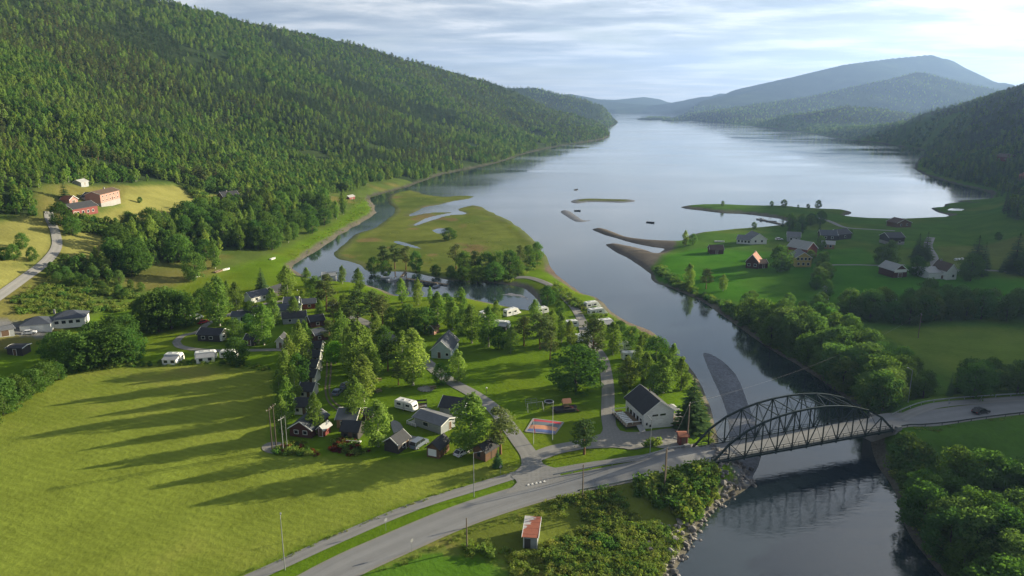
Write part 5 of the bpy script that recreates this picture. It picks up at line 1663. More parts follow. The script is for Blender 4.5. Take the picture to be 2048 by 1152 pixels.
def block(par, cx, cy, L, D, hw, hr, ridge, wallm, roofm, over=0.35, trim='trim_white', hip=False, base=0.0, wname='wall', rname='roof', z0=0.0):
    """walls and roof of one wing, in the house's own axes"""
    sub = par
    if cx or cy or z0:
        pass
    b0 = z0 - 0.6
    if base:
        MB().box(cx, cy, z0 + base / 2 - 0.3, L + 0.06, D + 0.06, base + 0.6).build('foundation', 'stone_base', par)
    hz = z0 + hw
    if hip:
        MB().box(cx, cy, (b0 + hz) / 2, L, D, hz - b0).build(wname, wallm, par)
        x, y = L / 2 + over, D / 2 + over
        k = min(x, y) * 0.95
        if L >= D: rp = [(-(x - k), 0, hz + hr), (x - k, 0, hz + hr)]
        else: rp = [(0, -(y - k), hz + hr), (0, y - k, hz + hr)]
        e = hz - 0.05
        vs = [(-x, -y, e), (x, -y, e), (x, y, e), (-x, y, e)] + rp
        fs = [(0, 1, 5, 4), (1, 2, 5), (2, 3, 4, 5), (3, 0, 4), (3, 2, 1, 0)] if L >= D else [(0, 1, 4), (1, 2, 5, 4), (2, 3, 5), (3, 0, 4, 5), (3, 2, 1, 0)]
        MB().add([(a + cx, b + cy, c) for a, b, c in vs], fs).build(rname, roofm, par)
        return
    w_ = (D if ridge == 'x' else L) / 2
    ln = (L if ridge == 'x' else D) / 2
    prof_ = [(-w_, b0), (w_, b0), (w_, hz), (0, hz + hr), (-w_, hz)]
    mb = MB()
    if ridge == 'x': mb.prism([(a + cy, b) for a, b in prof_], 'x', cx - ln, cx + ln)
    else: mb.prism([(a + cx, b) for a, b in prof_], 'y', cy - ln, cy + ln)
    mb.build(wname, wallm, par)
    sl = hr / w_
    ex = w_ + over
    th = 0.16
    lo = hz - sl * over + 0.03
    rb = MB()
    for s in (-1, 1):
        q = [(s * ex, lo), (0, hz + hr + 0.03), (0, hz + hr + 0.03 + th), (s * ex, lo + th)]
        if ridge == 'x': rb.prism([(a + cy, b) for a, b in q], 'x', cx - ln - over, cx + ln + over)
        else: rb.prism([(a + cx, b) for a, b in q], 'y', cy - ln - over, cy + ln + over)
    rf = rb.build(rname, roofm, par)
    tb = MB()
    for e_ in (-1, 1):
        p = e_ * (ln + over + 0.03)
        for s in (-1, 1):
            a0 = (s * (ex + 0.02), lo - 0.06); a1 = (0, hz + hr - 0.03)
            q = [a0, a1, (a1[0], a1[1] + 0.26), (a0[0], a0[1] + 0.26)]
            if ridge == 'x': tb.prism([(a + cy, b) for a, b in q], 'x', cx + p - 0.04, cx + p + 0.04)
            else: tb.prism([(a + cx, b) for a, b in q], 'y', cy + p - 0.04, cy + p + 0.04)
    tb.build('bargeboard', trim, rf)

def house(name, label, A, B, C, hw, hr, ridge, wallm, roofm, cat='house', wins=(), doors=(), trim='trim_white', chimney=None, hip=False, base=0.0, group=None, over=0.35, z=None, extra=None, sink=0.0):
    """A, B: feet of the visible wall (left, right); C: depth in metres or the foot of the far right corner"""
    a = G(*A); b = G(*B)
    if z is None:
        z = min(a[2], b[2])
    a = P(A[0], A[1], a[2]); b = P(B[0], B[1], b[2])
    v = b[:2] - a[:2]
    L = float(np.linalg.norm(v)); u = v / L
    n = np.array([-u[1], u[0]])
    if isinstance(C, tuple):
        c = G(*C)
        D = max(2.0, float(np.dot(c[:2] - b[:2], n)))
    else:
        D = float(C)
    ctr = (a[:2] + b[:2]) / 2 + n * D / 2
    zc = float(np.mean([gz(*(ctr)), z])) - sink
    e = thing(name, label, cat, (ctr[0], ctr[1], zc), math.atan2(u[1], u[0]), group)
    block(e, 0, 0, L, D, hw, hr, ridge, wallm, roofm, over, trim, hip, base)
    for wdef in wins:
        sd_, f, zz, w_, h_ = wdef
        sp = L if sd_ in 'fb' else D
        opening(e, sd_, L, D, (f - 0.5) * sp, zz, w_, h_, False, trim)
    for ddef in doors:
        sd_, f = ddef[:2]
        sp = L if sd_ in 'fb' else D
        opening(e, sd_, L, D, (f - 0.5) * sp, 0.1 + base, ddef[2] if len(ddef) > 2 else 0.95, 2.05, True, trim)
    if chimney:
        cx, cy = chimney
        MB().box((cx - 0.5) * L, (cy - 0.5) * D, hw + hr * 0.85 + 0.5, 0.6, 0.6, 1.6).build('chimney', 'stone_base', e)
    if extra:
        extra(e, L, D)
    return e, L, D

# -- the white building by the road
def main_extra(e, L, D):
    # entrance bay on the left gable corner and the long dark window band
    for u in (-0.13, 0.13):
        opening(e, 'f', L, D, u * L, 3.3, L * 0.19, 0.5, False, 'wood_white')
    for u, z in ((-0.40, 1.1), (-0.28, 0.5)):
        opening(e, 'f', L, D, u * L, z, 0.5, 0.7, False, 'wood_white')
    MB().box(0.0, -D / 2 - 0.04, 1.75, 2.3, 0.06, 0.9).build('wall_sign', 'trim_white', e)
    for k in range(5):
        opening(e, 'l', L, D, (-0.36 + 0.18 * k) * D, 1.0, 1.2, 1.3, False)
    for k in range(3):
        opening(e, 'r', L, D, (-0.3 + 0.3 * k) * D, 1.0, 1.2, 1.2, False)
    MB().tube((L * 0.14, D * 0.22, 6.2), (L * 0.14, D * 0.22, 7.5), 0.22, None, 8).build('flue', 'trim_dark', e)
mhouse = house('camp_building', 'white gabled camp building with dark roof beside the gravel yard', (1287, 858), (1346, 853), 11.0, 4.3, 3.0, 'y', 'wood_white', 'roof_charcoal', 'building', extra=main_extra, over=0.45)

def terrace():
    A, B, C = G(1256, 855), G(1282, 859), G(1236, 812)
    e, L, D = mhouse
    rz = e.rotation_euler.z
    t = thing('terrace', 'raised wooden terrace with white railing along the white building', 'terrace', tuple(e.location), rz)
    w = 4.6; x0 = -L / 2 - w; y0 = -D / 2 + 0.6; y1 = D / 2 - 1.5
    z = 1.1
    n = int((y1 - y0) / 0.3)
    for i in range(n):
        MB().box(x0 + w / 2, y0 + 0.15 + i * 0.3, z, w - 0.1, 0.27, 0.08).build('plank', 'timber', t)
    MB().box(x0 + w / 2, (y0 + y1) / 2, z - 0.2, w - 0.2, y1 - y0 - 0.2, 0.3).build('joist_frame', 'trim_dark', t)
    for i in range(8):
        y = y0 + 0.1 + (y1 - y0 - 0.2) * i / 7
        MB().box(x0 + 0.1, y, z / 2 - 0.2, 0.14, 0.14, z + 0.3).build('leg', 'trim_dark', t)
        MB().box(x0 + 0.08, y, z + 0.55, 0.1, 0.1, 1.05).build('railing_post', 'trim_white', t)
    for a, b in ((y0, y0 + (y1 - y0) * 0.46), (y0 + (y1 - y0) * 0.56, y1)):
        MB().box(x0 + 0.05, (a + b) / 2, z + 1.08, 0.16, b - a, 0.12).build('railing', 'trim_white', t)
    for y in (y0, y1):
        MB().box(x0 + w / 2, y, z + 1.08, w - 0.2, 0.12, 0.12).build('railing', 'trim_white', t)
    MB().bar((x0 + w - 0.9, y0 - 2.6, 0.1), (x0 + w - 0.9, y0 + 0.1, z + 0.05), 1.6, 0.1).build('ramp', 'roof_light', t)
    rot = Matrix.Rotation(rz, 3, 'Z')
    for i in range(8):
        y = y0 + 1.0 + (y1 - y0 - 2.0) * i / 7
        loc = Vector(e.location) + rot @ Vector((x0 + 1.5, y, z + 0.04))
        tb = thing('terrace_table', ORD[i] + ' white table from the road end of the terrace', 'table', loc, rz, 'white tables on the terrace')
        m_ = 'roof_red' if i == 7 else 'trim_white'
        MB().box(0, 0, 0.72, 1.9, 0.62, 0.05).build('table_top', m_, tb)
        for s in (-1, 1):
            MB().box(s * 0.75, 0, 0.35, 0.07, 0.5, 0.7).build('leg', m_, tb)
terrace()

def patio():
    e, L, D = mhouse
    t = thing('patio', 'small paved patio with planters behind the white building', 'patio', tuple(e.location), e.rotation_euler.z)
    MB().box(L / 2 + 3.0, -D / 2 + 3.4, 0.08, 5.6, 6.2, 0.3).build('paving', 'stone_base', t)
    for x, y in ((1.2, -5.5), (3.8, -5.8), (4.8, -3.0), (2.0, -2.4)):
        MB().box(L / 2 + x, y, 0.45, 0.8, 0.8, 0.6, 0.85).build('planter', 'timber', t)
    rot = Matrix.Rotation(e.rotation_euler.z, 3, 'Z')
    g = thing('gazebo', 'small grey canvas gazebo behind the white building', 'gazebo', Vector(e.location) + rot @ Vector((L / 2 + 2.6, D / 2 - 4.5, 0)), e.rotation_euler.z)
    for x in (-1.5, 1.5):
        for y in (-1.5, 1.5):
            MB().box(x, y, 1.0, 0.1, 0.1, 2.3).build('post', 'trim_dark', g)
    MB().add([(-1.9, -1.9, 2.0), (1.9, -1.9, 2.0), (1.9, 1.9, 2.0), (-1.9, 1.9, 2.0), (0, 0, 3.1)], [(0, 1, 4), (1, 2, 4), (2, 3, 4), (3, 0, 4), (3, 2, 1, 0)]).build('canopy', 'roof_light', g)
    MB().box(0, 0.6, 0.5, 1.6, 0.7, 0.8).build('bench', 'timber', g)
patio()

# -- front cabins and service house
def porch(e, L, D):
    MB().box(L * 0.32, -D / 2 - 1.1, 0.12, L * 0.8, 2.0, 0.24).build('porch_deck', 'trim_white', e)
    for x in (-0.05, 0.3, 0.68):
        MB().box(L * x, -D / 2 - 2.0, 0.6, 0.1, 0.1, 0.9).build('porch_post', 'trim_white', e)
    MB().box(L * 0.32, -D / 2 - 2.0, 1.0, L * 0.75, 0.1, 0.1).build('porch_rail', 'trim_white', e)
house('service_building', 'long low grey service building with pale end wall', (830, 851), (882, 869), (909, 853), 2.5, 0.9, 'x', 'wood_grey', 'roof_grey', 'building',
      wins=[('f', 0.42, 0.9, 1.6, 1.0)], doors=[('r', 0.65)], over=0.5)
d_ = G(838, 853)
t_ = thing('entrance_deck', 'small white railed deck at the end of the service building', 'deck', tuple(d_), math.atan2(*(G(882, 869) - G(830, 851))[1::-1]))
MB().box(-1.8, 0.6, 0.25, 3.2, 3.0, 0.3).build('floor', 'roof_light', t_)
for x, y, sx, sy in ((-3.4, 0.6, 0.1, 3.0), (-1.8, -0.9, 3.2, 0.1), (-1.8, 2.1, 3.2, 0.1)):
    MB().box(x, y, 1.0, sx, sy, 0.12).build('rail', 'trim_white', t_)
for x, y in ((-3.4, -0.9), (-3.4, 2.1), (-1.8, -0.9), (-0.3, -0.9)):
    MB().box(x, y, 0.6, 0.1, 0.1, 1.0).build('post', 'trim_white', t_)
house('cabin', 'grey cabin half hidden behind the large birch', (880, 831), (926, 838), 6.0, 2.6, 1.8, 'x', 'wood_grey', 'roof_charcoal', 'cabin', wins=[('f', 0.5, 1.0, 1.0, 0.9)])
house('cabin', 'dark cabin nearest the junction with sunlit side wall', (947, 915), (971, 924), (987, 907), 2.4, 1.3, 'y', 'wood_brown', 'roof_charcoal', 'cabin', wins=[('f', 0.45, 0.8, 0.8, 1.0)], doors=[('r', 0.6)], trim='trim_dark')
house('cabin', 'dark cabin with white panel on its front beside the van', (854, 913), (879, 918), (901, 900), 2.4, 1.3, 'y', 'wood_brown', 'roof_charcoal', 'cabin', wins=[('r', 0.5, 0.9, 1.0, 0.9)], trim='trim_dark',
      extra=lambda e, L, D: MB().box(-0.2, -D / 2 - 0.05, 1.3, L * 0.66, 0.08, 1.7).build('white_panel', 'trim_white', e))
house('cabin', 'dark cabin at the left of the small asphalt yard', (769, 901), (797, 908), (816, 891), 2.4, 1.4, 'y', 'wood_dark', 'roof_charcoal', 'cabin', wins=[('r', 0.5, 0.9, 1.0, 0.9)], doors=[('r', 0.8)])
house('cabin', 'small black cabin with white front porch below the brown one', (683, 880), (716, 882), 4.6, 2.5, 1.6, 'x', 'wood_dark', 'roof_charcoal', 'cabin', wins=[('f', 0.25, 0.9, 0.8, 0.9), ('f', 0.8, 0.9, 0.8, 0.9)], doors=[('f', 0.55)], trim='trim_dark', extra=porch)
house('cabin', 'brown cabin with broad grey roof at the end of the grass track', (674, 856), (712, 857), 7.0, 2.4, 1.5, 'x', 'wood_tan', 'roof_grey', 'cabin', wins=[('f', 0.3, 1.0, 1.0, 0.8), ('f', 0.7, 1.0, 1.0, 0.8)])
house('shed', 'narrow dark shed behind the tall birch by the brown cabin', (727, 845), (744, 846), 4.0, 2.2, 0.8, 'x', 'wood_dark', 'roof_charcoal', 'shed', doors=[('f', 0.5)])
house('cabin', 'wide dark red cabin closest to the transformer poles', (580, 872), (624, 877), 9.0, 2.3, 1.9, 'y', 'wood_darkred', 'roof_blue', 'cabin', wins=[('f', 0.3, 0.9, 1.0, 0.9), ('f', 0.7, 0.9, 1.0, 0.9)])
house('shed', 'little red shed with white door beside the slim birch', (636, 872), (648, 874), 3.0, 2.0, 0.8, 'y', 'wood_red', 'roof_light', 'shed', doors=[('f', 0.5)])
row = [((622, 709), (641, 709)), ((616, 728), (637, 728)), ((612, 748), (632, 749)), ((606, 768), (629, 769)), ((599, 797), (625, 798)), ((588, 829), (618, 830))]
for i, (a, b) in enumerate(row[::-1]):
    house('row_cabin', ORD[i] + ' small white fronted cabin of the row counted from the poles', a, b, 5.0, 2.3, 1.5, 'x', 'wood_offwhite' if i % 2 else 'wood_white', 'roof_charcoal', 'cabin',
          wins=[('f', 0.25, 0.9, 0.8, 0.9)], doors=[('f', 0.7)], group='white cabins in a row')
house('cabin', 'dark cabin with red side at the top of the cabin row', (632, 684), (657, 679), 6.0, 2.4, 1.4, 'x', 'wood_darkred', 'roof_blue', 'cabin', wins=[('f', 0.3, 0.9, 0.9, 0.8)])
house('cabin', 'grey roofed cabin highest of the upper cluster', (568, 618), (596, 617), 6.0, 2.5, 1.6, 'x', 'wood_blue', 'roof_blue', 'cabin', wins=[('f', 0.3, 0.9, 0.9, 0.9), ('f', 0.7, 0.9, 0.9, 0.9)])
house('cabin', 'wide grey cabin in the middle of the upper cluster', (552, 633), (600, 631), 7.0, 2.4, 1.5, 'x', 'wood_grey', 'roof_blue', 'cabin', wins=[('f', 0.2, 0.9, 1.2, 0.9), ('f', 0.6, 0.9, 1.2, 0.9)])
house('cabin', 'lowest dark grey cabin of the upper cluster', (566, 649), (613, 645), 6.5, 2.3, 1.5, 'x', 'wood_grey', 'roof_charcoal', 'cabin', wins=[('f', 0.3, 0.9, 1.0, 0.9)])
house('cabin', 'dark red cabin at the right of the upper cluster', (622, 656), (650, 652), 6.0, 2.4, 1.5, 'x', 'wood_darkred', 'roof_charcoal', 'cabin', wins=[('f', 0.5, 0.9, 1.0, 0.9)])
house('cabin', 'small red cabin behind the upper cluster', (606, 619), (632, 617), 5.0, 2.3, 1.4, 'x', 'wood_red', 'roof_blue', 'cabin', wins=[('f', 0.5, 0.9, 1.0, 0.9)])
house('cabin', 'long pale grey cabin left of the upper cluster', (463, 646), (508, 645), 6.0, 2.6, 1.0, 'x', 'wood_blue', 'roof_blue', 'cabin', wins=[('f', 0.2, 0.7, 1.2, 1.4), ('f', 0.5, 0.7, 1.2, 1.4), ('f', 0.8, 0.7, 1.2, 1.4)])
house('cabin', 'white gabled cabin catching the sun near the mown meadow', (489, 603), (503, 607), (527, 595), 2.5, 1.8, 'y', 'wood_white', 'roof_blue', 'cabin', wins=[('r', 0.3, 0.9, 1.0, 1.0), ('r', 0.7, 0.9, 1.0, 1.0)])
house('cabin', 'dark cabin beside the single spruce', (533, 592), (550, 594), (562, 586), 2.5, 1.6, 'y', 'wood_dark', 'roof_charcoal', 'cabin', wins=[('f', 0.5, 0.9, 1.0, 0.9)])
house('cabin', 'little white fronted cabin beside the birch above the lane', (553, 697), (570, 697), 4.5, 2.6, 1.6, 'y', 'wood_offwhite', 'roof_charcoal', 'cabin', doors=[('f', 0.5)])
house('cabin', 'tiny dark cabin above the gravel lane', (490, 691), (508, 692), 4.0, 2.3, 1.2, 'x', 'wood_dark', 'roof_charcoal', 'cabin', doors=[('f', 0.5)])
house('cabin', 'black cabin inside the loop of the gravel lane', (396, 682), (440, 684), 6.0, 2.4, 1.5, 'x', 'wood_dark', 'roof_charcoal', 'cabin', wins=[('f', 0.25, 0.9, 1.2, 0.9), ('f', 0.6, 0.9, 1.2, 0.9)])
house('boat_house', 'white boat house at the edge of the lagoon', (645, 560), (672, 559), 6.0, 2.4, 1.2, 'x', 'wood_white', 'roof_light', 'boat house', doors=[('f', 0.4, 2.0)])
house('cabin', 'pale gabled house with slate roof in the middle of the camp', (863, 716), (902, 718), 11.0, 2.9, 3.0, 'y', 'wood_blue', 'roof_blue', 'house', wins=[('f', 0.8, 1.0, 0.9, 0.9)], doors=[('f', 0.4, 1.0)], over=0.4)
house('cabin', 'small pink hut under the lagoon trees', (856, 668), (868, 670), 3.5, 2.2, 1.2, 'y', 'wood_pink', 'roof_brown', 'hut', doors=[('f', 0.5)])

# -- the long white house on the left
def wing(e, L, D):
    block(e, L * 1.02, 3.6, L * 1.10, 8.6, 2.9, 2.1, 'x', 'wood_white', 'roof_blue', 0.5, 'trim_white', True)
    for k in range(4):
        x = L * (0.62 + 0.24 * k)
        MB().box(x, 3.6 - 4.34, 1.7, 1.5, 0.06, 1.3).build('window_frame', 'trim_white', e)
        MB().box(x, 3.6 - 4.37, 1.7, 1.3, 0.05, 1.1).build('window_pane', 'glass', e)
    for k in (-1, 1):
        MB().box(L * 0.22 * k - 0.6, -D / 2 - 0.04, 1.1, 2.4, 0.06, 2.1).build('garage_door', 'trim_white', e)
a_, b_ = G(40, 661), G(103, 664)
e_wh, L_, D_ = house('white_house', 'long white house with dark hipped roof beyond the hay field', (40, 662), (103, 664), 9.0, 2.7, 1.9, 'x', 'wood_white', 'roof_blue', hip=True, extra=wing, chimney=(1.0, 0.9))
house('shed', 'dark square shed below the long white house', (15, 709), (46, 712), 4.5, 2.5, 0.3, 'x', 'wood_dark', 'roof_charcoal', 'shed', doors=[('f', 0.5)])
house('garage', 'low grey garage at the drive of the long white house', (-16, 676), (30, 672), 6.0, 2.3, 0.5, 'x', 'wood_grey', 'roof_grey', 'garage', doors=[('f', 0.6, 2.2)])

# -- the red farm on the slope
house('barn', 'long red barn with dark roof and white windows on the slope', (147, 434), (197, 428), 8.0, 3.6, 2.4, 'x', 'wood_red', 'roof_charcoal', 'barn',
      wins=[('f', 0.2, 0.8, 1.2, 1.2), ('f', 0.4, 0.8, 1.2, 1.2), ('f', 0.6, 0.8, 1.2, 1.2), ('f', 0.8, 0.8, 1.2, 1.2)], doors=[('f', 0.08, 1.6)])
house('shed', 'little red gabled shed behind the long barn', (140, 411), (157, 410), 6.0, 2.6, 1.8, 'y', 'wood_pink', 'roof_red', 'shed', doors=[('f', 0.5, 1.8)])
fw = [('f', 0.12 + 0.19 * i, 3.0 + 2.2 * j, 0.9, 1.1) for i in range(5) for j in range(2)]
house('farmhouse', 'tall pink farmhouse with white base on the slope', (203, 414), (242, 409), 8.0, 7.0, 1.6, 'x', 'wood_pink', 'roof_brown', wins=fw, base=2.4, doors=[('f', 0.6, 1.4)], chimney=(0.6, 0.5))
house('farm_annex', 'dark annex with white wall left of the pink farmhouse', (187, 407), (206, 405), 6.0, 3.4, 2.0, 'y', 'wood_offwhite', 'roof_charcoal', 'house', wins=[('f', 0.5, 1.0, 1.0, 1.0)])
house('hut', 'lone grey hut at the forest edge above the farm', (163, 374), (178, 373), 5.0, 2.4, 1.4, 'x', 'wood_grey', 'roof_light', 'hut', doors=[('f', 0.5)])
house('farmhouse', 'dark brown house at the top of the grove', (447, 404), (480, 404), 8.0, 4.2, 2.8, 'x', 'wood_brown', 'roof_charcoal', wins=[('f', 0.3, 1.5, 1.2, 1.2), ('f', 0.7, 1.5, 1.2, 1.2), ('r', 0.5, 1.5, 1.2, 1.2)], chimney=(0.4, 0.5))
house('hut', 'small red hut by the creek mouth', (699, 399), (710, 398), 4.5, 2.2, 1.3, 'x', 'wood_red', 'roof_light', 'hut', doors=[('f', 0.5)])
house('shed', 'white roofed shed inside the creek side trees', (610, 404), (626, 403), 5.0, 2.4, 1.3, 'x', 'wood_grey', 'roof_light', 'shed', doors=[('f', 0.5)])

# -- houses on the far bank
ww = lambda z, *fs: [('f', f, z, 1.1, 1.2) for f in fs]
house('shed', 'low red shed with rusty roof alone on the pasture', (1420, 508), (1447, 508), 6.0, 2.4, 2.0, 'x', 'wood_darkred', 'roof_brown', 'shed', doors=[('f', 0.5)])
house('far_house', 'dark red house with orange gable roof on the pasture', (1491, 536), (1516, 538), 9.0, 3.6, 3.4, 'y', 'wood_darkred', 'roof_red', wins=ww(1.2, 0.25, 0.75), chimney=(0.5, 0.7))
house('shed', 'small red outbuilding beside the orange roofed house', (1519, 537), (1535, 536), 5.0, 2.4, 1.5, 'x', 'wood_darkred', 'roof_brown', 'shed', doors=[('f', 0.5)])
house('far_house', 'low white wing with grey roof above the pasture', (1473, 487), (1500, 489), 8.0, 2.6, 2.0, 'x', 'wood_white', 'roof_grey', wins=ww(1.0, 0.15, 0.4, 0.65, 0.9))
house('far_house', 'white gabled house joined to the low white wing', (1501, 489), (1533, 488), 10.0, 3.0, 3.2, 'y', 'wood_white', 'roof_grey', wins=ww(1.2, 0.3, 0.7))
house('far_house', 'yellow house with grey gable roof beside the belt of trees', (1590, 534), (1622, 534), 10.0, 4.8, 2.6, 'y', 'wood_yellow', 'roof_grey', wins=ww(1.0, 0.2, 0.5, 0.8) + ww(3.6, 0.15, 0.38, 0.62, 0.85), chimney=(0.5, 0.6))
house('barn', 'red barn with pale roof behind the yellow house', (1612, 518), (1633, 514), 12.0, 5.0, 3.4, 'y', 'wood_red', 'roof_light', 'barn', doors=[('f', 0.6, 2.2)])
house('far_house', 'broad dark house among the trees near the boat bay', (1641, 480), (1674, 481), 9.0, 3.0, 2.4, 'x', 'wood_dark', 'roof_blue', wins=ww(1.1, 0.3, 0.7))
house('far_house', 'second dark house at the edge of the field by the bay', (1677, 480), (1702, 477), 8.0, 3.2, 2.4, 'x', 'wood_dark', 'roof_charcoal', wins=ww(1.1, 0.5))
house('far_house', 'low brown house with white porch under the dark houses', (1643, 497), (1668, 498), 6.0, 2.6, 1.4, 'x', 'wood_tan', 'roof_light', wins=ww(1.0, 0.3, 0.7))
house('far_house', 'grey roofed house between trees behind the yellow house', (1574, 483), (1600, 484), 8.0, 3.0, 2.2, 'x', 'wood_grey', 'roof_grey', wins=ww(1.1, 0.3, 0.7))
house('far_house', 'brown house by itself near the far shoreline', (1793, 455), (1822, 454), 9.0, 3.0, 2.4, 'y', 'wood_brown', 'roof_brown', wins=ww(1.1, 0.3, 0.7))
house('far_house', 'dark house with white ground floor behind two dark trees', (1777, 490), (1808, 489), 9.0, 4.2, 2.2, 'x', 'wood_dark', 'roof_charcoal', wins=ww(1.1, 0.3, 0.7), base=1.8)
house('barn', 'dark red barn with white upper wall and grey roof', (1786, 556), (1813, 554), 10.0, 3.4, 2.6, 'y', 'wood_darkred', 'roof_light', 'barn', doors=[('f', 0.5, 2.0)],
      extra=lambda e, L, D: MB().box(0, -D / 2 - 0.04, 3.2, L * 0.9, 0.06, 1.4).build('upper_wall', 'trim_white', e))
house('far_house', 'white farmhouse with red brown roof and long low wing', (1892, 560), (1912, 559), 10.0, 4.2, 3.0, 'y', 'wood_white', 'roof_brown', wins=[('f', 0.65, 1.2, 1.0, 1.2)], chimney=(0.5, 0.8),
      extra=lambda e, L, D: (block(e, -L * 0.5 - 3.4, D * 0.35, 6.6, D * 1.2, 2.8, 1.6, 'x', 'wood_white', 'roof_light', 0.3, rname='wing_roof', wname='wing_wall'), opening(e, 'f', L, D, -L * 0.5 - 2.2, 0.6, 1.0, 1.6, True)))
house('far_house', 'red brown house on the shaded right hillside', (1990, 324), (2018, 322), 10.0, 4.0, 3.0, 'x', 'wood_red', 'roof_brown', wins=ww(1.5, 0.3, 0.7))
house('far_house', 'pink house at the foot of the shaded hillside', (2034, 364), (2058, 363), 10.0, 4.5, 3.0, 'x', 'wood_pink', 'roof_red', wins=ww(1.5, 0.3, 0.7))
house('kiosk', 'narrow red kiosk with pink roof beside the bridge approach', (1359, 893), (1374, 893), 2.4, 2.5, 0.35, 'x', 'wood_red', 'roof_red', 'kiosk', doors=[('f', 0.5)], trim='wood_red')

# -- old hut below the road with half rusted roof sheets
def rusty_shed():
    A, B = G(1047, 1096), G(1074, 1098)
    u = (B - A)[:2]; L = float(np.linalg.norm(u)); u /= L
    D = 5.6
    n = np.array([-u[1], u[0]])
    c = (A[:2] + B[:2]) / 2 + n * D / 2
    e = thing('old_hut', 'old grey hut with rusty red and white sheet roof in the weeds', 'hut', (c[0], c[1], min(A[2], B[2])), math.atan2(u[1], u[0]))
    m, t, b = principled('rusty_sheet')
    tc = nd(t, 'ShaderNodeTexCoord'); sep = nd(t, 'ShaderNodeSeparateXYZ'); t.links.new(tc.outputs['Object'], sep.inputs[0])
    nn = noise(t, tc.outputs['Object'], 2.0, 4, 0.6)
    mp = nd(t, 'ShaderNodeMapping'); mp.inputs['Scale'].default_value = (0.15, 3.2, 0.15); t.links.new(tc.outputs['Object'], mp.inputs[0])
    teeth = noise(t, mp.outputs[0], 1.0, 1, 0.5)
    f = mathn(t, 'ADD', mathn(t, 'ADD', mathn(t, 'MULTIPLY', sep.outputs[0], 0.9), mathn(t, 'MULTIPLY', teeth, 3.0)), mathn(t, 'MULTIPLY', sep.outputs[1], -0.42))
    k = ramp(t, f, [(0.55, (0, 0, 0)), (0.62, (1, 1, 1))])
    t.links.new(mixc(t, k, (0.55, 0.52, 0.50, 1), mixc(t, nn, (0.26, 0.07, 0.035, 1), (0.46, 0.16, 0.09, 1))), b.inputs['Base Color'])
    b.inputs['Roughness'].default_value = 0.6
    hw0, hw1 = 2.5, 2.9
    MB().prism([(-D / 2, -0.4), (D / 2, -0.4), (D / 2, hw1), (-D / 2, hw0)], 'x', -L / 2, L / 2).build('wall', 'wood_grey', e)
    nsh = 7
    for i in range(nsh):
        w_ = (D + 0.8) / nsh
        y0 = -D / 2 - 0.4 + i * w_
        z0 = hw0 + (hw1 - hw0) * (y0 + D / 2) / D; z1 = hw0 + (hw1 - hw0) * (y0 + w_ + D / 2) / D
        dz = 0.02 * (i % 2)
        MB().add([(-L / 2 - 0.3, y0, z0 + 0.05 + dz), (L / 2 + 0.3, y0, z0 + 0.05 + dz), (L / 2 + 0.3, y0 + w_ + 0.04, z1 + 0.05 + dz), (-L / 2 - 0.3, y0 + w_ + 0.04, z1 + 0.05 + dz),
                  (-L / 2 - 0.3, y0, z0 + 0.1 + dz), (L / 2 + 0.3, y0, z0 + 0.1 + dz), (L / 2 + 0.3, y0 + w_ + 0.04, z1 + 0.1 + dz), (-L / 2 - 0.3, y0 + w_ + 0.04, z1 + 0.1 + dz)],
                 [(0, 3, 2, 1), (4, 5, 6, 7), (0, 1, 5, 4), (1, 2, 6, 5), (2, 3, 7, 6), (3, 0, 4, 7)]).build('roof_sheet', m, e)
    for x in (-L / 2 - 0.3, L / 2 + 0.3):
        MB().bar((x, -D / 2 - 0.4, hw0 + 0.02), (x, D / 2 + 0.4, hw1 + 0.02), 0.1, 0.22).build('bargeboard', 'trim_white', e)
    MB().box(-L / 2 + 0.75, -D / 2 - 0.04, 1.0, 1.1, 0.08, 2.0).build('door', 'trim_dark', e)
    for x in (-L / 2, L / 2):
        MB().box(x, -D / 2 - 0.02, 1.1, 0.12, 0.12, 2.4).build('corner_board', 'trim_white', e)
rusty_shed()
# ------------------------------------------------------------------ vehicles
mat('caravan_white', (0.78, 0.78, 0.75), 0.35, 0.05, 1.0, 0, 0.5); mat('caravan_grey', (0.45, 0.46, 0.47), 0.45, 0.08); mat('tyre', (0.02, 0.02, 0.02), 0.8, 0.1); mat('stripe', (0.25, 0.28, 0.33), 0.4, 0.05)
mat('paint_silver', (0.22, 0.26, 0.33), 0.3, 0.05, 1, 0.3, 0.6); mat('paint_black', (0.03, 0.032, 0.035), 0.3, 0.05, 1, 0.2, 0.6); mat('paint_red', (0.45, 0.03, 0.03), 0.35, 0.05); mat('paint_white', (0.75, 0.75, 0.75), 0.3, 0.04)
mat('canvas_grey', (0.30, 0.31, 0.33), 0.8, 0.15); mat('canvas_dark', (0.05, 0.05, 0.055), 0.8, 0.15); mat('lamp_red', (0.4, 0.02, 0.02), 0.3, 0.05); mat('lamp_clear', (0.7, 0.7, 0.7), 0.2, 0.05)

def ends(A, B):
    a, b = G(*A), G(*B)
    v = b[:2] - a[:2]
    return (a + b) / 2, float(np.linalg.norm(v)), math.atan2(v[1], v[0])

def wheel(par, x, y, r=0.32, w=0.2):
    o = MB().tube((x, y - w / 2, r), (x, y + w / 2, r), r, None, 14).build('wheel', 'tyre', par)
    MB().tube((x, y - w / 2 - 0.01, r), (x, y + w / 2 + 0.01, r), r * 0.58, None, 10).build('rim', 'pole_steel', o)

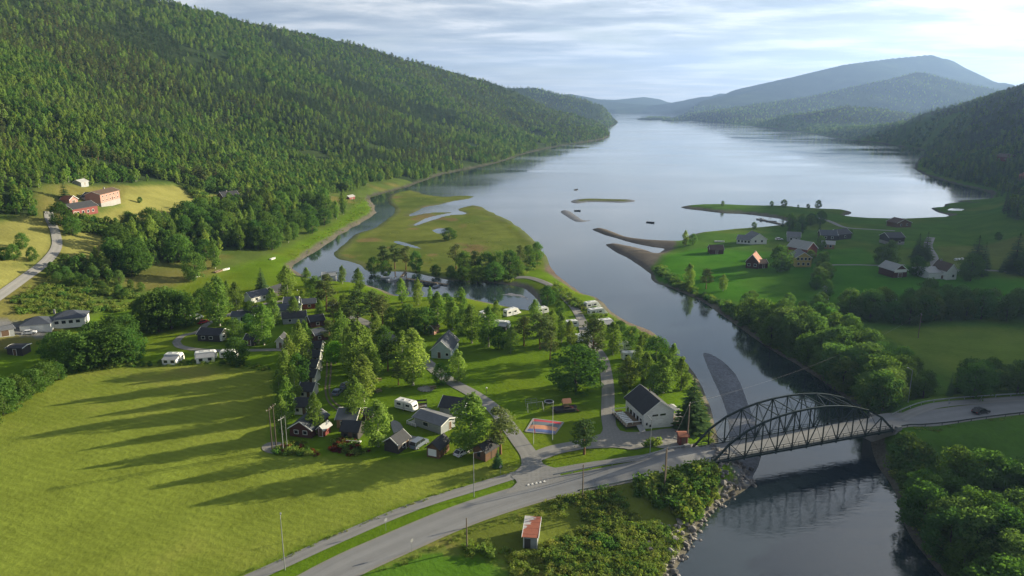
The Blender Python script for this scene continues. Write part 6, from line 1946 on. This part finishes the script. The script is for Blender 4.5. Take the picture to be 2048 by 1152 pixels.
def rounded_profile(L, z0, h, front=0.55, back=0.25):
    """side outline of a caravan body"""
    return [(-L / 2, z0), (L / 2, z0), (L / 2 + 0.02, z0 + h * 0.35), (L / 2 - front * 0.35, z0 + h * 0.78), (L / 2 - front, z0 + h * 0.97), (L / 2 - front * 1.6, z0 + h), (-L / 2 + back * 1.4, z0 + h), (-L / 2 + back * 0.4, z0 + h * 0.96), (-L / 2, z0 + h * 0.86)]

def caravan(A, B, label, L=None, awning=None, motor=False, w=2.3, flip=False, side=-1, group='white caravans', sides=(-1, 1)):
    c, d, rz = ends(A, B)
    L = L or min(max(d, 5.2), 7.4)
    if flip: rz += math.pi
    e = thing('motorhome' if motor else 'caravan', label, 'motorhome' if motor else 'caravan', tuple(c), rz, group)
    h = 2.25 if not motor else 2.45
    MB().prism(rounded_profile(L, 0.42, h), 'y', -w / 2, w / 2).build('body', 'caravan_white', e)
    MB().box(0, 0, 0.42 + h + 0.03, L * 0.5, w * 0.72, 0.08, 0.96).build('roof_panel', 'lamp_white', e)
    MB().box(-L * 0.12, 0, 0.42 + h + 0.12, 0.7, 0.6, 0.14, 0.85).build('skylight', 'caravan_grey', e)
    MB().box(L * 0.2, 0.2, 0.42 + h + 0.1, 0.5, 0.5, 0.12, 0.85).build('skylight', 'caravan_grey', e)
    for s in (-1, 1):
        y = s * (w / 2 + 0.012)
        MB().box(0, y, 0.95, L * 0.9, 0.02, 0.12).build('stripe', 'stripe', e)
        for x, ww_ in ((-L * 0.27, 1.3), (L * 0.2, 1.2)):
            MB().box(x, y, 1.75, ww_, 0.03, 0.62).build('window', 'glass', e)
        wheel(e, -0.2 if not motor else -L * 0.28, s * (w / 2 - 0.15))
        if motor: wheel(e, L * 0.33, s * (w / 2 - 0.15))
    MB().box(0.02, side * (w / 2 + 0.015), 1.35, 0.6, 0.03, 1.7).build('door', 'caravan_grey', e)
    for s in (-1, 1):
        MB().box(s * (L / 2 + 0.0), 0, 1.75, 0.06, w * 0.6, 0.5).build('window', 'glass', e)
    if motor:
        MB().prism([(L / 2 - 0.1, 0.42), (L / 2 + 1.3, 0.42), (L / 2 + 1.3, 0.95), (L / 2 + 0.75, 1.15), (L / 2 + 0.2, 1.95), (L / 2 - 0.1, 2.0)], 'y', -w * 0.43, w * 0.43).build('cab', 'caravan_white', e)
        MB().add([(L / 2 + 0.76, -0.85, 1.19), (L / 2 + 0.76, 0.85, 1.19), (L / 2 + 0.26, 0.8, 1.93), (L / 2 + 0.26, -0.8, 1.93)], [(0, 1, 2, 3)]).build('windscreen', 'glass', e)
    else:
        mb = MB()
        for s in (-1, 1):
            mb.bar((L / 2, s * 0.6, 0.45), (L / 2 + 1.2, 0, 0.45), 0.07, 0.09)
        mb.build('drawbar', 'steel_dark', e)
        MB().tube((L / 2 + 1.0, 0, 0.0), (L / 2 + 1.0, 0, 0.5), 0.07, None, 6).build('jockey_wheel', 'tyre', e)
    if awning:
        rot = Matrix.Rotation(rz, 3, 'Z')
        q = Vector(c) + rot @ Vector((0, side * (w / 2 + 1.35), 0))
        t = thing('awning_tent', 'canvas awning pitched beside the ' + ' '.join(label.split()[:7]).replace(' with grey awning', '').replace(' with tent', ''), 'awning', tuple(q), rz)
        s = side
        MB().add([(-L * 0.4, -1.25, 0), (L * 0.4, -1.25, 0), (L * 0.4, 1.25, 0), (-L * 0.4, 1.25, 0), (-L * 0.4, -1.25, 2.3 if s > 0 else 1.8), (L * 0.4, -1.25, 2.3 if s > 0 else 1.8), (L * 0.4, 1.25, 1.8 if s > 0 else 2.3), (-L * 0.4, 1.25, 1.8 if s > 0 else 2.3)],
                 [(0, 1, 5, 4), (1, 2, 6, 5), (2, 3, 7, 6), (3, 0, 4, 7)]).build('tent_wall', awning, t)
        MB().add([(-L * 0.43, -1.4, 2.33 if s > 0 else 1.78), (L * 0.43, -1.4, 2.33 if s > 0 else 1.78), (L * 0.43, 1.4, 1.78 if s > 0 else 2.33), (-L * 0.43, 1.4, 1.78 if s > 0 else 2.33)], [(0, 1, 2, 3)]).build('tent_roof', 'canvas_grey', t)
        for k in (-1, 1):
            MB().box(k * L * 0.2, s * 1.27, 1.1, 1.1, 0.03, 0.9).build('tent_window', 'glass', t)
    return e

caravan((797, 815), (829, 823), 'cream caravan standing alone on the lawn above the grey service building', 6.2)
caravan((333, 722), (366, 722), 'small caravan with grey awning by the far edge of the hay field', 5.4, 'caravan_white', side=-1)
caravan((393, 720), (432, 716), 'large white caravan with tent by the far edge of the hay field', 6.6, 'caravan_white', side=-1)
caravan((450, 716), (468, 716), 'caravan half hidden behind the round tree by the hay field', 5.4)
caravan((424, 680), (447, 682), 'white caravan parked against the black cabin', 5.4)
caravan((1170, 617), (1194, 616), 'white motorhome farthest up the riverside lane', 6.0, motor=True)
caravan((1176, 631), (1208, 630), 'second white motorhome beside the riverside lane', 6.6, motor=True)
caravan((1197, 653), (1222, 651), 'caravan with dark side in the riverside trees', 6.0, 'canvas_dark', side=-1)
caravan((1247, 719), (1278, 718), 'caravan among the trees close to the river bank', 6.4)
caravan((1232, 702), (1258, 698), 'dark sided van behind the riverside caravan', 5.6)
caravan((1153, 684), (1176, 680), 'caravan at the bend of the riverside lane', 5.4)
caravan((984, 654), (1020, 657), 'long caravan with dark awning in the upper tree belt', 6.8, 'canvas_dark', side=-1)
caravan((1008, 634), (1036, 628), 'white motorhome behind the upper tree belt', 6.2, motor=True)
caravan((1138, 655), (1148, 654), 'tiny white caravan seen between lane and trees', 5.0)
caravan((964, 637), (976, 633), 'caravan tucked behind the birches above the lawn', 5.0)
caravan((1078, 628), (1090, 626), 'small caravan at the end of the lagoon', 5.0)
caravan((1724, 605), (1740, 604), 'caravan at the pasture end of the long hedge', 5.5)
caravan((1748, 602), (1766, 602), 'white caravan behind the long hedge', 6.0)
caravan((1768, 603), (1786, 602), 'white caravan beside it behind the long hedge', 6.0)

def car(A, B, label, paint, van=False, flip=False):
    c, d, rz = ends(A, B)
    if flip: rz += math.pi
    L, w = (5.1, 1.95) if van else (4.4, 1.8)
    e = thing('van' if van else 'car', label, 'van' if van else 'car', tuple(c), rz, 'parked vehicles')
    if van:
        body = [(-L / 2, 0.35), (L / 2, 0.35), (L / 2 + 0.05, 0.8), (L / 2 - 0.15, 1.05), (L / 2 - 1.0, 1.2), (-L / 2 + 0.02, 1.2)]
        cab = [(L / 2 - 1.05, 1.18), (L / 2 - 1.75, 1.92), (-L / 2 + 0.25, 1.98), (-L / 2 + 0.03, 1.18)]
    else:
        body = [(-L / 2, 0.32), (L / 2, 0.32), (L / 2 + 0.03, 0.62), (L / 2 - 0.15, 0.82), (L / 2 - 1.15, 0.95), (-L / 2 + 0.2, 0.98), (-L / 2, 0.8)]
        cab = [(L / 2 - 1.15, 0.94), (L / 2 - 1.95, 1.42), (-L / 2 + 0.9, 1.46), (-L / 2 + 0.15, 0.97)]
    b = MB().prism(body, 'y', -w / 2, w / 2).build('body', paint, e)
    k = 0.86
    n = len(cab)
    lo = [(p[0], s * w / 2 * 0.97, p[1]) if p[1] < 1.21 and (not van or p[1] < 1.3) and p in (cab[0], cab[-1]) else (p[0], s * w / 2 * k, p[1]) for s in (-1, 1) for p in cab]
    fs = [tuple(range(n))[::-1], tuple(range(n, 2 * n))] + [(i, (i + 1) % n, n + (i + 1) % n, n + i) for i in range(n)]
    MB().add(lo, fs).build('cabin', 'glass', e)
    rx0, rx1, rz_ = cab[1][0], cab[2][0], cab[1][1]
    MB().box((rx0 + rx1) / 2, 0, rz_ + 0.05, abs(rx0 - rx1), w * k, 0.07).build('roof', paint, e)
    for s in (-1, 1):
        for p, q in ((cab[0], cab[1]), (cab[-1], cab[2])):
            MB().bar((p[0], s * w / 2 * 0.96, p[1]), (q[0], s * w / 2 * k, q[1] + 0.04), 0.08, 0.09).build('pillar', paint, e)
        mx = (cab[1][0] + cab[2][0]) / 2
        MB().bar((mx, s * w / 2 * 0.975, cab[0][1]), (mx, s * w / 2 * (k + 0.01), rz_ + 0.02), 0.06, 0.1).build('pillar', paint, e)
        for x in (-L * 0.3, L * 0.31):
            wheel(e, x, s * (w / 2 - 0.09), 0.33, 0.22)
        MB().box(L / 2 - 0.08, s * w * 0.36, 0.68, 0.18, 0.36, 0.14).build('headlight', 'lamp_clear', e)
        MB().box(-L / 2 + 0.02, s * w * 0.40, 0.75, 0.1, 0.24, 0.2).build('tail_light', 'lamp_red', e)
    return e
car((668, 794), (683, 781), 'small silver car parked on the lawn beside the birches', 'paint_silver')
car((826, 900), (850, 884), 'blue grey van parked between the two front cabins', 'paint_silver', True)
car((1945, 829), (1977, 824), 'dark car driving along the road past the bridge', 'paint_black')
car((48, 668), (70, 668), 'white car parked at the long white house', 'paint_white')
car((690, 776), (700, 772), 'blue grey car half hidden under the birches', 'paint_silver')
car((918, 912), (932, 905), 'white car behind the cabin nearest the junction', 'paint_white')
car((400, 648), (412, 645), 'red car by the lane among the upper cabins', 'paint_red')
car((388, 640), (398, 637), 'white van parked above the red car', 'paint_white', True)
car((660, 612), (672, 610), 'pale car by the lane near the lagoon', 'paint_silver')
car((1552, 480), (1564, 480), 'white car among the far houses', 'paint_white')

# ------------------------------------------------------------------ boats and jetties
def boat(A, B, label, hullm='paint_white', L=None, cabin=False, onwater=True):
    c, d, rz = ends(A, B)
    L = L or min(max(d, 3.8), 7.5)
    e = thing('boat', label, 'boat', (c[0], c[1], 0.0 if onwater else c[2]), rz, 'small boats')
    n = 9; vs = []; fs = []
    wd = L * 0.17
    for i in range(n):
        t = i / (n - 1)
        x = -L / 2 + L * t
        w_ = wd * (1 - max(0, (t - 0.45) / 0.55) ** 2.2) * (0.86 + 0.14 * min(1, t * 4)) + 0.01
        sh = 0.62 + 0.22 * t * t
        vs += [(x, -w_, sh), (x, -w_ * 0.8, 0.05), (x, 0, -0.15), (x, w_ * 0.8, 0.05), (x, w_, sh), (x, w_ * 0.86, sh - 0.02), (x, 0, 0.30), (x, -w_ * 0.86, sh - 0.02)]
    for i in range(n - 1):
        for j in range(8):
            fs.append((i * 8 + j, i * 8 + (j + 1) % 8, (i + 1) * 8 + (j + 1) % 8, (i + 1) * 8 + j))
    fs += [tuple(range(8)), tuple(range((n - 1) * 8, n * 8))[::-1]]
    link_mesh('hull', vs, fs, hullm, e)
    for x in (-L * 0.2, L * 0.12):
        MB().box(x, 0, 0.5, 0.3, wd * 1.6, 0.06).build('thwart', 'timber', e)
    if cabin:
        MB().prism([(-L * 0.1, 0.6), (L * 0.26, 0.6), (L * 0.14, 1.5), (-L * 0.1, 1.55)], 'y', -wd * 0.7, wd * 0.7).build('wheelhouse', 'paint_white', e)
        for s in (-1, 1):
            MB().box(L * 0.03, s * (wd * 0.7 + 0.01), 1.15, L * 0.18, 0.02, 0.4).build('window', 'glass', e)
    MB().box(-L / 2 - 0.12, 0, 0.55, 0.25, 0.3, 0.7, 0.8).build('outboard', 'paint_black', e)
boat((763, 556), (780, 557), 'small white boat at the left end of the lagoon jetty', L=5.0)
boat((776, 562), (796, 558), 'white cabin boat moored at the lagoon jetty', L=6.5, cabin=True)
boat((796, 557), (812, 560), 'open boat moored behind the white cabin boat', 'paint_white', L=5)
boat((846, 570), (866, 572), 'dark boat near the right end of the lagoon jetty', 'paint_black', L=5)
boat((866, 576), (880, 572), 'grey boat at the right end of the lagoon jetty', 'paint_silver', L=4.6)
boat((430, 546), (446, 541), 'tan boat pulled up on the meadow below the grove', 'timber', L=6, onwater=False)
boat((447, 541), (457, 539), 'white boat beside the tan boat on the meadow', L=4.5, onwater=False)
boat((541, 520), (551, 517), 'lone white rowing boat on the grass by the creek', L=4.5, onwater=False)
boat((388, 556), (398, 553), 'white dinghy at the edge of the grove', L=4.2, onwater=False)
boat((1432, 484), (1446, 484), 'long white boat lying on the far pasture', L=6, onwater=False)
boat((1515, 439), (1530, 441), 'boat moored at the jetty in the far bay', L=7, cabin=True)
boat((1536, 443), (1550, 444), 'second boat moored in the far bay', 'paint_silver', L=7)
boat((1149, 380), (1156, 379), 'tiny boat out on the fjord', 'paint_black', L=6)
boat((1296, 445), (1306, 446), 'small dark boat off the gravel spit', 'paint_black', L=6)
boat((1152, 422), (1158, 422), 'tiny dark boat between the gravel islets', 'paint_black', L=5)

def jetty(A, B, label, w=1.8, z=0.45):
    a, b = P(A[0], A[1], z), P(B[0], B[1], z)
    v = b - a; L = float(np.linalg.norm(v[:2]))
    e = thing('jetty', label, 'jetty', tuple(a), math.atan2(v[1], v[0]))
    n = max(2, int(L / 2.4))
    for i in range(n):
        x = L * (i + 0.5) / n
        MB().box(x, 0, 0.0, L / n - 0.08, w, 0.14).build('deck_plank', 'timber', e)
        MB().box(x, 0, -0.3, L / n * 0.6, w * 0.8, 0.45).build('float', 'caravan_grey', e)
    return e
jetty((805, 556), (895, 569), 'long grey floating jetty lying in the lagoon')
jetty((800, 556), (812, 542), 'narrow gangway from the marsh to the lagoon jetty', 1.2, 0.6)
jetty((684, 578), (706, 572), 'short wooden quay on the camp side of the lagoon', 4.0, 0.7)
jetty((1515, 437), (1560, 447), 'floating jetty in the far bay', 2.5)
jetty((1392, 473), (1410, 474), 'dark landing stage on the far pasture shore', 6.0, 0.8)

# ------------------------------------------------------------------ playground and camp furniture
mat('pillow_red', (0.50, 0.06, 0.08), 0.5, 0.08, 1); mat('pillow_grey', (0.16, 0.19, 0.21), 0.5, 0.08, 1); mat('pillow_orange', (0.72, 0.33, 0.18), 0.5, 0.08, 1); mat('pillow_blue', (0.16, 0.21, 0.42), 0.5, 0.08, 1)
mat('sand', (0.42, 0.35, 0.24), 0.95, 0.15, 2.0); mat('flag_red', (0.55, 0.03, 0.06), 0.7, 0.05); mat('rubber', (0.03, 0.03, 0.035), 0.9, 0.1)

def pillow():
    c = [G(1053, 863), G(1108, 868), G(1124, 846), G(1068, 839)]
    e = thing('jumping_pillow', 'striped red grey orange and blue jumping pillow on the lawn', 'jumping pillow', tuple(sum(c) / 4))
    o = sum(c) / 4
    cs = [np.array([(p - o)[0], (p - o)[1]]) for p in c]
    bands = ['pillow_blue', 'pillow_orange', 'pillow_grey', 'pillow_red']
    wid = [0.0, 0.2, 0.5, 0.8, 1.0]
    def pt(u, v):
        p = (cs[0] * (1 - u) + cs[1] * u) * (1 - v) + (cs[3] * (1 - u) + cs[2] * u) * v
        return (p[0], p[1], 0.1 + 0.32 * (math.sin(math.pi * u) * math.sin(math.pi * v)) ** 0.5)
    for k, m in enumerate(bands):
        vs = []; nu, nv = 14, 4
        for j in range(nv + 1):
            for i in range(nu + 1):
                vs.append(pt(i / nu, wid[k] + (wid[k + 1] - wid[k]) * j / nv))
        fs = [(j * (nu + 1) + i, j * (nu + 1) + i + 1, (j + 1) * (nu + 1) + i + 1, (j + 1) * (nu + 1) + i) for j in range(nv) for i in range(nu)]
        link_mesh('band', vs, fs, m, e, True)
    mb = MB()
    for i in range(4):
        a, b = cs[i] * 1.06, cs[(i + 1) % 4] * 1.06
        mb.bar((a[0], a[1], 0.08), (b[0], b[1], 0.08), 0.45, 0.16)
    mb.build('sand_border', 'stone_base', e)
pillow()

def flagpole(px, py, h, label, flag):
    p = G(px, py)
    e = thing('flagpole', label, 'flagpole', tuple(p))
    MB().tube((0, 0, -0.1), (0, 0, h), 0.075, 0.04, 8).build('pole', 'trim_white', e)
    MB().tube((0, 0, h), (0, 0, h + 0.14), 0.09, 0.03, 8).build('finial', 'trim_white', e)
    if flag:
        vs = []; fs = []
        for i in range(7):
            for j in range(4):
                vs.append((0.06 + 0.05 * i + 0.05 * math.sin(j * 1.5), 0.10 * math.sin(i * 1.3 + j * 0.4), h - 1.4 - 0.36 * i + 0.2 - j * 0.28))
        for i in range(6):
            for j in range(3):
                fs.append((i * 4 + j, i * 4 + j + 1, (i + 1) * 4 + j + 1, (i + 1) * 4 + j))
        link_mesh('flag', vs, fs, 'flag_red', e, True)
flagpole(1067, 888, 6.6, 'white flagpole with limp red flag in front of the jumping pillow', True)
flagpole(1105, 880, 10.0, 'taller bare flagpole at the corner of the jumping pillow', False)

def playground():
    p = G(1070, 822)
    e = thing('swing_set', 'pale steel swing frame on the playground', 'swing set', tuple(p), 0.25)
    for x in (-2.2, 2.2):
        for y in (-0.9, 0.9):
            MB().tube((x, y, 0), (x * 0.95, 0, 2.5), 0.05, None, 6).build('leg', 'galvanised', e)
    MB().tube((-2.2, 0, 2.5), (2.2, 0, 2.5), 0.05, None, 6).build('beam', 'galvanised', e)
    for x in (-0.9, 0.9):
        s = MB().box(x, 0, 0.6, 0.5, 0.22, 0.05).build('seat', 'rubber', e)
        for k in (-0.22, 0.22):
            MB().tube((x + k, 0, 0.62), (x + k, 0, 2.5), 0.012, None, 4).build('chain', 'galvanised', s)
    p = G(1062, 812)
    f = thing('climbing_frame', 'second pale frame behind the swings', 'climbing frame', tuple(p), 0.25)
    for x in (-1.6, 0, 1.6):
        MB().tube((x, 0, 0), (x, 0, 2.1), 0.05, None, 6).build('post', 'galvanised', f)
    for z in (0.8, 1.4, 2.1):
        MB().tube((-1.6, 0, z), (1.6, 0, z), 0.035, None, 6).build('bar', 'galvanised', f)
    p = G(1098, 808)
    t = thing('trampoline', 'small round trampoline with pale rim behind the flagpole', 'trampoline', tuple(p))
    MB().tube((0, 0, 0.72), (0, 0, 0.80), 1.35, None, 20).build('rim', 'caravan_grey', t)
    MB().tube((0, 0, 0.80), (0, 0, 0.82), 1.05, None, 20).build('mat', 'rubber', t)
    for k in range(6):
        a = k * math.pi / 3
        MB().tube((1.25 * math.cos(a), 1.25 * math.sin(a), 0), (1.25 * math.cos(a), 1.25 * math.sin(a), 0.74), 0.04, None, 6).build('leg', 'galvanised', t)
    p = G(1128, 822)
    h = thing('play_ship', 'dark wooden play ship with orange roof on the playground', 'play ship', tuple(p), 0.2)
    vs = [(-3.6, 0, 1.3), (-2.6, -1.1, 0), (2.6, -1.1, 0), (3.4, -0.9, 1.2), (3.4, 0.9, 1.2), (2.6, 1.1, 0), (-2.6, 1.1, 0), (-2.6, -1.3, 1.0), (2.6, -1.3, 1.0), (2.6, 1.3, 1.0), (-2.6, 1.3, 1.0)]
    link_mesh('hull', vs, [(0, 1, 7), (1, 2, 8, 7), (2, 3, 8), (2, 5, 4, 3), (3, 4, 9, 8), (4, 5, 9), (5, 6, 10, 9), (6, 0, 10), (0, 6, 1), (1, 6, 5, 2), (0, 7, 8, 9, 10)], 'canvas_dark', h)
    for x in (-0.2, 1.4):
        for y in (-0.8, 0.8):
            MB().box(x, y, 1.7, 0.12, 0.12, 1.9).build('post', 'wood_brown', h)
    MB().prism([(-1.0, 2.5), (1.0, 2.5), (0, 3.6)], 'x', -0.5, 1.8).build('roof', 'pillow_orange', h)
    MB().box(0.6, 0, 1.5, 1.6, 1.6, 0.12).build('platform', 'timber', h)
    MB().bar((1.5, -0.2, 1.5), (3.9, -0.9, 0.1), 0.7, 0.06).build('slide', 'wood_red', h)
playground()

def picnic(px, py, label, rz=0.3):
    p = G(px, py)
    e = thing('picnic_table', label, 'picnic table', tuple(p), rz)
    MB().box(0, 0, 0.74, 1.9, 0.75, 0.06).build('table_top', 'timber', e)
    for s in (-1, 1):
        MB().box(0, s * 0.72, 0.45, 1.9, 0.28, 0.05).build('bench', 'timber', e)
        MB().bar((s * 0.7, -0.75, 0), (s * 0.7, -0.2, 0.74), 0.06, 0.1).build('leg', 'timber', e)
        MB().bar((s * 0.7, 0.75, 0), (s * 0.7, 0.2, 0.74), 0.06, 0.1).build('leg', 'timber', e)
picnic(757, 762, 'sunlit wooden picnic table beside the birch row')
picnic(756, 784, 'grey picnic table in the shade of the birch row', 0.8)
picnic(866, 777, 'picnic table at the stone fire ring')
picnic(1086, 690, 'picnic table under the pines above the lawn')
picnic(842, 815, 'picnic table beside the cream caravan', 0.6)

def fire_ring():
    p = G(852, 778)
    e = thing('fire_place', 'stone edged gravel fire place on the lawn', 'fire place', tuple(p), 0.2)
    MB().tube((0, 0, -0.1), (0, 0, 0.08), 2.2, None, 18).build('gravel_bed', 'stone_base', e)
    for k in range(14):
        a = 2 * math.pi * k / 14
        o = bpy.data.objects.new('stone', STONES[k % 6]); COL.objects.link(o); o.parent = e
        o.location = (2.15 * math.cos(a), 2.15 * math.sin(a), 0.12); o.scale = (0.8, 0.6, 0.6); o.rotation_euler = (0, 0, a)
fire_ring()

def tent_deck():
    p = G(841, 812)
    e = thing('caravan_deck', 'grey wooden deck with dark frame beside the cream caravan', 'deck', tuple(p), 0.15)
    for i in range(8):
        MB().box(0, -1.2 + 0.34 * i, 0.15, 3.6, 0.31, 0.1).build('plank', 'canvas_grey', e)
    for x in (-1.7, 1.7):
        for y in (-1.2, 1.2):
            MB().box(x, y, 0.8, 0.1, 0.1, 1.5).build('post', 'canvas_dark', e)
    for y in (-1.2, 1.2):
        MB().box(0, y, 1.1, 3.4, 0.06, 0.5).build('screen', 'canvas_dark', e)
tent_deck()

for i, (px, py) in enumerate(((1911, 521), (1917, 521), (1924, 520))):
    p = G(px, py)
    e = thing('hay_bale', ['left', 'middle', 'right'][i] + ' white wrapped hay bale of the three by the farmhouse', 'hay bale', tuple(p), 0.4, 'white hay bales')
    MB().tube((-0.6, 0, 0.62), (0.6, 0, 0.62), 0.62, None, 14).build('wrapping', 'caravan_white', e)
    for s in (-1, 1):
        MB().tube((s * 0.6, 0, 0.62), (s * 0.64, 0, 0.62), 0.4, None, 12).build('end_cap', 'caravan_grey', e)
# ------------------------------------------------------------------ haze over the valley
def haze():
    mb = MB().box(0, 6000, 418.5, 22000, 15000, 863.0)
    m = bpy.data.materials.new('haze')
    m.use_nodes = True
    t = m.node_tree
    t.nodes.remove(t.nodes['Principled BSDF'])
    v = nd(t, 'ShaderNodeVolumePrincipled')
    v.inputs['Color'].default_value = (0.36, 0.56, 1.0, 1)
    v.inputs['Density'].default_value = 8.8e-5
    v.inputs['Anisotropy'].default_value = 0.35
    t.links.new(v.outputs[0], t.nodes['Material Output'].inputs['Volume'])
    o = mb.build('haze', m)
    tag(o, 'thin blue haze hanging over the fjord valley', kind='stuff')
haze()
